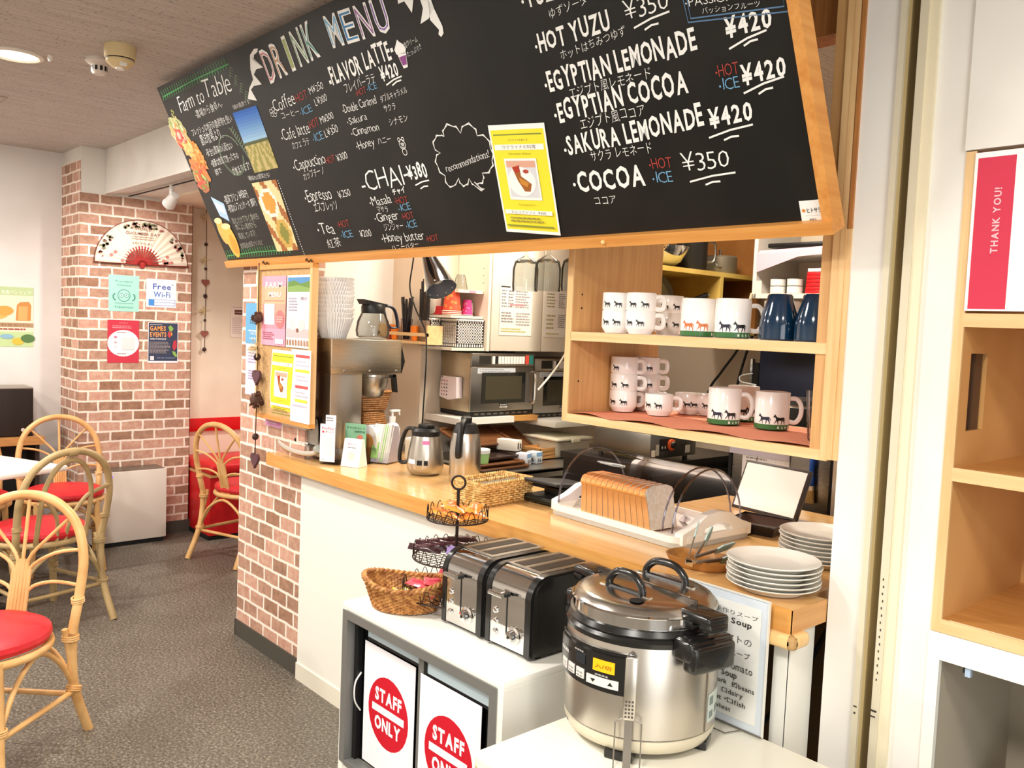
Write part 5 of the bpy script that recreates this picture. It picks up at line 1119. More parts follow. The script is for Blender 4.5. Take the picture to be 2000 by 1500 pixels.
# ---------------------------------------------------------------- tiered wire stand and its jam packets
t = thing('tiered_stand', 'black wire three-tier stand of jam packets behind the toasters', 'stand', (-1.882, 1.498, 0.70))
k = B(RUST).tube([(0, 0, 0.03), (0, 0, 0.335)], 0.0045, 8); k.build('pole', t)
k = B(RUST).tube([(0.019 * math.cos(i * PI / 14) * 0.667, 0.019 * math.cos(i * PI / 14) * 0.745, 0.354 + 0.019 * math.sin(i * PI / 14)) for i in range(28)], 0.0032, 8, True); k.build('ring_finial', t)
for z, r in ((0.042, 0.148), (0.142, 0.122), (0.252, 0.086)):
    k = B(RUST).tube([(r * math.cos(i * PI / 30), r * math.sin(i * PI / 30), z) for i in range(60)], 0.0022, 6, True)
    n_ = int(r * 200)
    for q in range(n_):
        a0, a1 = 2 * PI * q / n_, 2 * PI * (q + 0.9) / n_
        k.tube([(r * math.cos(a0 + (a1 - a0) * s / 8), r * math.sin(a0 + (a1 - a0) * s / 8), z + 0.036 * math.sin(PI * s / 8)) for s in range(9)], 0.0012, 5)
    for q in range(-6, 7):
        x = q * r / 6.5; h_ = math.sqrt(max(r * r - x * x, 0)); k.tube([(x, -h_, z), (x, h_, z)], 0.0009, 4); k.tube([(-h_, x, z), (h_, x, z)], 0.0009, 4)
    k.build('wire_tray', t)
for a in (245, 5, 125):
    c, s_ = math.cos(math.radians(a)), math.sin(math.radians(a)); sp = []
    for i in range(26):
        th = i * 0.42; rr_ = 0.015 * (1 - i / 30); sp.append((0.138 + rr_ * math.sin(th), 0.0165 - rr_ * math.cos(th)))
    k = B(RUST).tube([(c * 0.02, s_ * 0.02, 0.042), (c * 0.13, s_ * 0.13, 0.036)] + [(c * p, s_ * p, z) for p, z in reversed(sp)], 0.0022, 6); k.build('scroll_foot', t)
def packets(label, cat, group, spec, c1, c2, z, name, W_=0.062, H_=0.030, mark=None):
    mb = MB().mat(mat(name + '_film', c1, 0.22, spec=0.6))
    def f(a, b):
        x, y = (a - 0.5) * W_, (b - 0.5) * H_; e = max(0.0, 1 - abs(a - 0.5) * 2.15) ** 0.5 * max(0.0, 1 - abs(b - 0.5) * 2.0) ** 0.5
        return (x, y, 0.002 + 0.0105 * e + 0.0012 * math.sin(a * 19 + b * 7))
    mb.grid(f, 10, 6); mb.grid(lambda a, b: (f(a, b)[0], f(a, b)[1], 0.0015 - 0.5 * (f(a, b)[2] - 0.002)), 10, 6)
    mb.mat(mat(name + '_print', c2, 0.3)); mb.grid(lambda a, b: (f(0.2 + a * 0.6, 0.3 + b * 0.4)[0], f(0.2 + a * 0.6, 0.3 + b * 0.4)[1], f(0.2 + a * 0.6, 0.3 + b * 0.4)[2] + 0.0008), 6, 3)
    if mark: mb.mat(pcol('f0ecf2')); text(mb, mark, (-W_ * 0.26, -0.003, 0.0152), (1, 0, 0), (0, 1, 0), 0.006, W_ * 0.5, 0.01)
    o0 = None
    for x, y, dz, rz, tx, ty in spec:
        P_ = Vector((-1.882 + x, 1.498 + y, 0.70 + z + dz))
        if o0 is None: o0 = single(mb, name, label, cat, P_, 0, group); o0.rotation_euler = (tx, ty, rz)
        else: q_ = o0.copy(); COL.objects.link(q_); q_.location = P_; q_.rotation_euler = (tx, ty, rz)
rr = random.Random(11)
packets('orange jam packet on the top tier of the wire stand', 'jam packet', 'orange jam packets', [(-0.045, -0.03, 0.010, 0.2, 0.2, 0.1), (0.03, -0.045, 0.012, 0.7, -0.2, 0.3), (0.048, 0.02, 0.010, 1.2, 0.3, 0), (-0.02, 0.045, 0.014, 2.6, 0.2, 0.2), (-0.05, 0.015, 0.026, 1.9, 0.4, 0.1), (0.008, -0.02, 0.028, 0.45, 0.1, 0.2), (0.03, 0.035, 0.028, 2.1, 0.2, -0.2)], (240, 150, 62), (236, 112, 48), 0.254, 'orange_packet', 0.072, 0.036)
packets('dark brown chocolate spread packet on the middle tier of the wire stand', 'spread packet', 'chocolate packets', [(-0.075 + 0.017 * (q % 4) - 0.008 * (q // 4), -0.055 + 0.024 * (q % 4) + 0.03 * (q // 4), 0.012 + 0.010 * (q // 4) + 0.004 * (q % 4), 0.75 + 0.1 * q, 0.55, 0.1) for q in range(8)], (62, 36, 40), (84, 52, 54), 0.144, 'chocolate_packet', 0.095, 0.024)
packets('purple and white cream packet on the middle tier of the wire stand', 'cream packet', 'purple packets', [(0.030, -0.020, 0.020, 0.6, 0.5, 0.2), (0.052, -0.040, 0.026, 1.3, 0.9, 0.1), (0.045, 0.030, 0.014, 2.0, 0.2, 0.2), (0.075, 0.010, 0.016, 0.3, 0.4, 0.1), (0.020, 0.055, 0.012, 2.6, 0.2, 0.3), (0.070, 0.045, 0.022, 1.1, 0.3, -0.2)], (160, 140, 196), (74, 56, 140), 0.144, 'purple_packet', 0.056, 0.034, 'CREAM')
packets('red strawberry jam packet on the bottom tier of the wire stand', 'jam packet', 'strawberry jam packets', [(-0.07, -0.07, 0.012, 0.4, 0.2, 0.1), (0.0, -0.10, 0.012, 0.15, 0.3, 0.0), (-0.03, -0.04, 0.022, 0.9, 0.3, 0.1), (-0.09, 0.0, 0.014, 1.4, 0.2, 0.2), (0.03, -0.06, 0.026, 0.3, 0.2, -0.2), (-0.05, 0.05, 0.014, 2.2, 0.1, 0.2), (0.05, 0.04, 0.012, 0.9, 0.2, 0.1), (-0.03, 0.01, 0.036, 0.6, 0.4, 0.1), (0.06, -0.02, 0.022, 2.4, 0.1, 0.2)], (222, 92, 104), (206, 56, 74), 0.044, 'strawberry_packet', 0.078, 0.038)
# ================================================================ things on the counter (top at z = 0.92)
CT = 0.921
# coffee brewer, seen from its side
t = thing('coffee_brewer', 'tall stainless filter coffee brewer at the far end of the counter', 'coffee machine', (-3.13, 1.90, CT))
S6 = Matrix.Translation((3.13, -1.90, -CT))
B(STEELX).at(S6).box(-3.23, -3.03, 1.742, 2.12, CT + 0.012, CT + 0.055, 0.004).build('base', t)
k = B(STEEL).at(S6).box(-3.226, -3.034, 1.745, 1.892, CT + 0.05, 1.285, 0.003); k.mat(mat('brewer_side_panel', (110, 96, 78), 0.35, 0.8)).box(-3.232, -3.226, 1.79, 1.93, 1.02, 1.26); k.build('column', t)
B(m_brushed('brewer_head_steel', (204, 196, 180), 0.28, 'y')).at(S6).box(-3.235, -3.025, 1.740, 2.075, 1.280, 1.420, 0.004).build('head', t)
k = B(CHROME).at(S6)
for y in (1.80, 1.92, 2.05): k.lathe([(0.005, -3.025), (0.005, -3.023), (0.0001, -3.0222)], 12, 'x', (0, y, 1.292))
k.build('screws', t)
B(BLACK).at(S6).prism([(2.075, 1.418), (2.100, 1.330), (2.085, 1.280), (2.075, 1.285)], -3.225, -3.035, 'x').build('front_cover', t)
k = B(STEEL).at(S6).lathe([(0.035, 1.172), (0.046, 1.180), (0.066, 1.235), (0.068, 1.258), (0.072, 1.262), (0.072, 1.272)], 40, c=(-3.13, 2.000, 0)); k.build('filter_funnel', t)
B(BLACK).at(S6).box(-3.14, -3.12, 2.070, 2.115, 1.254, 1.270, 0.003).prism([(2.098, 1.270), (2.116, 1.268), (2.126, 1.190), (2.108, 1.192)], -3.14, -3.12, 'x').build('funnel_handle', t)
B(STEELD).at(S6).lathe([(0.075, CT + 0.055), (0.075, CT + 0.062), (0.0001, CT + 0.062)], 36, c=(-3.13, 2.03, 0)).build('warming_plate', t)
k = B(mat('braided_hose', (206, 200, 188), 0.4, 0.5)).at(S6).tube(smooth_path([(-3.06, 1.745, 1.00), (-3.10, 1.715, 0.955), (-3.22, 1.700, 0.945), (-3.38, 1.715, 0.955), (-3.44, 1.74, 0.985), (-3.40, 1.76, 1.01), (-3.30, 1.765, 1.0)], 6), 0.010, 8)
k.mat(mat('pale_fitting', (188, 192, 184), 0.4, 0.4)).at(S6).cyl((-3.085, 1.722, 0.972), (-3.060, 1.716, 0.978), 0.017, n=10).mat(MATBLACK).cyl((-3.30, 1.735, 0.985), (-3.25, 1.725, 0.99), 0.014, n=10).mat(CHROME).cyl((-3.24, 1.72, 0.985), (-3.15, 1.72, 0.985), 0.006, n=8)
k.build('water_hose', t)
single(B(mat('steel_bracket', (170, 164, 152), 0.4, 0.7)).prism([(-0.055, 0), (0.055, 0), (0.055, 0.06), (0.038, 0.105), (-0.02, 0.11), (-0.055, 0.07)], -0.004, 0.0, 'y').mat(BLACK).box(-0.008, 0.008, -0.006, -0.004, 0.058, 0.072), 'steel_plate', 'steel plate with a small square hole behind the coffee brewer hose', 'plate', (-3.145, 1.730, 0.985))
# paper filters nested on the brewer
def fl_cup(mb, z0, z1, r0, r1, n=44, thick=True):
    def f(a, b):
        r = r0 + (r1 - r0) * b; r *= 1 + 0.075 * (b * 0.7 + 0.3) * (1 if int(round(a * 2 * n)) % 2 else -1)
        return (r * math.cos(2 * PI * a), r * math.sin(2 * PI * a), z0 + (z1 - z0) * b)
    mb.grid(f, 2 * n, 3)
PAPERF = mat('filter_paper', (240, 238, 236), 0.8, spec=0.2)
k = B(PAPERF); fl_cup(k, 0, 0.085, 0.050, 0.076); k.poly([(0.05 * math.cos(i * PI / 22), 0.05 * math.sin(i * PI / 22), 0.001) for i in range(44)])
f0 = single(k, 'paper_filter', 'fluted white paper coffee filter in the tall nested stack on the brewer', 'paper filter', (-3.13, 1.808, 1.4205), 0, 'paper coffee filters')
k = B(PAPERF); fl_cup(k, 0.052, 0.085, 0.066, 0.0765); f1 = None
for q in range(9):
    if f1 is None: f1 = single(k, 'paper_filter', f0['label'], 'paper filter', (-3.13, 1.808, 1.4405), 0.3, 'paper coffee filters')
    else: c_ = f1.copy(); COL.objects.link(c_); c_.location = (-3.13 + 0.002 * math.sin(q * 2.1), 1.808 + 0.002 * math.cos(q * 1.3), 1.4405 + 0.0175 * q); c_.rotation_euler = (0, 0, q * 0.37)
# glass coffee decanter on the brewer
t = thing('glass_decanter', 'empty glass coffee decanter with black collar and handle on top of the brewer', 'coffee pot', (-3.13, 1.995, 1.4205))
B(GLASS).lathe([(0.0001, 0.004), (0.055, 0.002), (0.068, 0.010), (0.072, 0.035), (0.066, 0.075), (0.052, 0.105), (0.048, 0.112), (0.0455, 0.112), (0.050, 0.104), (0.064, 0.074), (0.070, 0.035), (0.066, 0.012), (0.0001, 0.008)], 40, cap=False).build('body', t)
k = B(BLACK).lathe([(0.050, 0.108), (0.051, 0.135), (0.046, 0.146), (0.0001, 0.146)], 32, cap=False); k.prism([(-0.065, 0.165), (-0.052, 0.145), (0.050, 0.137), (0.052, 0.148)], -0.03, 0.03, 'x'); k.build('collar', t)
NAVY = mat('navy_handle', (38, 40, 62), 0.35)
B(NAVY).tube(smooth_path([(0, 0.048, 0.138), (0, 0.075, 0.142), (0, 0.105, 0.128), (0, 0.122, 0.085), (0, 0.126, 0.050)], 6), [0.010] * 25, 10, flat=0.6).tube(smooth_path([(0, 0.056, 0.118), (0, 0.070, 0.075), (0, 0.092, 0.050), (0, 0.122, 0.052)], 5), 0.005, 8).build('handle', t)

# payment signs and dispensers
def box_sign(mb, w_, h, th): return mb.box(-w_ / 2, w_ / 2, 0, th, 0, h)
t = thing('payment_sign', 'tall narrow white payment sign in a clear stand, nearest the coffee brewer', 'sign', (-3.005, 1.722, CT), math.radians(32))
k = MB(); sheet(k, (-0.033, 0, 0.012), FX, UZ, 0.066, 0.150, [('t', 'PayPay', 0.12, 0.86, 0.90, 0.055, 'd83a48', 0.02), ('e', 0.20, 0.79, 0.07, 0.030, 'd83a48'), ('t', '使えます', 0.35, 0.775, 0.92, 0.04, 'c05a60'), ('r', 0.15, 0.18, 0.85, 0.64, 'e8e4ec'), ('t', 'QR', 0.1, 0.04, 0.3, 0.04, '8a8a92')], 'f6f2f6'); k.build('card', t)
k = MB(); sheet(k, (-0.012, 0.004, 0.150), FX, UZ, 0.045, 0.048, [('l', 0.1, 0.45, 0.9, 0.85, 2, '7a7a84'), ('r', 0, 0.0, 1, 0.02, 'd0ccd4')], 'f4f2f4'); k.build('top_card', t)
B(ACRYL).box(-0.035, 0.046, 0.006, 0.010, 0.0, 0.168).box(-0.035, 0.046, 0.006, 0.050, 0.0, 0.004).build('clear_stand', t)
t = thing('payment_sign', 'green payment card in a clear stand behind the white tent sign', 'sign', (-2.975, 1.835, CT), math.radians(28))
k = MB(); sheet(k, (-0.052, 0, 0.012), FX, UZ, 0.096, 0.150, [('r', 0, 0, 1, 0.3, '3e7a54'), ('t', 'キャッシュレス', 0.08, 0.86, 0.95, 0.05, '2c3c34', 0.02), ('t', '決済対応', 0.45, 0.76, 0.95, 0.05, '2c3c34', 0.02), ('r', 0.25, 0.32, 0.68, 0.58, 'e6eae6'), ('e', 0.72, 0.64, 0.14, 0.07, 'c87868'), ('p', [(0, 0.3), (0.2, 0.45), (0.28, 0.3), (0.2, 0)], 'b8948a')], '84b894'); k.build('card', t)
B(ACRYL).box(-0.054, 0.052, 0.004, 0.008, 0.0, 0.165).box(-0.054, 0.052, 0.004, 0.045, 0.0, 0.004).build('clear_stand', t)
t = thing('tent_sign', 'white triangular tent sign with a payment code, in front of the napkin holder', 'sign', (-2.930, 1.800, CT), math.radians(24))
k = B(mat('white_card', (244, 242, 240), 0.5)).prism([(-0.030, 0), (0.030, 0), (0.006, 0.108), (-0.006, 0.108)], -0.042, 0.042, 'x'); k.build('card_tent', t)
k = MB(); tn = Vector((0, 0.024, 0.108)).normalized(); sheet(k, (-0.042, -0.0308, 0.0), FX, tn, 0.084, 0.108, [('t', '楽天ペイ', 0.22, 0.80, 0.70, 0.07, 'c88ab0', 0.02), ('l', 0.25, 0.66, 0.75, 0.74, 1, '8a8690'), ('r', 0.32, 0.22, 0.72, 0.55, 'd8d2d4'), ('r', 0.45, 0.32, 0.60, 0.46, 'ecd8c8')], 'f6f4f2'); k.build('printed_face', t)
t = thing('napkin_holder', 'clear slanted holder full of white and green napkin packets', 'napkin holder', (-2.955, 1.960, CT), math.radians(26))
nk = [(-0.05, 0), (0.06, 0), (0.04, 0.150), (-0.018, 0.162)]
k = B(mat('napkin_white', (242, 242, 238), 0.7)).prism([(-0.047, 0.004), (0.057, 0.004), (0.038, 0.146), (-0.015, 0.158)], -0.040, 0.040, 'x')
GRN = mat('napkin_green', (158, 206, 122), 0.7)
k.mat(GRN).prism([(-0.0485, 0.020), (-0.046, 0.020), (-0.030, 0.085), (-0.033, 0.085)], -0.040, -0.008, 'x')
for q in range(6): x = -0.006 + q * 0.009; k.mat(GRN if q in (1, 2) else mat('napkin_grey', (208, 210, 200), 0.7)).quad((x, -0.049, 0.006), (x + 0.004, -0.049, 0.006), (x + 0.012, -0.017, 0.156), (x + 0.008, -0.017, 0.156))
k.build('napkins', t)
k = B(ACRYL).prism(nk, 0.042, 0.044, 'x').prism(nk, -0.044, -0.042, 'x').prism([(-0.052, 0), (-0.050, 0), (-0.035, 0.05), (-0.037, 0.05)], -0.044, 0.044, 'x'); k.build('clear_box', t)
t = thing('napkin_holder', 'clear holder of white and orange straw packets behind the green payment card', 'packet holder', (-3.01, 1.925, CT), math.radians(12))
B(mat('packet_white', (238, 232, 224), 0.6)).prism(arc(0.0, 0.09, 0.055, 0, 180, 10, 0.06) + [(-0.055, 0), (0.055, 0)], -0.02, 0.02, 'y').mat(mat('packet_orange', (226, 160, 88), 0.6)).prism(arc(0.005, 0.075, 0.032, 0, 180, 10, 0.04) + [(-0.027, 0), (0.037, 0)], -0.0215, -0.0205, 'y').build('packets', t)
B(ACRYL).box(-0.058, 0.058, -0.026, -0.024, 0, 0.06).box(-0.058, 0.058, 0.024, 0.026, 0, 0.12).build('clear_box', t)
t = thing('pump_bottle', 'white hand sanitiser pump bottle behind the napkin holder', 'bottle', (-3.045, 2.052, CT))
B(WHITEP).lathe([(0.0001, 0), (0.032, 0), (0.034, 0.006), (0.034, 0.125), (0.026, 0.142), (0.013, 0.150), (0.013, 0.160)], 28, cap=False).build('body', t)
B(WHITEP).cyl((0, 0, 0.158), (0, 0, 0.176), 0.014, n=16).cyl((0, 0, 0.176), (0, 0, 0.196), 0.005, n=10).box(-0.012, 0.012, -0.010, 0.034, 0.194, 0.204, 0.004).cyl((0, 0.032, 0.197), (0, 0.036, 0.180), 0.004, n=8).build('pump', t)
single(B(mat('white_box', (240, 238, 232), 0.6)).box(-0.03, 0.03, -0.02, 0.02, 0, 0.09), 'white_box', 'small white box on the counter between the napkin holder and the steel carafe', 'box', (-2.965, 2.110, CT), 0.3)
# stack of three brown baskets behind the brewer
BRW = m_noise('dark_wicker', (150, 98, 50), (184, 132, 76), 90.0, 0.6, bmp=0.5)
def small_basket(label, x, y, z, flip, rz):
    t = thing('brown_basket', label, 'basket', (x, y, z), rz, 'brown wicker baskets'); k = B(BRW)
    a, b = (0.052, 0.066) if not flip else (0.066, 0.052)
    for j in range(9):
        u = (j + 0.5) / 9; h = a + (b - a) * u; zz = 0.085 * u
        k.tube([(h * sx, h * 1.15 * sy, zz) for sx, sy in ((1, 1), (0, 1.01), (-1, 1), (-1.01, 0), (-1, -1), (0, -1.01), (1, -1), (1.01, 0))], 0.0055, 6, True)
    k.box(-min(a, b), min(a, b), -min(a, b) * 1.15, min(a, b) * 1.15, 0.002, 0.083) if flip else k.box(-a, a, -a * 1.15, a * 1.15, 0, 0.006)
    k.build('weave', t)
    r_ = B(BRW); h = b; zz = 0.085
    if flip: h, zz = a, 0.003
    r_.tube([(h * sx * 1.03, h * 1.15 * sy * 1.03, zz) for sx, sy in ((1, 1), (0, 1), (-1, 1), (-1, 0), (-1, -1), (0, -1), (1, -1), (1, 0))], 0.008, 6, True); r_.build('rim', t)
small_basket('brown wicker basket at the bottom of the stack behind the coffee brewer', -3.31, 2.085, CT, False, 0.1)
small_basket('upside-down brown wicker basket in the middle of the stack behind the brewer', -3.31, 2.085, CT + 0.087, True, 0.2)
small_basket('upright brown wicker basket on top of the stack behind the brewer', -3.31, 2.095, CT + 0.176, False, 0.05)
# steel carafes
t = thing('steel_carafe', 'wide stainless coffee carafe with black lid and big side handle', 'carafe', (-2.655, 1.945, CT), math.radians(0))
B(STEEL).lathe([(0.0001, 0.0), (0.052, 0.0), (0.060, 0.006), (0.070, 0.022), (0.071, 0.045), (0.066, 0.085), (0.056, 0.138), (0.053, 0.150)], 48, cap=False).build('body', t)
B(BLACK).lathe([(0.054, 0.148), (0.055, 0.166), (0.048, 0.176), (0.0001, 0.178)], 36, cap=False).box(-0.028, 0.030, -0.020, 0.020, 0.174, 0.192, 0.006).build('lid', t)
HD = Vector((-0.80, -0.60, 0))
k = B(BLACK).tube(smooth_path([HD * 0.045 + Vector((0, 0, 0.172)), HD * 0.075 + Vector((0, 0, 0.168)), HD * 0.094 + Vector((0, 0, 0.125)), HD * 0.103 + Vector((0, 0, 0.065)), HD * 0.098 + Vector((0, 0, 0.040)), HD * 0.072 + Vector((0, 0, 0.040))], 6), 0.0125, 10, flat=0.6); k.build('handle', t)
def wrap(mb, a0, a1, z0, z1, r0, r1, n=6):
    mb.grid(lambda a, b: ((r0 + (r1 - r0) * b) * math.cos(math.radians(a0 + (a1 - a0) * a)), (r0 + (r1 - r0) * b) * math.sin(math.radians(a0 + (a1 - a0) * a)), z0 + (z1 - z0) * b), n, 1); return mb
k = MB(); k.mat(pcol('1c1a1a')); wrap(k, -62, -46, 0.042, 0.060, 0.0724, 0.0708); wrap(k, -40, -28, 0.042, 0.060, 0.0724, 0.0708); k.mat(pcol('f0e8f0')); wrap(k, -96, -68, 0.046, 0.062, 0.0724, 0.0706); k.mat(pcol('e07ab0')); wrap(k, -48, -22, 0.120, 0.134, 0.0612, 0.0585); k.build('stickers', t)
t = thing('vacuum_jug', 'slim stainless vacuum jug with black lid and front handle beside the carafe', 'vacuum jug', (-2.462, 1.985, CT))
B(STEEL).lathe([(0.0001, 0), (0.055, 0), (0.058, 0.006), (0.058, 0.110), (0.055, 0.150), (0.048, 0.182), (0.046, 0.186)], 48, cap=False).build('body', t)
k = B(BLACK).lathe([(0.049, 0.180), (0.046, 0.192), (0.036, 0.214), (0.030, 0.216), (0.0001, 0.217)], 36, cap=False).lathe([(0.020, 0.214), (0.021, 0.236), (0.016, 0.240), (0.0001, 0.241)], 20, cap=False); k.build('lid', t)
HD = Vector((0.52, -0.85, 0)).normalized()
B(BLACK).tube(smooth_path([HD * 0.020 + Vector((0, 0, 0.226)), HD * 0.050 + Vector((0, 0, 0.208)), HD * 0.070 + Vector((0, 0, 0.165)), HD * 0.078 + Vector((0, 0, 0.115)), HD * 0.072 + Vector((0, 0, 0.098))], 6), 0.0115, 10).build('handle', t)
# divided tan basket
TAN = mat('tan_wicker', (218, 176, 104), 0.55)
vv = coords(TAN); n1 = N(TAN, 'ShaderNodeTexNoise', Scale=70.0, Detail=3.0); Lk(TAN, vv, n1.inputs['Vector']); Lk(TAN, ramp(TAN, n1.outputs['Fac'], [(0.35, (186, 138, 70)), (0.62, (236, 200, 134))]), bsdf(TAN).inputs['Base Color'])
t = thing('divided_basket', 'rectangular tan basket with a divider and cloth lining on the counter', 'basket', (-2.135, 1.845, CT), math.radians(6))
def rc(a, v_, d, x0, x1, y0, y1, h):
    per = [(x0, y0), (x1, y0), (x1, y1), (x0, y1)]; L_ = [(x1 - x0), (y1 - y0)] * 2; tot = sum(L_); s_ = (a % 1.0) * tot; i = 0
    while s_ > L_[i] and i < 3: s_ -= L_[i]; i += 1
    f = s_ / L_[i]; p, q = per[i], per[(i + 1) % 4]; x, y = p[0] + (q[0] - p[0]) * f, p[1] + (q[1] - p[1]) * f; g = 1 + 0.04 * v_
    nx, ny = ((0, -1), (1, 0), (0, 1), (-1, 0))[i]
    return (x * g + nx * d, y * g + ny * d, 0.004 + h * v_)
k = B(TAN); woven(k, lambda a, v_, d=0: rc(a, v_, d, -0.065, 0.065, -0.115, 0.115, 0.066), 9, 26, 0.0036); k.box(-0.063, 0.063, -0.113, 0.113, 0.0, 0.004)
k.build('woven_wall', t)
k = B(TAN)
for a, b in (((-0.068, -0.12), (0.068, -0.12)), ((0.068, -0.12), (0.068, 0.12)), ((0.068, 0.12), (-0.068, 0.12)), ((-0.068, 0.12), (-0.068, -0.12)), ((0.0, -0.12), (0.0, 0.12))):
    for q in range(22):
        f = q / 22; p = Vector((a[0] + (b[0] - a[0]) * f, a[1] + (b[1] - a[1]) * f, 0.072)); e = Vector((b[0] - a[0], b[1] - a[1], 0)) / 22
        k.tube([p + Vector((0, 0, -0.003)), p + e * 0.5 + Vector((0, 0, 0.005)), p + e * 1.1 + Vector((0, 0, -0.003))], 0.0038, 5)
k.build('braided_rim', t)
k = B(mat('grey_lining', (196, 188, 174), 0.9)).box(-0.060, -0.058, -0.11, 0.11, 0.006, 0.064).box(0.056, 0.058, -0.11, 0.11, 0.006, 0.064).box(-0.058, 0.058, -0.11, -0.108, 0.006, 0.064).box(-0.058, 0.058, 0.108, 0.11, 0.006, 0.064).box(-0.003, 0.003, -0.11, 0.11, 0.006, 0.066).box(-0.058, 0.058, -0.11, 0.11, 0.005, 0.008)
k.mat(mat('lining_stripe', (110, 104, 100), 0.9))
for q in range(11): y = -0.105 + q * 0.019; k.box(-0.058, -0.0575, y, y + 0.009, 0.010, 0.062)
k.build('lining', t)
# card reader with a tilted pad
t = thing('card_reader', 'black payment terminal with a tilted square pad next to the bread case', 'card reader', (-2.00, 2.035, CT), math.radians(2))
B(BLACK).box(-0.085, 0.075, -0.10, 0.085, 0.004, 0.026, 0.005).mat(mat('green_black', (30, 44, 36), 0.3)).box(-0.088, 0.078, -0.103, 0.088, 0.014, 0.020, 0.002).mat(BLACK).box(-0.05, 0.05, -0.04, 0.06, 0.024, 0.050, 0.006).build('base', t)
B(mat('pad_black', (34, 33, 32), 0.5)).at(Matrix.Translation((-0.01, 0.0, 0.062)) @ Matrix.Rotation(math.radians(-7), 4, 'X')).box(-0.078, 0.078, -0.105, 0.105, -0.006, 0.006, 0.005).build('pad', t)
# bread case
t = thing('bread_case', 'white bread tray with a clear rounded roll-top lid on the counter', 'bread case', (-1.635, 2.03, CT), math.radians(-3))
L2, D2 = 0.268, 0.165
k = B(mat('tray_white', (244, 240, 230), 0.35)).prism(rrect(-L2, L2, -D2, D2, 0.045), 0.0, 0.014, 'z')
rim = rrect(-L2, L2, -D2, D2, 0.045); n_ = len(rim)
k.add([(x, y, 0.0) for x, y in rim] + [(x, y, 0.032) for x, y in rim] + [(x * 0.965, y * 0.945, 0.032) for x, y in rim] + [(x * 0.955, y * 0.93, 0.014) for x, y in rim], [(a * n_ + i, a * n_ + (i + 1) % n_, (a + 1) * n_ + (i + 1) % n_, (a + 1) * n_ + i) for a in range(3) for i in range(n_)])
k.build('tray', t)
for s in (-1, 1):      # arched grip ends
    prof = [(-0.150, 0.010), (-0.150, 0.040), (-0.10, 0.056), (-0.05, 0.082), (0, 0.090), (0.05, 0.082), (0.10, 0.056), (0.150, 0.040), (0.150, 0.010), (0.085, 0.010), (0.055, 0.046), (0, 0.058), (-0.055, 0.046), (-0.085, 0.010)]
    k = B(mat('tray_white'))
    m_ = len(prof) // 2
    x0, x1 = (L2 - 0.030, L2 - 0.002) if s > 0 else (-L2 + 0.002, -L2 + 0.030)
    a_ = prof[:9]; b_ = [prof[8 - i] for i in range(9)]
    inner = [(0.150, 0.010), (0.085, 0.010), (0.055, 0.046), (0, 0.058), (-0.055, 0.046), (-0.085, 0.010), (-0.150, 0.010)]
    outer = [(0.150, 0.040), (0.10, 0.056), (0.05, 0.082), (0, 0.090), (-0.05, 0.082), (-0.10, 0.056), (-0.150, 0.040)]
    for i in range(6):
        k.prism([inner[i], inner[i + 1], outer[i + 1], outer[i]], x0, x1, 'x')
    k.build('handle', t)
ar = [(-0.150 * math.cos(i * PI / 22), 0.036 + 0.165 * math.sin(i * PI / 22)) for i in range(23)]
k = B(ACRYL).add([(x, y, z) for x in (-L2 + 0.035, L2 - 0.040) for y, z in ar], [(i, i + 1, 23 + i + 1, 23 + i) for i in range(22)])
for x in (-L2 + 0.035, L2 - 0.040): k.poly([(x, y, z) for y, z in ar])
k.build('clear_lid', t, smooth=True)
k = B(m_clear('lid_edge', (206, 200, 214), 0.5, 0.05, 0.05))
for x in (-L2 + 0.035, L2 - 0.040, L2 - 0.075):
    k = B(MATS['lid_edge']).tube([(x, y, z) for y, z in ar], 0.0028, 6); k.build('lid_rib', t)
# sliced loaf
CRUST = m_noise('bread_crust', (222, 152, 78), (236, 178, 108), 14.0, 0.6); CRUMB = m_noise('bread_crumb', (250, 240, 218), (240, 224, 192), 120.0, 0.85); TOPC = m_noise('crust_top', (196, 116, 48), (226, 160, 88), 20.0, 0.55)
def slice_mb(th):
    P_ = [(-0.056, 0.004), (-0.052, 0.0), (0.052, 0.0), (0.056, 0.004), (0.056, 0.088), (0.062, 0.102), (0.054, 0.118), (0.030, 0.126), (-0.030, 0.126), (-0.054, 0.118), (-0.062, 0.102), (-0.056, 0.088)]
    k = B(CRUST); n_ = len(P_); fs = [(i, (i + 1) % n_, n_ + (i + 1) % n_, n_ + i) for i in range(n_)]
    base = len(k.v); k.add([(0, y, z) for y, z in P_] + [(th, y, z) for y, z in P_], [f for i, f in enumerate(fs) if i not in (5, 6, 7, 8, 9)])
    k.mat(TOPC).add([(0, y, z) for y, z in P_] + [(th, y, z) for y, z in P_], [fs[i] for i in (5, 6, 7, 8, 9)])
    k.mat(CRUMB).add([(0, y * 0.985, z * 0.985 + 0.001) for y, z in P_], [tuple(range(n_))]).add([(th, y * 0.985, z * 0.985 + 0.001) for y, z in P_], [tuple(range(n_))])
    return k
sl = None
for q in range(12):
    x = -1.790 + q * 0.0238; y = 1.965 - 0.0012 * q; lean = 0.02 + 0.018 * q
    if sl is None: sl = single(slice_mb(0.0215), 'bread_slice', 'slice of the pale square loaf under the clear lid', 'bread slice', (x, y, CT + 0.0145), 0, 'slices of the loaf in the bread case'); sl.rotation_euler = (0, -lean, math.radians(-4))
    else: c_ = sl.copy(); COL.objects.link(c_); c_.location = (x, y, CT + 0.0145); c_.rotation_euler = (0, -lean, math.radians(-4))
k = B(ACRYL).grid(lambda a, b: (-1.478 + 0.010 * math.sin(b * 9), 1.99 + 0.035 * a, CT + 0.016 + 0.055 * b * (1 - 0.4 * a)), 5, 6)
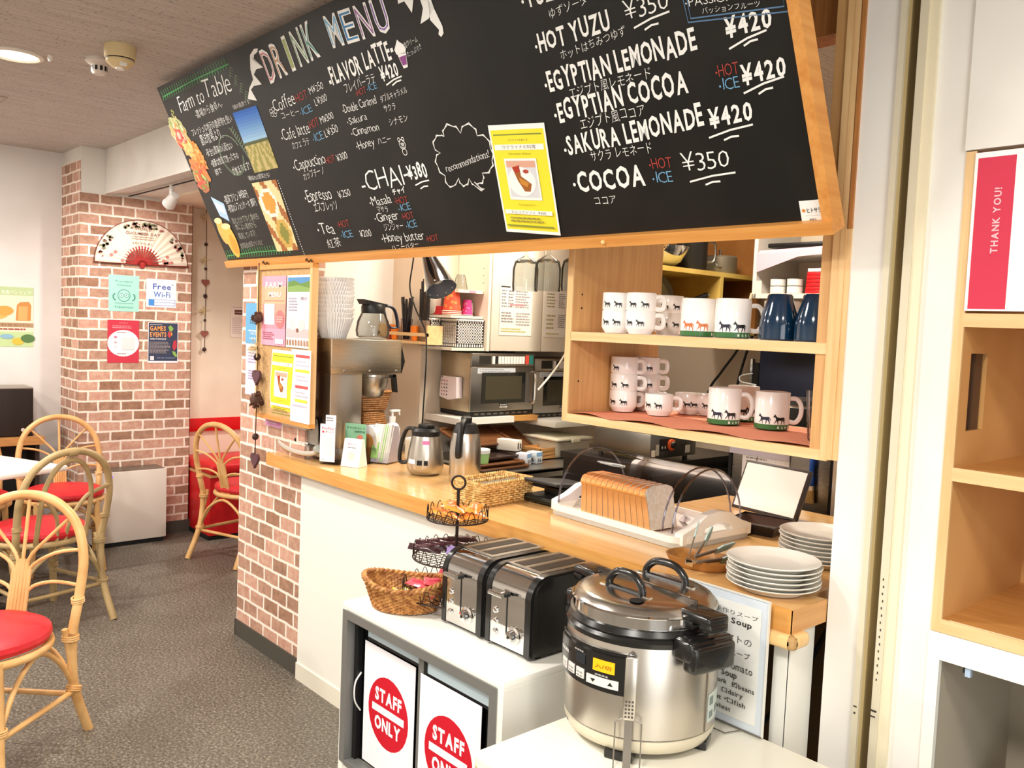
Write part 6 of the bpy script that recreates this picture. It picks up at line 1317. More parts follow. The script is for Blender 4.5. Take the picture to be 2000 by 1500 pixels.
single(k, 'plastic_bag', 'crumpled clear plastic at the cut end of the loaf', 'plastic wrap')
# dark baking tray, tablet, plates, wooden dish with tongs
t = thing('baking_tray', 'small square dark baking tray between the bread case and the plates', 'tray', (-1.395, 2.262, CT), math.radians(10))
a_, b_, h_ = 0.064, 0.078, 0.030
k = B(mat('tray_dark', (98, 78, 68), 0.4, 0.3)).quad((-a_, -a_, 0.003), (a_, -a_, 0.003), (a_, a_, 0.003), (-a_, a_, 0.003))
cs = [(-1, -1), (1, -1), (1, 1), (-1, 1)]
for i in range(4):
    p, q = cs[i], cs[(i + 1) % 4]; k.quad((p[0] * a_, p[1] * a_, 0.003), (q[0] * a_, q[1] * a_, 0.003), (q[0] * b_, q[1] * b_, h_), (p[0] * b_, p[1] * b_, h_))
k.mat(mat('tray_outside', (36, 28, 26), 0.35))
for i in range(4):
    p, q = cs[i], cs[(i + 1) % 4]; k.quad((p[0] * (a_ + .003), p[1] * (a_ + .003), 0.0), (q[0] * (a_ + .003), q[1] * (a_ + .003), 0.0), (q[0] * (b_ + .002), q[1] * (b_ + .002), h_), (p[0] * (b_ + .002), p[1] * (b_ + .002), h_))
k.build('pan', t, smooth=False)
k = B(mat('tray_outside')).tube([(p[0] * b_, p[1] * b_, h_) for p in cs], 0.003, 6, True); k.build('rim', t)
t = thing('tablet', 'white-screened tablet in a dark frame standing tilted at the back of the counter', 'tablet', (-1.520, 2.475, CT), math.radians(-6))
TT = Matrix.Rotation(math.radians(-24), 4, 'X')
B(mat('tablet_frame', (66, 60, 60), 0.4)).at(TT).box(-0.128, 0.128, 0.0, 0.018, 0.0, 0.172, 0.005).build('frame', t)
B(mat('white_screen', (248, 248, 246), 0.25, emit=(255, 255, 250), emit_s=0.25)).at(TT).box(-0.119, 0.119, -0.0012, 0.0, 0.010, 0.162).build('screen', t)
B(mat('tablet_frame')).box(-0.06, 0.06, 0.05, 0.12, 0.0, 0.008).build('stand', t)
PLATE = mat('white_porcelain', (240, 237, 228), 0.18, coat=0.4)
k = B(PLATE).lathe([(0.0001, 0.003), (0.062, 0.003), (0.064, 0.0), (0.070, 0.0), (0.072, 0.004), (0.094, 0.0135), (0.104, 0.0175), (0.1055, 0.0195), (0.104, 0.0205), (0.093, 0.0165), (0.072, 0.0085), (0.060, 0.0065), (0.0001, 0.0065)], 56, cap=False)
p0 = None
for (x, y, n_, lab, g) in ((-1.042, 1.762, 6, 'white dinner plate in the front stack at the near end of the counter', 'plates in the front stack'), (-1.095, 2.075, 7, 'white dinner plate in the rear stack beside the wall', 'plates in the rear stack')):
    for q in range(n_):
        P_ = (x + 0.0015 * math.sin(q * 2.3 + x), y + 0.0015 * math.cos(q * 1.7), CT + 0.0105 * q)
        if p0 is None: p0 = single(k, 'dinner_plate', lab, 'plate', P_, 0, g)
        else: c_ = p0.copy(); COL.objects.link(c_); c_.location = P_; c_['label'] = lab; c_['group'] = g
DW = m_wood('dish_wood', (176, 122, 62), (146, 94, 42), 0.4, 'x')
k = B(DW); so_ = 1.5
def dish(sc, z): return [(0.088 * sc * math.copysign(abs(math.cos(i * PI / 20)) ** 0.8, math.cos(i * PI / 20)), 0.060 * sc * math.copysign(abs(math.sin(i * PI / 20)) ** 0.8, math.sin(i * PI / 20)), z) for i in range(40)]
loops = [dish(0.78, 0.0), dish(0.92, 0.012), dish(1.0, 0.026), dish(0.95, 0.026), dish(0.86, 0.012), dish(0.70, 0.006)]
k.add([p for l_ in loops for p in l_], [(a * 40 + i, a * 40 + (i + 1) % 40, (a + 1) * 40 + (i + 1) % 40, (a + 1) * 40 + i) for a in range(5) for i in range(40)] + [tuple(range(39, -1, -1)), tuple(range(200, 240))])
single(k, 'wooden_dish', 'oval brown wooden dish holding tongs next to the bread case', 'dish', (-1.255, 1.778, CT), math.radians(12))
TEAL = mat('pale_teal_nylon', (172, 200, 196), 0.45); GREYT = mat('grey_grip', (116, 106, 96), 0.4)
def tongs(label, loc, rz, tilt, roll=0.0):
    t = thing('serving_tongs', label, 'tongs', loc, rz, 'teal-tipped serving tongs'); t.rotation_euler = (roll, tilt, rz)
    for s in (-1, 1):
        T_ = Matrix.Rotation(s * math.radians(5), 4, 'Z')
        B(GREYT).at(T_).box(0.0, 0.085, s * 0.006 - 0.0015, s * 0.006 + 0.0015, -0.009, 0.009, 0.001).build('arm', t)
        hd = B(TEAL).at(T_ @ Matrix.Translation((0.082, s * 0.006, 0)))
        P_ = [(0, -0.009), (0.012, -0.020), (0.052, -0.020), (0.062, -0.010), (0.062, 0.010), (0.052, 0.020), (0.012, 0.020), (0, 0.009)]
        hd.prism(P_, -0.0015, 0.0015, 'y'); hd.mat(mat('teal_slot', (120, 146, 144), 0.5))
        for z in (-0.011, -0.003, 0.005): hd.box(0.020, 0.050, -0.0019, 0.0019, z, z + 0.004)
        hd.build('head', t)
    B(CHROME).box(-0.012, 0.004, -0.010, 0.010, -0.010, 0.010, 0.002).build('hinge_clip', t)
tongs('teal-tipped tongs standing upright in the wooden dish against the bread case', (-1.222, 1.690, CT + 0.036), math.radians(112), math.radians(-22), 0.25)
tongs('teal-tipped tongs lying flat across the wooden dish', (-1.222, 1.700, CT + 0.034), math.radians(78), math.radians(-3), 0.8)
# ================================================================ kitchen behind the counter
GAPB = mat('oven_glass', (26, 28, 24), 0.08, spec=0.7)
MWS = m_brushed('microwave_steel', (170, 166, 158), 0.32, 'y'); MWSIDE = m_brushed('microwave_side', (186, 172, 148), 0.38, 'z')
def microwave(label, y0, y1, z0, z1, xf, keys):
    t = thing('microwave', label, 'microwave', (xf - 0.11, (y0 + y1) / 2, z0)); S = Matrix.Translation((-xf + 0.11, -(y0 + y1) / 2, -z0)); h = z1 - z0; w_ = y1 - y0
    k = B(MWSIDE).at(S).box(-3.442, xf - 0.012, y0, y1, z0 + 0.02, z1, 0.003).mat(BLACK).box(-3.44, xf - 0.004, y0 + 0.004, y1 - 0.004, z0, z0 + 0.022); k.mat(STEELD)
    for q in range(9): k.box(xf - 0.0045, xf - 0.003, y0 + 0.03 + q * 0.04, y0 + 0.055 + q * 0.04, z0 + 0.006, z0 + 0.014)
    k.build('body', t)
    k = B(MWS).at(S).box(xf - 0.012, xf, y0, y1, z0 + 0.022, z1 - 0.065 * h / 0.3, 0.003); k.build('door', t)
    zt = z1 - 0.062 * h / 0.3
    k = B(GAPB).at(S).box(xf, xf + 0.002, y0 + 0.16 * w_, y0 + 0.86 * w_, z0 + 0.20 * h, zt - 0.10 * h, 0.0); k.mat(mat('oven_inner_pane', (66, 62, 46), 0.2)).box(xf + 0.002, xf + 0.0024, y0 + 0.22 * w_, y0 + 0.80 * w_, z0 + 0.26 * h, zt - 0.16 * h); k.build('door_window', t)  # dark window with a slightly paler brown inner rectangle
    k = B(MWS).at(S).box(xf - 0.012, xf + 0.001, y0, y1, zt, z1, 0.002)
    k.mat(mat('mw_display', (46, 44, 40), 0.3)).box(xf + 0.001, xf + 0.002, y0 + 0.11 * w_, y0 + 0.29 * w_, zt + 0.010, z1 - 0.012)
    for q in range(keys):
        c = 'f0ece6' if q != 1 else '262422'
        k.mat(pcol(c)).box(xf + 0.001, xf + 0.0025, y0 + (0.31 + q * 0.048) * w_, y0 + (0.352 + q * 0.048) * w_, zt + 0.012, z1 - 0.014)
    k.mat(pcol('c84a3a')).box(xf + 0.001, xf + 0.0025, y0 + 0.845 * w_, y0 + 0.905 * w_, zt + 0.010, z1 - 0.008); k.mat(pcol('2a7a72')).box(xf + 0.001, xf + 0.0025, y0 + 0.91 * w_, y0 + 0.975 * w_, zt + 0.010, z1 - 0.008)
    k.build('control_panel', t)
    k = B(CHROME).at(S).tube(smooth_path([(xf + 0.002, y1 - 0.025, zt - 0.03), (xf + 0.028, y1 - 0.018, zt - 0.035), (xf + 0.028, y1 - 0.014, zt - 0.10), (xf + 0.028, y1 - 0.018, z0 + 0.065), (xf + 0.002, y1 - 0.025, z0 + 0.060)], 4), 0.0065, 8); k.mat(mat('mw_grip_plate', (120, 116, 110), 0.4, 0.8)).box(xf, xf + 0.004, y1 - 0.058, y1 - 0.030, z0 + 0.06, zt - 0.035); k.build('door_handle', t)
    k = MB(); sheet(k, Vector((xf + 0.0005, y0 + 0.09 * w_, zt - 0.035)) - Vector((xf - 0.11, (y0 + y1) / 2, z0)), UX, UZ, 0.60 * w_, 0.026, [('l', 0.05, 0.15, 0.95, 0.9, 2, '8a8e98')], 'ccd2d8'); k.build('label_strip', t)
    k = MB(); sheet(k, Vector((xf + 0.0005, y0 + 0.45 * w_, z0 + 0.036)) - Vector((xf - 0.11, (y0 + y1) / 2, z0)), UX, UZ, 0.13 * w_, 0.024, [('t', 'SHARP', 0.08, 0.58, 0.92, 0.22, 'e8e6e0', 0.02), ('r', 0.02, 0.06, 0.98, 0.40, 'c8c4bc'), ('l', 0.08, 0.1, 0.92, 0.38, 1, '6a6660')], '262422'); k.build('badge', t)
    return t
microwave('left stainless microwave on the white shelf with a row of white keys', 2.600, 3.008, 1.056, 1.362, -3.20, 11)
microwave('right stainless microwave, half hidden by the mug cabinet', 3.035, 3.470, 1.030, 1.338, -3.225, 8)
k = B(WHITEL).box(-3.452, -3.17, 2.515, 2.86, 1.022, 1.052).mat(m_wood('shelf_wood', (208, 156, 88), (190, 136, 70), 0.5, 'y')).box(-3.452, -3.175, 2.86, 3.025, 1.026, 1.052)
single(k, 'wall_shelf', 'white wall shelf carrying the left microwave', 'shelf')
single(B(WHITEL).box(-3.452, -3.05, 3.03, 3.60, 0.998, 1.028, 0.003), 'wall_shelf', 'white wall shelf carrying the right microwave', 'shelf')
single(B(mat('pad_dark', (40, 38, 36), 0.6)).box(-3.45, -3.235, 2.60, 2.90, 1.3635, 1.370), 'tray', 'thin dark tray lying on top of the left microwave', 'tray')
t = thing('magnet_box', 'small pink and white patterned paper box stuck on the side of the left microwave', 'box', (-3.33, 2.598, 1.14))
k = B(mat('pink_white_box', (244, 228, 228), 0.6)).prism([(-0.070, 0.0), (0.0, -0.012), (0.066, 0.0), (0.062, 0.102), (-0.062, 0.102)], -0.035, 0.0, 'y'); rr = random.Random(4)
for q in range(16): k.mat(pcol(rr.choice(['3a3030', '6a4a44', 'c85060', '9a3a44']))); x, z = -0.055 + (q % 3) * 0.020, 0.008 + (q // 3) * 0.017; k.box(x, x + 0.006, -0.0362, -0.035, z, z + 0.007)
k.build('box_body', t)
# white wall cabinet above the microwaves, and the open shelf beside it
t = thing('wall_cabinet', 'white wall cabinet with two plain doors above the microwaves', 'cabinet', (-3.32, 3.06, 1.372))
S = Matrix.Translation((3.32, -3.06, -1.372)); CW = mat('cabinet_white', (238, 230, 212), 0.45)
B(CW).at(S).box(-3.452, -3.216, 2.71, 3.60, 1.376, 2.3).build('carcass', t)
B(CW).at(S).box(-3.216, -3.20, 2.712, 3.048, 1.374, 2.3, 0.002).build('door', t)
B(CW).at(S).box(-3.216, -3.20, 3.052, 3.40, 1.374, 2.3, 0.002).build('door', t)
paper('menu_sheet', 'printed price sheet on the left door of the white wall cabinet', 'sheet', (-3.198, 2.760, 1.452), UX, UZ, 0.215, 0.245, [('r', 0.02, 0.955, 0.30, 0.985, '3a3a38'), ('l', 0.05, 0.55, 0.22, 0.92, 6, '8a8688'), ('l', 0.25, 0.55, 0.42, 0.92, 6, '8a8688'), ('l', 0.47, 0.55, 0.95, 0.92, 7, '9a9698'), ('l', 0.3, 0.58, 0.95, 0.66, 1, 'c88a94'), ('l', 0.05, 0.25, 0.45, 0.48, 4, '8a8688'), ('l', 0.5, 0.2, 0.95, 0.48, 5, 'a8a4a4'), ('l', 0.05, 0.06, 0.9, 0.16, 2, 'c0bc70')], 'eee8de')
paper('menu_sheet', 'printed price sheet on the right door of the white wall cabinet', 'sheet', (-3.198, 3.062, 1.450), UX, UZ, 0.160, 0.240, [('l', 0.1, 0.62, 0.5, 0.95, 5, '9a9468'), ('l', 0.62, 0.62, 0.95, 0.95, 8, '706c6c'), ('l', 0.1, 0.15, 0.5, 0.5, 4, 'a8a070'), ('l', 0.62, 0.2, 0.95, 0.5, 7, '807c7c'), ('l', 0.1, 0.04, 0.7, 0.1, 1, 'b8b060')], 'ece6dc')
t = thing('open_shelf', 'white open wall shelf unit left of the wall cabinet with cups and baskets', 'shelf unit', (-3.33, 2.6, 1.375))
S = Matrix.Translation((3.33, -2.6, -1.375))
k = B(CW).at(S).box(-3.452, -3.205, 2.692, 2.708, 1.372, 2.3).box(-3.455, -3.447, 2.49, 2.69, 1.372, 2.3); k.mat(MATBLACK)
for z in (1.70, 1.735, 1.77): k.box(-3.25, -3.246, 2.6912, 2.692, z, z + 0.004)
k.build('side_panel', t)
B(CW).at(S).box(-3.447, -3.22, 2.49, 2.692, 1.372, 1.386).build('shelf', t)
k = B(CW).at(S).box(-3.447, -3.235, 2.49, 2.692, 1.526, 1.538); k.build('shelf', t)
k = B(CW).at(S).box(-3.447, -3.240, 2.535, 2.692, 1.648, 1.662).mat(pcol('eea0b4')).box(-3.240, -3.239, 2.60, 2.64, 1.649, 1.661); k.build('shelf', t)
def plastic_basket(label, x0, x1, y0, y1, z0, z1):
    t = thing('plastic_basket', label, 'basket', ((x0 + x1) / 2, (y0 + y1) / 2, z0), 0, 'white plastic baskets'); S = Matrix.Translation((-(x0 + x1) / 2, -(y0 + y1) / 2, -z0))
    k = B(mat('basket_white', (240, 236, 230), 0.45)).at(S); g = 0.006
    for face in ('x', 'y', '-x', '-y'):
        L_ = (y1 - y0) if 'x' in face else (x1 - x0); n_ = max(4, int(L_ / 0.014)); m_ = 7
        def bar(a0, a1, b0, b1):
            if face == 'x': k.box(x1 - 0.003, x1, y0 + a0, y0 + a1, z0 + b0, z0 + b1)
            elif face == '-x': k.box(x0, x0 + 0.003, y0 + a0, y0 + a1, z0 + b0, z0 + b1)
            elif face == 'y': k.box(x0 + a0, x0 + a1, y1 - 0.003, y1, z0 + b0, z0 + b1)
            else: k.box(x0 + a0, x0 + a1, y0, y0 + 0.003, z0 + b0, z0 + b1)
        H_ = z1 - z0
        for i in range(n_ + 1): a = L_ * i / n_; bar(max(0, a - g / 2), min(L_, a + g / 2), 0.0, H_)
        for j in range(m_ + 1): b = 0.018 + (H_ - 0.036) * j / m_; bar(0, L_, b - g / 2, b + g / 2)
        bar(0, L_, 0, 0.018); bar(0, L_, H_ - 0.018, H_)
    k.box(x0, x1, y0, y1, z0, z0 + 0.003); k.build('lattice', t)
    B(mat('basket_white')).at(S).box(x0 - 0.004, x1 + 0.004, y0 - 0.004, y0 + 0.004, z1 - 0.008, z1).box(x0 - 0.004, x1 + 0.004, y1 - 0.004, y1 + 0.004, z1 - 0.008, z1).box(x0 - 0.004, x0 + 0.004, y0, y1, z1 - 0.008, z1).box(x1 - 0.004, x1 + 0.004, y0, y1, z1 - 0.008, z1).build('rim', t)
    return t
plastic_basket('wide white plastic lattice basket on the open shelf under the paper cups', -3.43, -3.228, 2.525, 2.688, 1.387, 1.522)
plastic_basket('narrow white plastic lattice basket at the left end of the open shelf', -3.44, -3.345, 2.455, 2.515, 1.387, 1.522)
single(B(m_noise('patterned_bag', (206, 190, 206), (140, 126, 170), 60.0, 0.6)).box(-3.42, -3.28, 2.565, 2.68, 1.391, 1.500, 0.02, 3), 'packet', 'patterned packets inside the wide plastic basket', 'packet')
def paper_cup(label, loc, c1, c2, sc, n_=0):
    t = thing('paper_cup', label, 'paper cup', loc)
    k = B(mat('cup_' + c1, c1, 0.5)).lathe([(0.026 * sc, 0.0), (0.040 * sc, 0.0), (0.028 * sc, 0.105 * sc), (0.0001, 0.105 * sc)], 32, cap=False)
    k.mat(pcol(c2)); rr = random.Random(8)
    for q in range(12):
        a, z = rr.uniform(-90, 30), rr.uniform(0.2, 0.8); r = (0.040 - 0.012 * z) * sc + 0.0004; aa = math.radians(a); ux = Vector((-math.sin(aa), math.cos(aa), 0)); c = Vector((math.cos(aa) * r, math.sin(aa) * r, z * 0.105 * sc)); s_ = 0.007 * sc
        k.poly([c + ux * s_ * math.cos(j) + Vector((0, 0, s_ * math.sin(j))) for j in (0, 1.05, 2.1, 3.14, 4.2, 5.2)])
    k.build('body', t)
    k = B(pcol('f4e4d4'))
    for q in range(max(1, n_)): k.tube([(0.0405 * sc * math.cos(i * PI / 12), 0.0405 * sc * math.sin(i * PI / 12), 0.002 + q * 0.008) for i in range(24)], 0.0018, 6, True)
    k.build('rims', t)
paper_cup('orange paper cups nested upside down on the open shelf', (-3.300, 2.545, 1.5405), 'e8583c', 'f09a58', 1.15, 3)
paper_cup('small magenta paper cup upside down on the open shelf', (-3.285, 2.625, 1.5405), 'c83a84', 'e48ab4', 0.72, 1)
single(B(mat('red_cup_side', (176, 30, 34), 0.5)).lathe([(0.036, 0), (0.030, 0.04), (0.0001, 0.04)], 24, cap=False), 'red_dish', 'red bowl upside down behind the orange paper cups', 'bowl', (-3.385, 2.535, 1.5405))
single(B(mat('clear_bag', (216, 206, 192), 0.3)).box(-0.03, 0.03, -0.022, 0.030, 0, 0.085, 0.015, 3), 'plastic_bag', 'translucent plastic bag at the left end of the open shelf beside the paper cups', 'bag', (-3.405, 2.515, 1.5405))
single(B(mat('crinkled_wrap', (208, 196, 182), 0.25)).box(-0.04, 0.04, -0.022, 0.022, 0, 0.07, 0.015, 3), 'plastic_bag', 'crinkled plastic bag on the open shelf right of the magenta cup', 'bag', (-3.34, 2.665, 1.5405))
CLEARG = mat('clear_ware', (236, 236, 236), 0.05)
single(B(GLASS).lathe([(0.030, 0.0), (0.036, 0.004), (0.026, 0.055), (0.018, 0.075), (0.016, 0.075), (0.024, 0.055), (0.033, 0.006)], 24, cap=False), 'glass_jug', 'small clear glass jug on the top board of the open shelf', 'jug', (-3.31, 2.60, 1.6625))
# wooden rack with straws and cups
t = thing('wall_rack', 'narrow pale wooden wall rack holding straws and small orange cups', 'rack', (-3.50, 2.44, 1.395))
S = Matrix.Translation((3.50, -2.44, -1.395)); RW = m_wood('rack_wood', (240, 206, 150), (226, 186, 126), 0.5, 'x')
k = B(RW).at(S).box(-3.70, -3.285, 2.395, 2.483, 1.395, 1.407); k.build('base_board', t)
B(RW).at(S).box(-3.70, -3.285, 2.394, 2.402, 1.432, 1.448).build('front_bar', t)
B(RW).at(S).box(-3.297, -3.285, 2.394, 2.483, 1.407, 1.485).build('end_post', t); B(RW).at(S).box(-3.70, -3.688, 2.394, 2.483, 1.407, 1.485).build('end_post', t)
OC = mat('orange_cup', (238, 128, 30), 0.4)
for x, lab in ((-3.625, 'orange plastic cup at the left end of the wooden rack'), (-3.432, 'orange plastic cup in front of the tall skewers on the wooden rack')):
    single(B(OC).lathe([(0.0001, 0.0), (0.014, 0.0), (0.021, 0.072), (0.019, 0.072), (0.013, 0.004), (0.0001, 0.004)], 24, cap=False), 'orange_cup', lab, 'cup', (x, 2.44 if x < -3.5 else 2.425, 1.4085))
single(B(mat('dark_red_cup', (150, 48, 34), 0.4)).lathe([(0.0001, 0.0), (0.014, 0.0), (0.020, 0.068), (0.018, 0.068), (0.0001, 0.01)], 24, cap=False), 'red_cup', 'dark red plastic cup beside the leftmost orange cup on the rack', 'cup', (-3.665, 2.445, 1.4085))
STRAW = mat('black_straw', (38, 34, 34), 0.4); CHOP = m_wood('chopstick', (206, 160, 96), (186, 138, 76), 0.5, 'z')
t = thing('straw_cup', 'clear cup of thick black straws on the wooden rack', 'straw holder', (-3.530, 2.445, 1.4085)); rr = random.Random(2)
B(ACRYL).lathe([(0.0001, 0), (0.022, 0), (0.030, 0.105), (0.0285, 0.105), (0.021, 0.004), (0.0001, 0.004)], 24, cap=False).build('cup', t)
for q in range(9):
    a = q * 0.7; k = B(STRAW); p0_ = Vector((0.010 * math.cos(a), 0.010 * math.sin(a), 0.006)); p1_ = Vector((0.036 * math.cos(a + .3), 0.020 * math.sin(a + .3), 0.195 + 0.02 * rr.random())); k.cyl(p0_, p1_, 0.0058, n=10); k.build('straw', t)
t = thing('skewer_holder', 'dark holder of tall black straws and wooden chopsticks at the right of the rack', 'holder', (-3.385, 2.450, 1.4085))
B(mat('smoky_clear', (120, 100, 84), 0.2)).box(-0.036, 0.036, -0.018, 0.018, 0, 0.10, 0.003).build('holder_body', t)
for q in range(16):
    x = -0.030 + 0.004 * q; hgt = 0.19 + 0.05 * abs(math.sin(q * 2.3)) + (0.06 if q < 3 else 0)
    k = B(CHOP if q in (7, 8, 10) else STRAW); k.cyl((x, -0.008 + 0.005 * (q % 3), 0.09), (x * 1.15, -0.008 + 0.005 * (q % 3), hgt), 0.0034, n=8); k.build('chopstick' if q in (7, 8, 10) else 'straw', t)
# clamp lamp
t = thing('clamp_lamp', 'black cone-shaped clamp lamp tilted down under the menu board', 'lamp', (-2.83, 2.10, 1.85))
axl = Vector((0.58, -0.02, -0.78)).normalized(); QL = Matrix.Translation((-0.040, 0.0, -0.112)) @ Matrix.Scale(1.1, 4) @ axl.to_track_quat('Z', 'Y').to_matrix().to_4x4()
GLB = mat('lamp_black', (20, 20, 22), 0.18, coat=0.6)
B(GLB).at(QL).lathe([(0.0001, -0.045), (0.024, -0.040), (0.030, -0.01), (0.040, 0.04), (0.056, 0.115), (0.058, 0.118)], 40, cap=False).mat(mat('lamp_inside', (150, 158, 172), 0.35, 0.6)).lathe([(0.0565, 0.117), (0.038, 0.04), (0.022, 0.0)], 40, cap=False).build('shade', t)
k = B(mat('bulb_white', (236, 236, 232), 0.25)).at(QL).ball((0, 0, 0.055), 0.032, 14); k.build('bulb', t)
k = B(mat('rivet', (210, 210, 214), 0.3, 0.8)).at(QL)
for q in range(10): a = q * PI / 5; k.ball((0.0535 * math.cos(a), 0.0535 * math.sin(a), 0.105), 0.0035, 6)
k.build('rivets', t)
B(GLB).tube(smooth_path([(-0.05, 0.03, -0.05), (-0.06, 0.05, 0.05), (-0.05, 0.08, 0.25), (-0.05, 0.08, 0.65)], 5), 0.008, 8).build('arm', t)
single(B(BLACK).tube(smooth_path([(-3.30, 2.33, 1.95), (-3.33, 2.33, 1.774), (-3.348, 2.33, 1.661), (-3.30, 2.33, 1.566), (-3.27, 2.37, 1.46), (-3.20, 2.33, 1.36), (-3.19, 2.32, 1.20), (-3.178, 2.30, 0.935)], 6), 0.0035, 6), 'lamp_cord', 'thin black cord hanging past the wooden rack down to the counter', 'cord')
# hanging goblets
t0 = None
for x, y, lab in ((-2.19, 2.00, 'left hanging glass mug under the menu board'), (-2.085, 2.005, 'middle hanging glass mug under the menu board'), (-1.985, 2.03, 'right hanging glass mug next to the mug cabinet')):
    if t0 is None:
        t0 = thing('hanging_glass', lab, 'glass', (x, y, 1.620), 0, 'glasses hanging upside down')
        B(GLASS).lathe([(0.043, 0.0), (0.0445, 0.02), (0.0445, 0.075), (0.038, 0.100), (0.020, 0.112), (0.007, 0.120), (0.006, 0.160), (0.0355, 0.190), (0.0001, 0.192)], 36, cap=False).lathe([(0.0001, 0.107), (0.018, 0.106), (0.036, 0.096), (0.0425, 0.074), (0.0425, 0.02), (0.041, 0.0)], 36, cap=False).build('bowl', t0)
    else: dup(t0, (x, y, 1.620), 0, lab)
k = B(CHROME)
for dy in (-0.022, 0.022): k.tube([(-2.30, 2.01 + dy, 1.788), (-1.80, 2.01 + dy, 1.788)], 0.003, 6)
for x in (-2.28, -1.82): k.cyl((x, 2.01, 1.788), (x, 2.01, 2.5), 0.003, n=6).tube([(x, 1.985, 1.788), (x, 2.035, 1.788)], 0.003, 6)
single(k, 'glass_rack', 'wire rack above the counter from which the glasses hang', 'rack')
# steel sink worktop and the things on it
t = thing('sink_counter', 'stainless steel worktop below the microwaves', 'worktop', (-3.1, 2.9, 0)); S = Matrix.Translation((3.1, -2.9, 0))
B(STEELX).at(S).box(-3.452, -2.80, 2.49, 3.60, 0.838, 0.85).box(-3.05, -2.80, 2.20, 2.49, 0.838, 0.85).box(-2.806, -2.80, 2.20, 3.60, 0.815, 0.856).build('worktop', t)
B(mat('steel_dark_base', (92, 88, 80), 0.5, 0.5)).at(S).box(-3.44, -2.84, 2.52, 3.58, 0, 0.836).build('base', t)
TRW = m_wood('serving_tray_wood', (116, 74, 42), (88, 54, 30), 0.4, 'y')
def tray_mb(w_, d_, m_=None): 
    k = B(m_ or TRW).box(-d_ / 2, d_ / 2, -w_ / 2, w_ / 2, 0, 0.006)
    k.tube([(d_ / 2 * a, w_ / 2 * b, 0.010) for a, b in ((1, 0.9), (0.95, 1), (-0.95, 1), (-1, 0.9), (-1, -0.9), (-0.95, -1), (0.95, -1), (1, -0.9))], 0.006, 6, True); return k
single(tray_mb(0.30, 0.22), 'serving_tray', 'brown serving tray lowest on the steel worktop, under the green tub', 'tray', (-2.98, 2.545, 0.852), 0.05)
single(tray_mb(0.27, 0.20), 'serving_tray', 'second brown serving tray on top of the lowest tray', 'tray', (-2.99, 2.55, 0.868), 0.02)
single(tray_mb(0.22, 0.17, mat('dark_tray', (60, 46, 42), 0.25)), 'dark_tray', 'glossy dark tray on the brown trays behind the green tub', 'tray', (-3.04, 2.61, 0.885), 0.1)
b_ = tray_mb(0.34, 0.20); o = single(b_, 'serving_tray', 'large brown tray tilted at the back of the steel worktop', 'tray', (-3.19, 2.64, 0.955), 0.1); o.rotation_euler = (0.0, math.radians(18), 0.12)
o = single(tray_mb(0.22, 0.18), 'serving_tray', 'smaller brown tray leaning behind the milk cartons', 'tray', (-3.24, 2.88, 0.93), 0.1); o.rotation_euler = (0, math.radians(30), 0.1)
t = thing('green_tub', 'pale green plastic tub with a white lid on the brown trays', 'tub', (-2.93, 2.455, 0.884))
B(mat('tub_green', (168, 214, 136), 0.45)).lathe([(0.0001, 0), (0.032, 0), (0.037, 0.045), (0.0001, 0.045)], 28, cap=False).build('body', t); B(WHITEP).lathe([(0.0385, 0.045), (0.0395, 0.060), (0.037, 0.063), (0.0001, 0.063)], 28, cap=False).build('lid', t)
def carton(label, loc, rz, c, tx):
    t = thing('carton', label, 'carton', loc, rz, 'small cartons on the steel worktop')
    k = B(mat('carton_' + tx, c, 0.5)).box(-0.03, 0.03, -0.024, 0.024, 0, 0.055, 0.002)
    k.mat(pcol('88b4dc')).box(0.0301, 0.0305, -0.022, 0.022, 0.034, 0.053); k.mat(pcol('2c2c38')); text(k, tx, (0.0308, -0.014, 0.008), (0, 1, 0), UZ, 0.016, 0.030, 0.02); text(k, tx, (-0.022, -0.0246, 0.010), (1, 0, 0), UZ, 0.018, 0.038, 0.02)
    k.build('box', t); return t
carton('white and blue carton marked 50 at the front of the steel worktop', (-2.955, 2.735, 0.852), 0.35, 'e6eaf2', '50')
carton('white and blue carton marked 56, right of the 50 carton', (-2.965, 2.815, 0.852), 0.15, 'dce6ea', '56')
single(B(pcol('e4e0d4')).box(-0.055, 0.055, -0.026, 0.026, 0, 0.052, 0.003).mat(pcol('5a5650')).box(0.0552, 0.0556, -0.018, -0.004, 0.01, 0.04).box(0.0552, 0.0556, 0.004, 0.018, 0.012, 0.036), 'wrap_box', 'white box of wrap lying on the trays above the cartons', 'box', (-3.06, 2.735, 0.906), 0.35)
for q in range(3):
    k = B(m_wood('tray_pine', (198, 150, 92), (174, 124, 70), 0.5, 'y')).box(-0.06, 0.06, -0.07, 0.07, 0, 0.004).box(-0.06, -0.055, -0.07, 0.07, 0, 0.018).box(0.055, 0.06, -0.07, 0.07, 0, 0.018).box(-0.06, 0.06, -0.07, -0.065, 0, 0.018).box(-0.06, 0.06, 0.065, 0.07, 0, 0.018)
    single(k, 'wooden_tray', ('small pine tray at the bottom of the stack of three by the cartons', 'small pine tray in the middle of the stack of three by the cartons', 'small pine tray on top of the stack of three by the cartons')[q], 'tray', (-3.07, 2.955, 0.852 + 0.0188 * q), 0.05 * q)
t = thing('food_container', 'translucent plastic food container with a pale lid under the right microwave shelf', 'container', (-3.12, 3.12, 0.852))
B(mat('frosted_plastic', (206, 198, 176), 0.3, alpha=0.75)).box(-0.12, 0.12, -0.12, 0.12, 0, 0.085, 0.012, 3).mat(mat('container_food', (198, 180, 140), 0.7)).box(-0.11, 0.11, -0.11, 0.11, 0.004, 0.04).build('body', t)
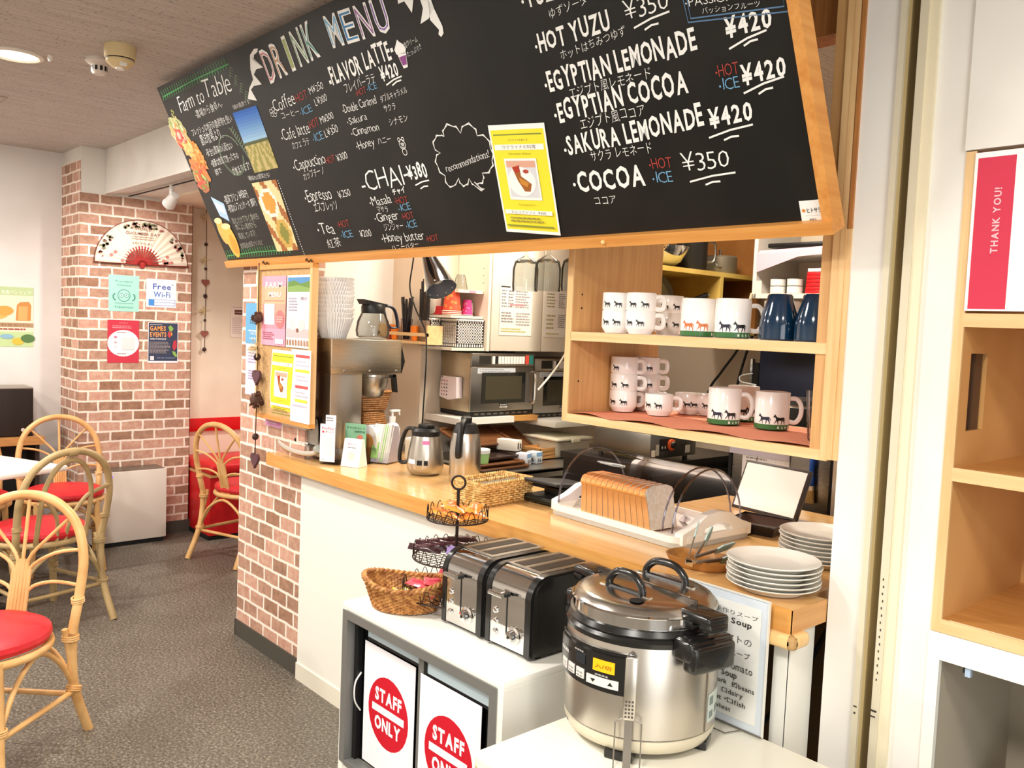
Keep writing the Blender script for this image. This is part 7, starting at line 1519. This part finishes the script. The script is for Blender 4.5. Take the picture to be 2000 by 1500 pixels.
B(mat('container_lid', (226, 220, 196), 0.35)).box(-0.130, 0.130, -0.130, 0.130, 0.085, 0.098, 0.006, 2).box(0.125, 0.138, -0.03, 0.03, 0.075, 0.095, 0.004).build('lid', t)
single(B(WHITEP).box(-0.05, 0.05, -0.045, 0.045, 0, 0.008), 'white_pad', 'flat white pad on the steel worktop beside the food container', 'pad', (-2.90, 3.16, 0.852))
single(B(mat('white_cord', (232, 224, 208), 0.5)).tube(smooth_path([(-3.10, 3.20, 2.5), (-3.02, 3.12, 1.46), (-3.04, 3.08, 1.385), (-3.05, 3.02, 1.30), (-3.06, 2.955, 1.23), (-3.07, 2.92, 1.19)], 5), 0.0055, 8), 'power_cord', 'white cord hanging diagonally in front of the right microwave', 'cord')
# griddle on a dark undercounter unit, white side board
t = thing('griddle', 'stainless electric griddle with an orange dial behind the bread case', 'griddle', (-2.2, 2.68, 1.0)); S = Matrix.Translation((2.2, -2.68, -1.0))
B(m_brushed('griddle_steel', (124, 120, 112), 0.35, 'x')).at(S).box(-2.34, -2.05, 2.545, 2.83, 1.018, 1.112, 0.003).build('body', t)
B(STEELD).at(S).box(-2.335, -2.055, 2.55, 2.825, 1.112, 1.118).build('top_plate', t)
k = B(BLACK).at(S).box(-2.05, -2.047, 2.60, 2.685, 1.045, 1.092); k.mat(pcol('d8d4cc')).box(-2.047, -2.0465, 2.610, 2.616, 1.055, 1.064).box(-2.047, -2.0465, 2.628, 2.634, 1.055, 1.064); k.build('switch_plate', t)
B(mat('orange_dial', (214, 92, 38), 0.4)).at(S).lathe([(0.022, -2.047), (0.022, -2.040), (0.016, -2.038), (0.0001, -2.037)], 24, 'x', (0, 2.665, 1.068)).mat(BLACK).lathe([(0.013, -2.037), (0.012, -2.028), (0.0001, -2.027)], 20, 'x', (0, 2.665, 1.068)).build('dial', t)
k = B(pcol('e6e4d4')).at(S).box(-2.05, -2.0492, 2.552, 2.575, 1.026, 1.052).mat(pcol('b8b8ac')).box(-2.05, -2.0492, 2.578, 2.598, 1.030, 1.072).box(-2.05, -2.0492, 2.76, 2.79, 1.030, 1.060); k.build('labels', t)
k = B(BLACK).at(S)
for x in (-2.32, -2.08):
    for y in (2.57, 2.80): k.cyl((x, y, 1.0), (x, y, 1.02), 0.010, n=10)
k.build('feet', t)
t = thing('undercounter_unit', 'black undercounter unit carrying the griddle', 'appliance', (-2.25, 2.85, 0)); S = Matrix.Translation((2.25, -2.85, 0))
B(mat('unit_black', (38, 34, 30), 0.3)).at(S).box(-2.46, -2.052, 2.50, 3.13, 0.0, 0.975).box(-2.47, -2.045, 2.49, 3.14, 0.975, 0.999).build('body', t)
B(mat('unit_window', (46, 42, 30), 0.12)).at(S).box(-2.052, -2.047, 2.56, 3.05, 0.60, 0.95).mat(STEELD).box(-2.047, -2.043, 3.06, 3.10, 0.2, 0.97).build('door', t)
# stainless refrigerator with papers and a brush
t = thing('steel_refrigerator', 'stainless steel refrigerator behind the tablet and plates', 'refrigerator', (-1.66, 3.1, 0)); S = Matrix.Translation((1.66, -3.1, 0))
B(m_brushed('fridge_steel', (150, 148, 146), 0.28, 'x')).at(S).box(-1.858, -1.462, 2.80, 3.50, 0.0, 1.105).build('door', t)
B(MATBLACK).at(S).box(-1.872, -1.858, 2.795, 3.50, 0, 1.105).box(-1.462, -1.452, 2.795, 3.50, 0, 1.105).build('gasket', t)
single(B(WHITEP).box(-1.448, -1.405, 2.79, 2.84, 0, 1.25), 'white_post', 'white upright post right of the steel refrigerator', 'post')
paper('order_sheet', 'handwritten order sheet taped to the steel refrigerator', 'sheet', (-1.812, 2.797, 0.93), FX, UZ, 0.195, 0.155, [('l', 0.08, 0.55, 0.6, 0.95, 5, '9a9a9c'), ('l', 0.1, 0.05, 0.9, 0.5, 5, 'b4b0b0'), ('r', 0.72, 0.86, 0.86, 0.97, '5aa8dc'), ('p', [(0.3, 0.62), (0.33, 0.95), (0.345, 0.95), (0.32, 0.62)], '505050')] + [('r', 0.12 + q * 0.1, 0.05, 0.123 + q * 0.1, 0.95, 'd0ccd0') for q in range(8)], 'f2f0f0')
paper('memo_sheet', 'clear sleeve with a pale lilac sheet at the top of the steel refrigerator', 'sheet', (-1.868, 2.792, 1.055), FX, UZ, 0.25, 0.05, [('r', 0.0, 0.0, 1, 0.4, 'cac6d4')], 'd6d2de')
t = thing('pastry_brush', 'blue-handled pastry brush hanging on the steel refrigerator', 'brush', (-1.524, 2.786, 0.922))
B(mat('brush_blue', (30, 92, 206), 0.35)).box(-0.008, 0.008, -0.007, 0.007, 0.085, 0.165, 0.005, 2).box(-0.010, 0.010, -0.006, 0.006, 0.060, 0.095, 0.004, 2).build('handle', t)
B(mat('ferrule', (196, 190, 178), 0.3, 0.8)).box(-0.0105, 0.0105, -0.0055, 0.0055, 0.043, 0.062).build('ferrule', t)
B(m_noise('bristle', (206, 176, 116), (182, 148, 90), 200.0, 0.9)).prism([(-0.014, 0), (0.014, 0), (0.0105, 0.045), (-0.0105, 0.045)], -0.006, 0.006, 'y').build('bristles', t)
t = thing('rice_cooker', 'black rice cooker with a silver rim on the steel refrigerator', 'rice cooker', (-1.700, 3.02, 1.106)); 
B(BLACK).lathe([(0.0001, 0.0), (0.085, 0.0), (0.092, 0.02), (0.092, 0.130), (0.0001, 0.130)], 36, cap=False).build('body', t)
B(CHROME).lathe([(0.092, 0.130), (0.095, 0.135), (0.092, 0.140)], 36, cap=False).build('rim', t); B(BLACK).lathe([(0.090, 0.140), (0.085, 0.158), (0.05, 0.165), (0.0001, 0.166)], 36, cap=False).build('lid', t)
# back wall: navy panel, cords, bracket
single(B(mat('navy_panel', (34, 40, 58), 0.4)).box(-2.46, -2.08, 3.90, 3.975, 1.12, 1.44, 0.004), 'navy_panel', 'dark navy panel on the back wall behind the lower mug shelf', 'panel')
single(B(BLACK).box(-2.50, -2.462, 3.90, 3.975, 1.22, 1.36).mat(CHROME).box(-2.512, -2.50, 3.90, 3.93, 1.20, 1.38), 'wall_socket', 'black and silver socket box on the back wall beside the navy panel', 'socket')
single(B(BLACK).tube(smooth_path([(-2.59, 3.93, 1.50), (-2.61, 3.92, 1.42), (-2.70, 3.92, 1.30), (-2.775, 3.92, 1.19), (-2.80, 3.92, 1.0)], 5), 0.007, 8), 'power_cord', 'left black power cord on the back wall behind the lower mug shelf', 'cord')
single(B(BLACK).tube(smooth_path([(-2.53, 3.93, 1.50), (-2.55, 3.92, 1.42), (-2.60, 3.92, 1.22), (-2.61, 3.92, 1.0)], 5), 0.007, 8), 'power_cord', 'right black power cord on the back wall behind the lower mug shelf', 'cord')
single(B(WHITEP).tube(smooth_path([(-2.49, 3.89, 1.305), (-2.54, 3.86, 1.29), (-2.53, 3.85, 1.26), (-2.44, 3.85, 1.25)], 5), 0.004, 6), 'white_cable', 'short white cable looping from the socket box', 'cable')
# yellowish shelf unit with pans
YW = m_noise('yellow_ply', (206, 176, 92), (186, 152, 70), 4.0, 0.55); YWD = m_noise('brown_ply', (156, 104, 48), (136, 86, 36), 4.0, 0.6)
t = thing('pan_shelf', 'yellowish wooden shelf unit with pans at the back of the kitchen', 'shelf unit', (-2.63, 3.42, 1.50)); S = Matrix.Translation((2.63, -3.42, -1.50))
k = B(YW).at(S).box(-2.80, -2.45, 2.98, 3.84, 1.775, 1.797); k.build('shelf', t)
k = B(YW).at(S).box(-2.80, -2.45, 2.98, 3.84, 1.50, 1.52); k.build('shelf', t)
k = B(YW).at(S).box(-2.80, -2.45, 3.505, 3.53, 1.52, 1.775); k.build('divider', t)
k = B(YWD).at(S).box(-2.82, -2.80, 2.96, 3.86, 1.50, 2.5); k.build('back_panel', t)
k = B(YWD).at(S).box(-2.80, -2.45, 3.82, 3.845, 1.50, 2.5); k.build('side_panel', t); k = B(YW).at(S).box(-2.80, -2.45, 2.96, 2.98, 1.50, 2.5); k.build('side_panel', t)
single(B(CHROME).lathe([(0.0001, 0.002), (0.05, 0.002), (0.10, 0.03), (0.128, 0.075), (0.137, 0.10), (0.134, 0.10), (0.124, 0.076), (0.097, 0.034), (0.05, 0.006), (0.0001, 0.006)], 40, cap=False), 'mixing_bowl', 'shiny steel mixing bowl on the pan shelf', 'bowl', (-2.60, 3.225, 1.798))
t = thing('stock_pot', 'tall dark pot on the pan shelf beside the mixing bowl', 'pot', (-2.60, 3.465, 1.798)); B(mat('dark_pot', (48, 46, 42), 0.35, 0.6)).lathe([(0.0001, 0), (0.075, 0), (0.078, 0.01), (0.078, 0.20), (0.0001, 0.20)], 32, cap=False).build('body', t); B(STEELD).tube(smooth_path([(0.055, 0.055, 0.15), (0.075, 0.085, 0.14), (0.075, 0.085, 0.06), (0.055, 0.055, 0.05)], 4), 0.006, 6).build('handle', t)
t = thing('saucepan', 'small grey lidded saucepan at the right of the pan shelf', 'saucepan', (-2.58, 3.675, 1.798)); B(mat('grey_pan', (142, 134, 116), 0.4, 0.6)).lathe([(0.0001, 0), (0.082, 0), (0.086, 0.008), (0.086, 0.085), (0.080, 0.092), (0.0001, 0.098)], 32, cap=False).build('body', t); B(CHROME).cyl((0, 0, 0.097), (0, 0, 0.125), 0.009, n=12).build('lid_knob', t); B(STEELD).tube(smooth_path([(0.03, -0.078, 0.055), (0.05, -0.11, 0.05), (0.065, -0.105, 0.03), (0.055, -0.065, 0.03)], 4), 0.005, 6).build('handle', t)
t = thing('frying_pan', 'frying pan standing on edge at the left of the pan shelf', 'frying pan', (-2.56, 3.13, 1.521)); B(mat('pan_grey', (112, 110, 100), 0.4, 0.6)).lathe([(0.0001, -0.02), (0.085, -0.02), (0.112, 0.015), (0.109, 0.017), (0.083, -0.015), (0.0001, -0.015)], 40, 'x', (0, 0, 0.113), cap=False).build('pan', t); B(BLACK).tube([(0.0, 0.10, 0.09), (0.02, 0.22, 0.10)], [0.010, 0.013], 10).build('handle', t)
t = thing('frying_pan', 'second frying pan with a black handle pointing right, inside the pan shelf', 'frying pan', (-2.62, 3.23, 1.521)); B(mat('pan_grey')).lathe([(0.0001, -0.02), (0.095, -0.02), (0.124, 0.015), (0.121, 0.017), (0.093, -0.015), (0.0001, -0.015)], 40, 'x', (0, 0, 0.125), cap=False).build('pan', t); B(BLACK).tube([(0.05, 0.10, 0.10), (0.11, 0.255, 0.165)], [0.011, 0.014], 10).mat(CHROME).tube([(0.11, 0.255, 0.165), (0.113, 0.263, 0.168)], 0.012, 10).build('handle', t)
single(B(mat('snack_bag', (206, 190, 170), 0.3)).box(-0.04, 0.04, -0.055, 0.045, 0, 0.155, 0.03, 3).mat(pcol('c02a30')).box(-0.035, 0.042, 0.040, 0.052, 0.0, 0.14, 0.005), 'snack_bag', 'plastic food bag with a red edge in the right bay of the pan shelf', 'bag', (-2.53, 3.60, 1.521))
# white open unit on the back wall
t = thing('white_wall_unit', 'white open wall unit behind the blue tumblers', 'shelf unit', (-2.12, 3.8, 1.68)); S = Matrix.Translation((2.12, -3.8, -1.68)); UW = mat('unit_white', (232, 226, 216), 0.5)
B(UW).at(S).box(-2.32, -1.93, 3.60, 3.975, 1.678, 1.700).build('shelf', t); B(UW).at(S).box(-2.32, -1.93, 3.62, 3.975, 1.875, 1.897).build('shelf', t)
B(UW).at(S).box(-2.335, -2.315, 3.60, 3.975, 1.678, 2.3).box(-2.315, -2.285, 3.60, 3.604, 1.70, 1.76).build('side_panel', t); B(UW).at(S).box(-1.93, -1.91, 3.60, 3.975, 1.678, 2.3).build('side_panel', t)
k = B(WHITEP).lathe([(0.0001, 0), (0.030, 0), (0.035, 0.004), (0.036, 0.034), (0.034, 0.034), (0.032, 0.006), (0.0001, 0.005)], 28, cap=False); r0 = None
for x, z, lab in ((-2.228, 0, 'lower white ramekin of the left pair in the white wall unit'), (-2.228, 1, 'upper white ramekin of the left pair in the white wall unit'), (-2.140, 0, 'lower white ramekin of the right pair in the white wall unit'), (-2.140, 1, 'upper white ramekin of the right pair in the white wall unit')):
    if r0 is None: r0 = single(k, 'ramekin', lab, 'ramekin', (x, 3.65, 1.7005), 0, 'white ramekins')
    else: c_ = r0.copy(); COL.objects.link(c_); c_.location = (x, 3.65, 1.7005 + 0.0345 * z); c_['label'] = lab
for q in range(7):
    k = B(mat('red_box', (206, 30, 36), 0.4) if q < 6 else WHITEP).box(-0.045, 0.045, -0.035, 0.035, 0, 0.0155, 0.002)
    if q == 0: rb = single(k, 'red_box', 'flat red box in the stack of red boxes in the white wall unit', 'box', (-2.025, 3.655, 1.7005), 0.0, 'stacked red boxes')
    elif q < 6: c_ = rb.copy(); COL.objects.link(c_); c_.location = (-2.025 + 0.001 * q, 3.655, 1.7005 + 0.0165 * q)
    else: single(k, 'white_box', 'flat white box on top of the stacked red boxes', 'box', (-2.018, 3.655, 1.7005 + 0.0165 * 6))
single(B(mat('pink_cloth', (236, 186, 200), 0.8)).add([(-2.318, 3.594, 1.885), (-1.935, 3.594, 1.905), (-1.935, 3.594, 1.878), (-2.10, 3.593, 1.868), (-2.312, 3.592, 1.800), (-2.318, 3.62, 1.905), (-1.935, 3.62, 1.915)], [(0, 1, 2, 3, 4), (0, 5, 6, 1)]), 'pink_cloth', 'pink cloth hanging over the upper board of the white wall unit', 'cloth')
single(B(BLACK).box(-0.17, 0.17, -0.13, 0.13, 0, 0.022, 0.006), 'black_tray', 'black tray on the upper board of the white wall unit', 'tray', (-2.12, 3.77, 1.917))
single(B(mat('pale_stick', (222, 214, 180), 0.5)).cyl((-2.375, 3.60, 1.53), (-2.325, 3.585, 1.70), 0.010, 0.007, 10), 'wooden_spatula', 'pale spatula handle leaning beside the white wall unit', 'spatula')
# ================================================================ mugs
MUG = mat('mug_white', (246, 242, 238), 0.15, coat=0.5)
HORSE = [(0.00, 0.70), (0.03, 0.78), (0.07, 0.86), (0.10, 0.97), (0.13, 1.00), (0.15, 0.93), (0.24, 0.80), (0.32, 0.70), (0.50, 0.66), (0.68, 0.68), (0.84, 0.70), (0.92, 0.66), (1.00, 0.52), (1.02, 0.30), (0.97, 0.34), (0.95, 0.50), (0.90, 0.58), (0.92, 0.36), (0.97, 0.20), (0.95, 0.0), (0.91, 0.0), (0.89, 0.18), (0.80, 0.36), (0.74, 0.40), (0.72, 0.22), (0.66, 0.02), (0.61, 0.02), (0.65, 0.24), (0.64, 0.40), (0.42, 0.38), (0.38, 0.22), (0.42, 0.02), (0.37, 0.0), (0.32, 0.22), (0.30, 0.38), (0.20, 0.22), (0.10, 0.10), (0.06, 0.13), (0.16, 0.28), (0.22, 0.46), (0.20, 0.60), (0.14, 0.70), (0.08, 0.68), (0.03, 0.66)]
def horse(mb, c, r, a, z, size, m_):
    """silhouette walking to the left on a cylinder of radius r about c"""
    mb.mat(m_); a = math.radians(a)
    tri = bmesh.new(); vs = [tri.verts.new((x, y, 0)) for x, y in HORSE]; tri.faces.new(vs); bmesh.ops.triangulate(tri, faces=tri.faces[:]); tri.verts.index_update()
    P_ = []
    for v_ in tri.verts:
        t_ = a + (v_.co.x - 0.5) * size / r; P_.append((c[0] + r * math.cos(t_), c[1] + r * math.sin(t_), z + v_.co.y * size * 0.82))
    mb.add(P_, [[v_.index for v_ in f.verts] for f in tri.faces]); tri.free()
HB = mat('horse_black', (28, 26, 26), 0.4); HO = mat('horse_orange', (206, 116, 66), 0.4); HN = mat('horse_navy', (38, 40, 62), 0.4); HBR = mat('horse_brown', (132, 72, 50), 0.4); GBAND = mat('green_band', (58, 110, 58), 0.35)
def stack_mug(label, loc, rz, horses, group):
    t = thing('stacking_mug', label, 'mug', loc, rz, group)
    r = 0.0415
    k = B(MUG).lathe([(0.0001, 0.003), (0.026, 0.003), (0.028, 0.0), (0.031, 0.0), (0.0395, 0.013), (r, 0.017), (r, 0.0615), (r - 0.001, 0.063), (r - 0.0035, 0.0625), (r - 0.004, 0.018), (0.028, 0.007), (0.0001, 0.006)], 44, cap=False)
    for a, m_ in horses: horse(k, (0, 0), r + 0.0004, a, 0.0205, 0.0245, m_)
    k.build('body', t)
    B(MUG).tube(smooth_path([(r - 0.003, 0, 0.052), (r + 0.013, 0, 0.053), (r + 0.021, 0, 0.046), (r + 0.021, 0, 0.026), (r + 0.013, 0, 0.019), (r - 0.003, 0, 0.020)], 5), 0.0052, 8, flat=1.3).build('handle', t)
    return t
def tall_mug(label, loc, rz, horses, group):
    t = thing('tall_mug', label, 'mug', loc, rz, group); r = 0.0445
    k = B(MUG).lathe([(r, 0.0145), (r, 0.097), (r - 0.0015, 0.099), (r - 0.004, 0.0975), (r - 0.0045, 0.008), (0.0001, 0.006)], 48, cap=False)
    k.mat(GBAND).lathe([(0.0001, 0.002), (r - 0.006, 0.002), (r - 0.004, 0.0), (r, 0.002), (r, 0.0145)], 48, cap=False)
    for a, m_ in horses: horse(k, (0, 0), r + 0.0004, a, 0.0150, 0.034, m_)
    k.mat(pcol('e8efe4'))
    for q, ch_ in enumerate('農北牧場'):
        a = math.radians(-74 + q * 14); ux = Vector((-math.sin(a), math.cos(a), 0))
        text(k, ch_, Vector((math.cos(a), math.sin(a), 0)) * (r + 0.0006) + Vector((0, 0, 0.0045)) - ux * 0.003, ux, UZ, 0.006, 0.006, 0.02)
    k.build('body', t)
    B(MUG).tube(smooth_path([(r - 0.003, 0, 0.082), (r + 0.016, 0, 0.082), (r + 0.028, 0, 0.065), (r + 0.028, 0, 0.038), (r + 0.016, 0, 0.020), (r - 0.003, 0, 0.022)], 6), 0.0055, 10, flat=1.1).build('handle', t)
    return t
def turn(deg): return math.radians(deg)
HA = 38     # mug handles point to the viewer's right
VA = -51    # the side facing the viewer
def H2(rz, *angs): return [(a - math.degrees(rz), m_) for a, m_ in angs]
US, LS = 1.4915, 1.2555
def sm(label, x, y, z, rz=HA, angs=((-75, HB), (-30, HB)), group='stacking mugs with black horses'):
    z_ = turn(rz); return stack_mug(label, (x, y, z), z_, H2(z_, *angs), group)
sm('stacking horse mug, lower of the leftmost pair on the upper shelf', -1.652, 1.868, US, 100, ((-95, HB), (-48, HB)))
sm('stacking horse mug, upper of the leftmost pair on the upper shelf', -1.652, 1.868, US + 0.051, 100, ((-92, HB), (-45, HB)))
sm('stacking horse mug, lower of the second pair on the upper shelf', -1.566, 1.872, US, HA, ((-98, HB), (-52, HB)))
sm('stacking horse mug, upper of the second pair on the upper shelf', -1.566, 1.872, US + 0.051, HA, ((-85, HB), (-35, HB)))
sm('stacking horse mug, lower of the shaded rear pair on the upper shelf', -1.585, 2.02, US, HA, ((-70, HB), (-20, HB)))
sm('stacking horse mug, upper of the shaded rear pair on the upper shelf', -1.585, 2.02, US + 0.051, HA, ((-70, HB), (-20, HB)))
def tm(label, x, y, z, rz=HA, angs=((-80, HN), (-30, HB))):
    z_ = turn(rz); return tall_mug(label, (x, y, z), z_, H2(z_, *angs), 'tall horse mugs with green bases')
tm('tall mug with orange horses on the upper shelf', -1.372, 1.872, US, 75, ((-88, HO), (-38, HO)))
tm('tall mug with navy and black horses on the upper shelf', -1.262, 1.868, US, HA, ((-82, HN), (-32, HB)))
tm('tall mug with brown horses behind the handle of the navy-horse mug', -1.196, 1.985, US, HA, ((-70, HBR), (-25, HBR)))
for q, lab in enumerate(('lowest mug of the front stack of three on the lower shelf', 'middle mug of the front stack of three on the lower shelf', 'top mug of the front stack of three on the lower shelf')):
    sm(lab, -1.719, 1.992, LS + 0.051 * q, (60, 38, 20)[q], (((-98, HB), (-48, HB)), ((-95, HB), (-45, HB)), ((-88, HN),))[q])
sm('lower mug of the shaded stack behind the stack of three, lower shelf', -1.715, 2.095, LS, HA, ((-40, HB),))
sm('middle mug of the shaded stack behind the stack of three, lower shelf', -1.715, 2.095, LS + 0.051, HA, ((-42, HB),))
sm('top mug of the shaded stack behind the stack of three, lower shelf', -1.715, 2.090, LS + 0.102, HA, ((-40, HB),))
sm('single stacking mug at the front of the lower shelf', -1.597, 2.012, LS, HA, ((-102, HB), (-55, HB)))
sm('stacking mug behind the single front mug on the lower shelf', -1.590, 2.145, LS, 60, ((-60, HB), (-30, HB)))
sm('rearmost stacking mug in the middle of the lower shelf', -1.535, 2.175, LS, HA, ((-70, HB),))
tm('left tall mug with navy and black horses on the lower shelf', -1.371, 2.012, LS, HA, ((-82, HN), (-32, HB)))
tm('shaded tall mug behind the left tall mug on the lower shelf', -1.405, 2.155, LS, HA, ((-60, HB), (-25, HB)))
tm('right tall mug with navy and black horses on the lower shelf', -1.240, 2.040, LS, HA, ((-84, HN), (-32, HB)))
# drinking glasses and blue tumblers
k = B(GLASS).lathe([(0.0001, 0.0), (0.026, 0.0), (0.029, 0.004), (0.037, 0.120), (0.0345, 0.120), (0.027, 0.012), (0.0001, 0.010)], 12, cap=False)
g0 = single(k, 'drinking_glass', 'clear faceted drinking glass at the right end of the lower mug shelf', 'glass', (-1.032, 1.915, LS), 0, 'clear glasses')
g1 = g0.copy(); COL.objects.link(g1); g1.location = (-1.038, 2.03, LS + 0.001); g1['label'] = 'clear drinking glass half hidden behind the front glass on the lower mug shelf'
BLUE = mat('navy_glaze', (12, 44, 70), 0.12, coat=0.6)
k = B(BLUE).lathe([(0.0001, 0.110), (0.026, 0.110), (0.0295, 0.106), (0.033, 0.088), (0.042, 0.060), (0.0455, 0.035), (0.046, 0.003), (0.043, 0.0)], 40, cap=False)
b0 = single(k, 'blue_tumbler', 'glossy dark blue tumbler upside down, left one at the front of the upper shelf', 'tumbler', (-1.128, 1.862, US), 0, 'dark blue tumblers')
for x, y, z, lab in ((-1.033, 1.860, US, 'glossy dark blue tumbler upside down, right one at the front of the upper shelf'), (-1.080, 1.965, US, 'dark blue tumbler behind the two front blue tumblers'), (-0.998, 1.965, US, 'dark blue tumbler at the far right back of the upper shelf')):
    c_ = b0.copy(); COL.objects.link(c_); c_.location = (x, y, z); c_['label'] = lab
t = thing('blue_bottle', 'tall dark blue bottle at the right end of the upper mug shelf', 'bottle', (-0.990, 1.885, US))
B(BLUE).lathe([(0.0001, 0), (0.020, 0), (0.021, 0.01), (0.021, 0.12), (0.016, 0.18), (0.010, 0.20), (0.0001, 0.20)], 24, cap=False).build('body', t)
# checked cloth on the lower shelf, paper liner on the upper
CLOTH = mat('checked_cloth', (232, 150, 130), 0.85, spec=0.1)
v = coords(CLOTH, (1, 1, 1), (0, 0, 0.6)); wv1 = N(CLOTH, 'ShaderNodeTexWave', Scale=45.0); wv1.bands_direction = 'X'; wv2 = N(CLOTH, 'ShaderNodeTexWave', Scale=45.0); wv2.bands_direction = 'Y'
Lk(CLOTH, v, wv1.inputs['Vector']); Lk(CLOTH, v, wv2.inputs['Vector']); mx = N(CLOTH, 'ShaderNodeMixRGB', blend_type='MULTIPLY'); mx.inputs['Fac'].default_value = 1.0
Lk(CLOTH, ramp(CLOTH, wv1.outputs['Fac'], [(0.35, (232, 122, 102)), (0.6, (250, 226, 200))]), mx.inputs['Color1']); Lk(CLOTH, ramp(CLOTH, wv2.outputs['Fac'], [(0.35, (242, 176, 150)), (0.6, (255, 250, 238))]), mx.inputs['Color2'])
Lk(CLOTH, mx.outputs['Color'], bsdf(CLOTH).inputs['Base Color'])
k = B(CLOTH).grid(lambda a, b: (-1.758 + 0.785 * a, 1.802 + 0.012 * math.sin(a * 21) * (1 - b) + 0.37 * b, 1.2525 + 0.0022 * (1 + math.sin(a * 23 + b * 3)) * max(0, 1 - b * 3.0)), 60, 12)
single(k, 'shelf_cloth', 'red and cream checked cloth lining the lower mug shelf', 'cloth')
single(B(mat('liner', (236, 214, 204), 0.9)).grid(lambda a, b: (-1.758 + 0.785 * a, 1.801 + 0.004 * math.sin(a * 17) + 0.37 * b, 1.4908 + 0.0002 * math.sin(a * 30)), 30, 4), 'shelf_liner', 'thin pale liner on the upper mug shelf', 'liner')
# ================================================================ bookcase and white base at the right edge
BCF = m_wood('bookcase_front', (232, 196, 144), (216, 176, 122), 0.45, 'z'); BCI = m_noise('bookcase_ply', (212, 164, 104), (196, 146, 86), 2.5, 0.45)
t = thing('bookcase', 'pale wooden open bookcase built into the wall at the right edge', 'bookcase', (-0.2, 2.0, 0.918))
S8 = Matrix.Translation((0.2, -2.0, -0.918))
k = B(BCI).at(S8)
X0 = -0.683
k.box(-0.700, X0, 1.803, 2.25, 0.918, 1.324).box(-0.700, X0, 1.803, 2.25, 1.482, 1.876).box(-0.700, X0, 1.803, 1.850, 1.324, 1.482).box(-0.700, X0, 1.938, 2.25, 1.324, 1.482)
k.mat(mat('slot_back', (66, 40, 26), 0.7)).box(-0.7005, -0.695, 1.84, 1.95, 1.32, 1.485).mat(mat('slot_slat', (92, 66, 44), 0.6)).box(-0.695, -0.690, 1.895, 1.93, 1.324, 1.482)
k.mat(BCF).box(-0.701, -0.6815, 1.797, 1.803, 0.918, 1.876); k.build('side_panel', t)
k = B(BCI).at(S8).box(0.40, 0.418, 1.80, 2.25, 0.918, 1.876); k.build('side_panel', t)
for z in (0.921, 1.230, 1.537):
    k = B(m_wood('bookcase_shelf', (206, 150, 84), (190, 132, 68), 0.35, 'x')).at(S8).box(X0, 0.40, 1.803, 2.25, z, z + 0.022); k.mat(m_wood('bookcase_edge', (232, 196, 144), (216, 176, 122), 0.45, 'x')).box(X0, 0.40, 1.7965, 1.803, z - 0.003, z + 0.024)
    if z < 1: k.mat(mat('worn_edge', (246, 228, 190), 0.6)).box(-0.668, -0.50, 1.801, 1.804, z + 0.022, z + 0.0245)
    k.build('shelf', t)
k = B(BCI).at(S8).box(X0, 0.40, 2.25, 2.262, 0.918, 1.876); k.build('back_panel', t)
struct(B(WHITE).box(-0.702, 0.42, 1.792, 1.95, 1.878, 2.5), 'trim_4')
k = MB(); sheet(k, (0, 0, 0), FX, UZ, 0.36, 0.305, [('r', 0.016, 0.012, 0.205, 0.965, 'd03a52'), ('r', 0.205, 0.0, 0.208, 1, 'f8f6f6'), ('t', 'こちらへ', 0.30, 0.22, 0.80, 0.08, '6a6a6e'), ('t', 'ご返却ください', 0.30, 0.10, 0.90, 0.07, '6a6a6e')], 'f0f0f2')
k.mat(pcol('f0c0c8')); text(k, 'THANK YOU!', (0.052, -0.0016, 0.110), UZ, (-1, 0, 0), 0.0125, 0.125, 0.025, gap=0.16)
single(k, 'thank_you_sign', 'red and white THANK YOU sign across the top compartment of the bookcase', 'sign', (-0.682, 1.7945, 1.566))
t = thing('base_cabinet', 'white open-fronted base cabinet under the wooden bookcase', 'cabinet', (-0.2, 2.0, 0))
GREYIN = mat('grey_inside', (176, 166, 148), 0.6); S9 = Matrix.Translation((0.2, -2.0, 0))
B(WHITEL).at(S9).box(-0.704, 0.418, 1.797, 1.812, 0.862, 0.917).box(-0.704, -0.680, 1.797, 1.812, 0, 0.862).box(0.39, 0.418, 1.797, 1.812, 0, 0.862).build('face_frame', t)
B(GREYIN).at(S9).box(-0.695, -0.682, 1.812, 2.25, 0, 0.90).box(-0.682, 0.40, 2.25, 2.262, 0, 0.90).box(0.40, 0.41, 1.812, 2.25, 0, 0.90).box(-0.682, 0.40, 1.815, 2.25, 0.47, 0.485).box(-0.69, 0.41, 1.812, 2.25, 0.895, 0.912).build('carcass', t)
B(mat('clear_latch', (170, 190, 214), 0.3)).at(S9).box(-0.632, -0.622, 1.803, 1.815, 0.842, 0.860).mat(BLACK).box(-0.638, -0.632, 1.808, 1.815, 0.847, 0.862).build('latch', t)
k = B(m_noise('blue_grey_plastic', (108, 124, 136), (90, 106, 118), 12.0, 0.5)); rr = random.Random(5)
k.grid(lambda a, b: (-0.16 + 0.32 * a, 0.12 * (b - 0.5) * 2, 0.02 + 0.13 * math.sin(PI * min(1, max(0, a))) ** 0.6 * math.sin(PI * b) ** 0.5 + 0.010 * math.sin(a * 17 + b * 9)), 24, 14)
single(k, 'storage_bag', 'blue-grey bag lying inside the white base cabinet', 'bag', (-0.42, 2.03, 0.486))
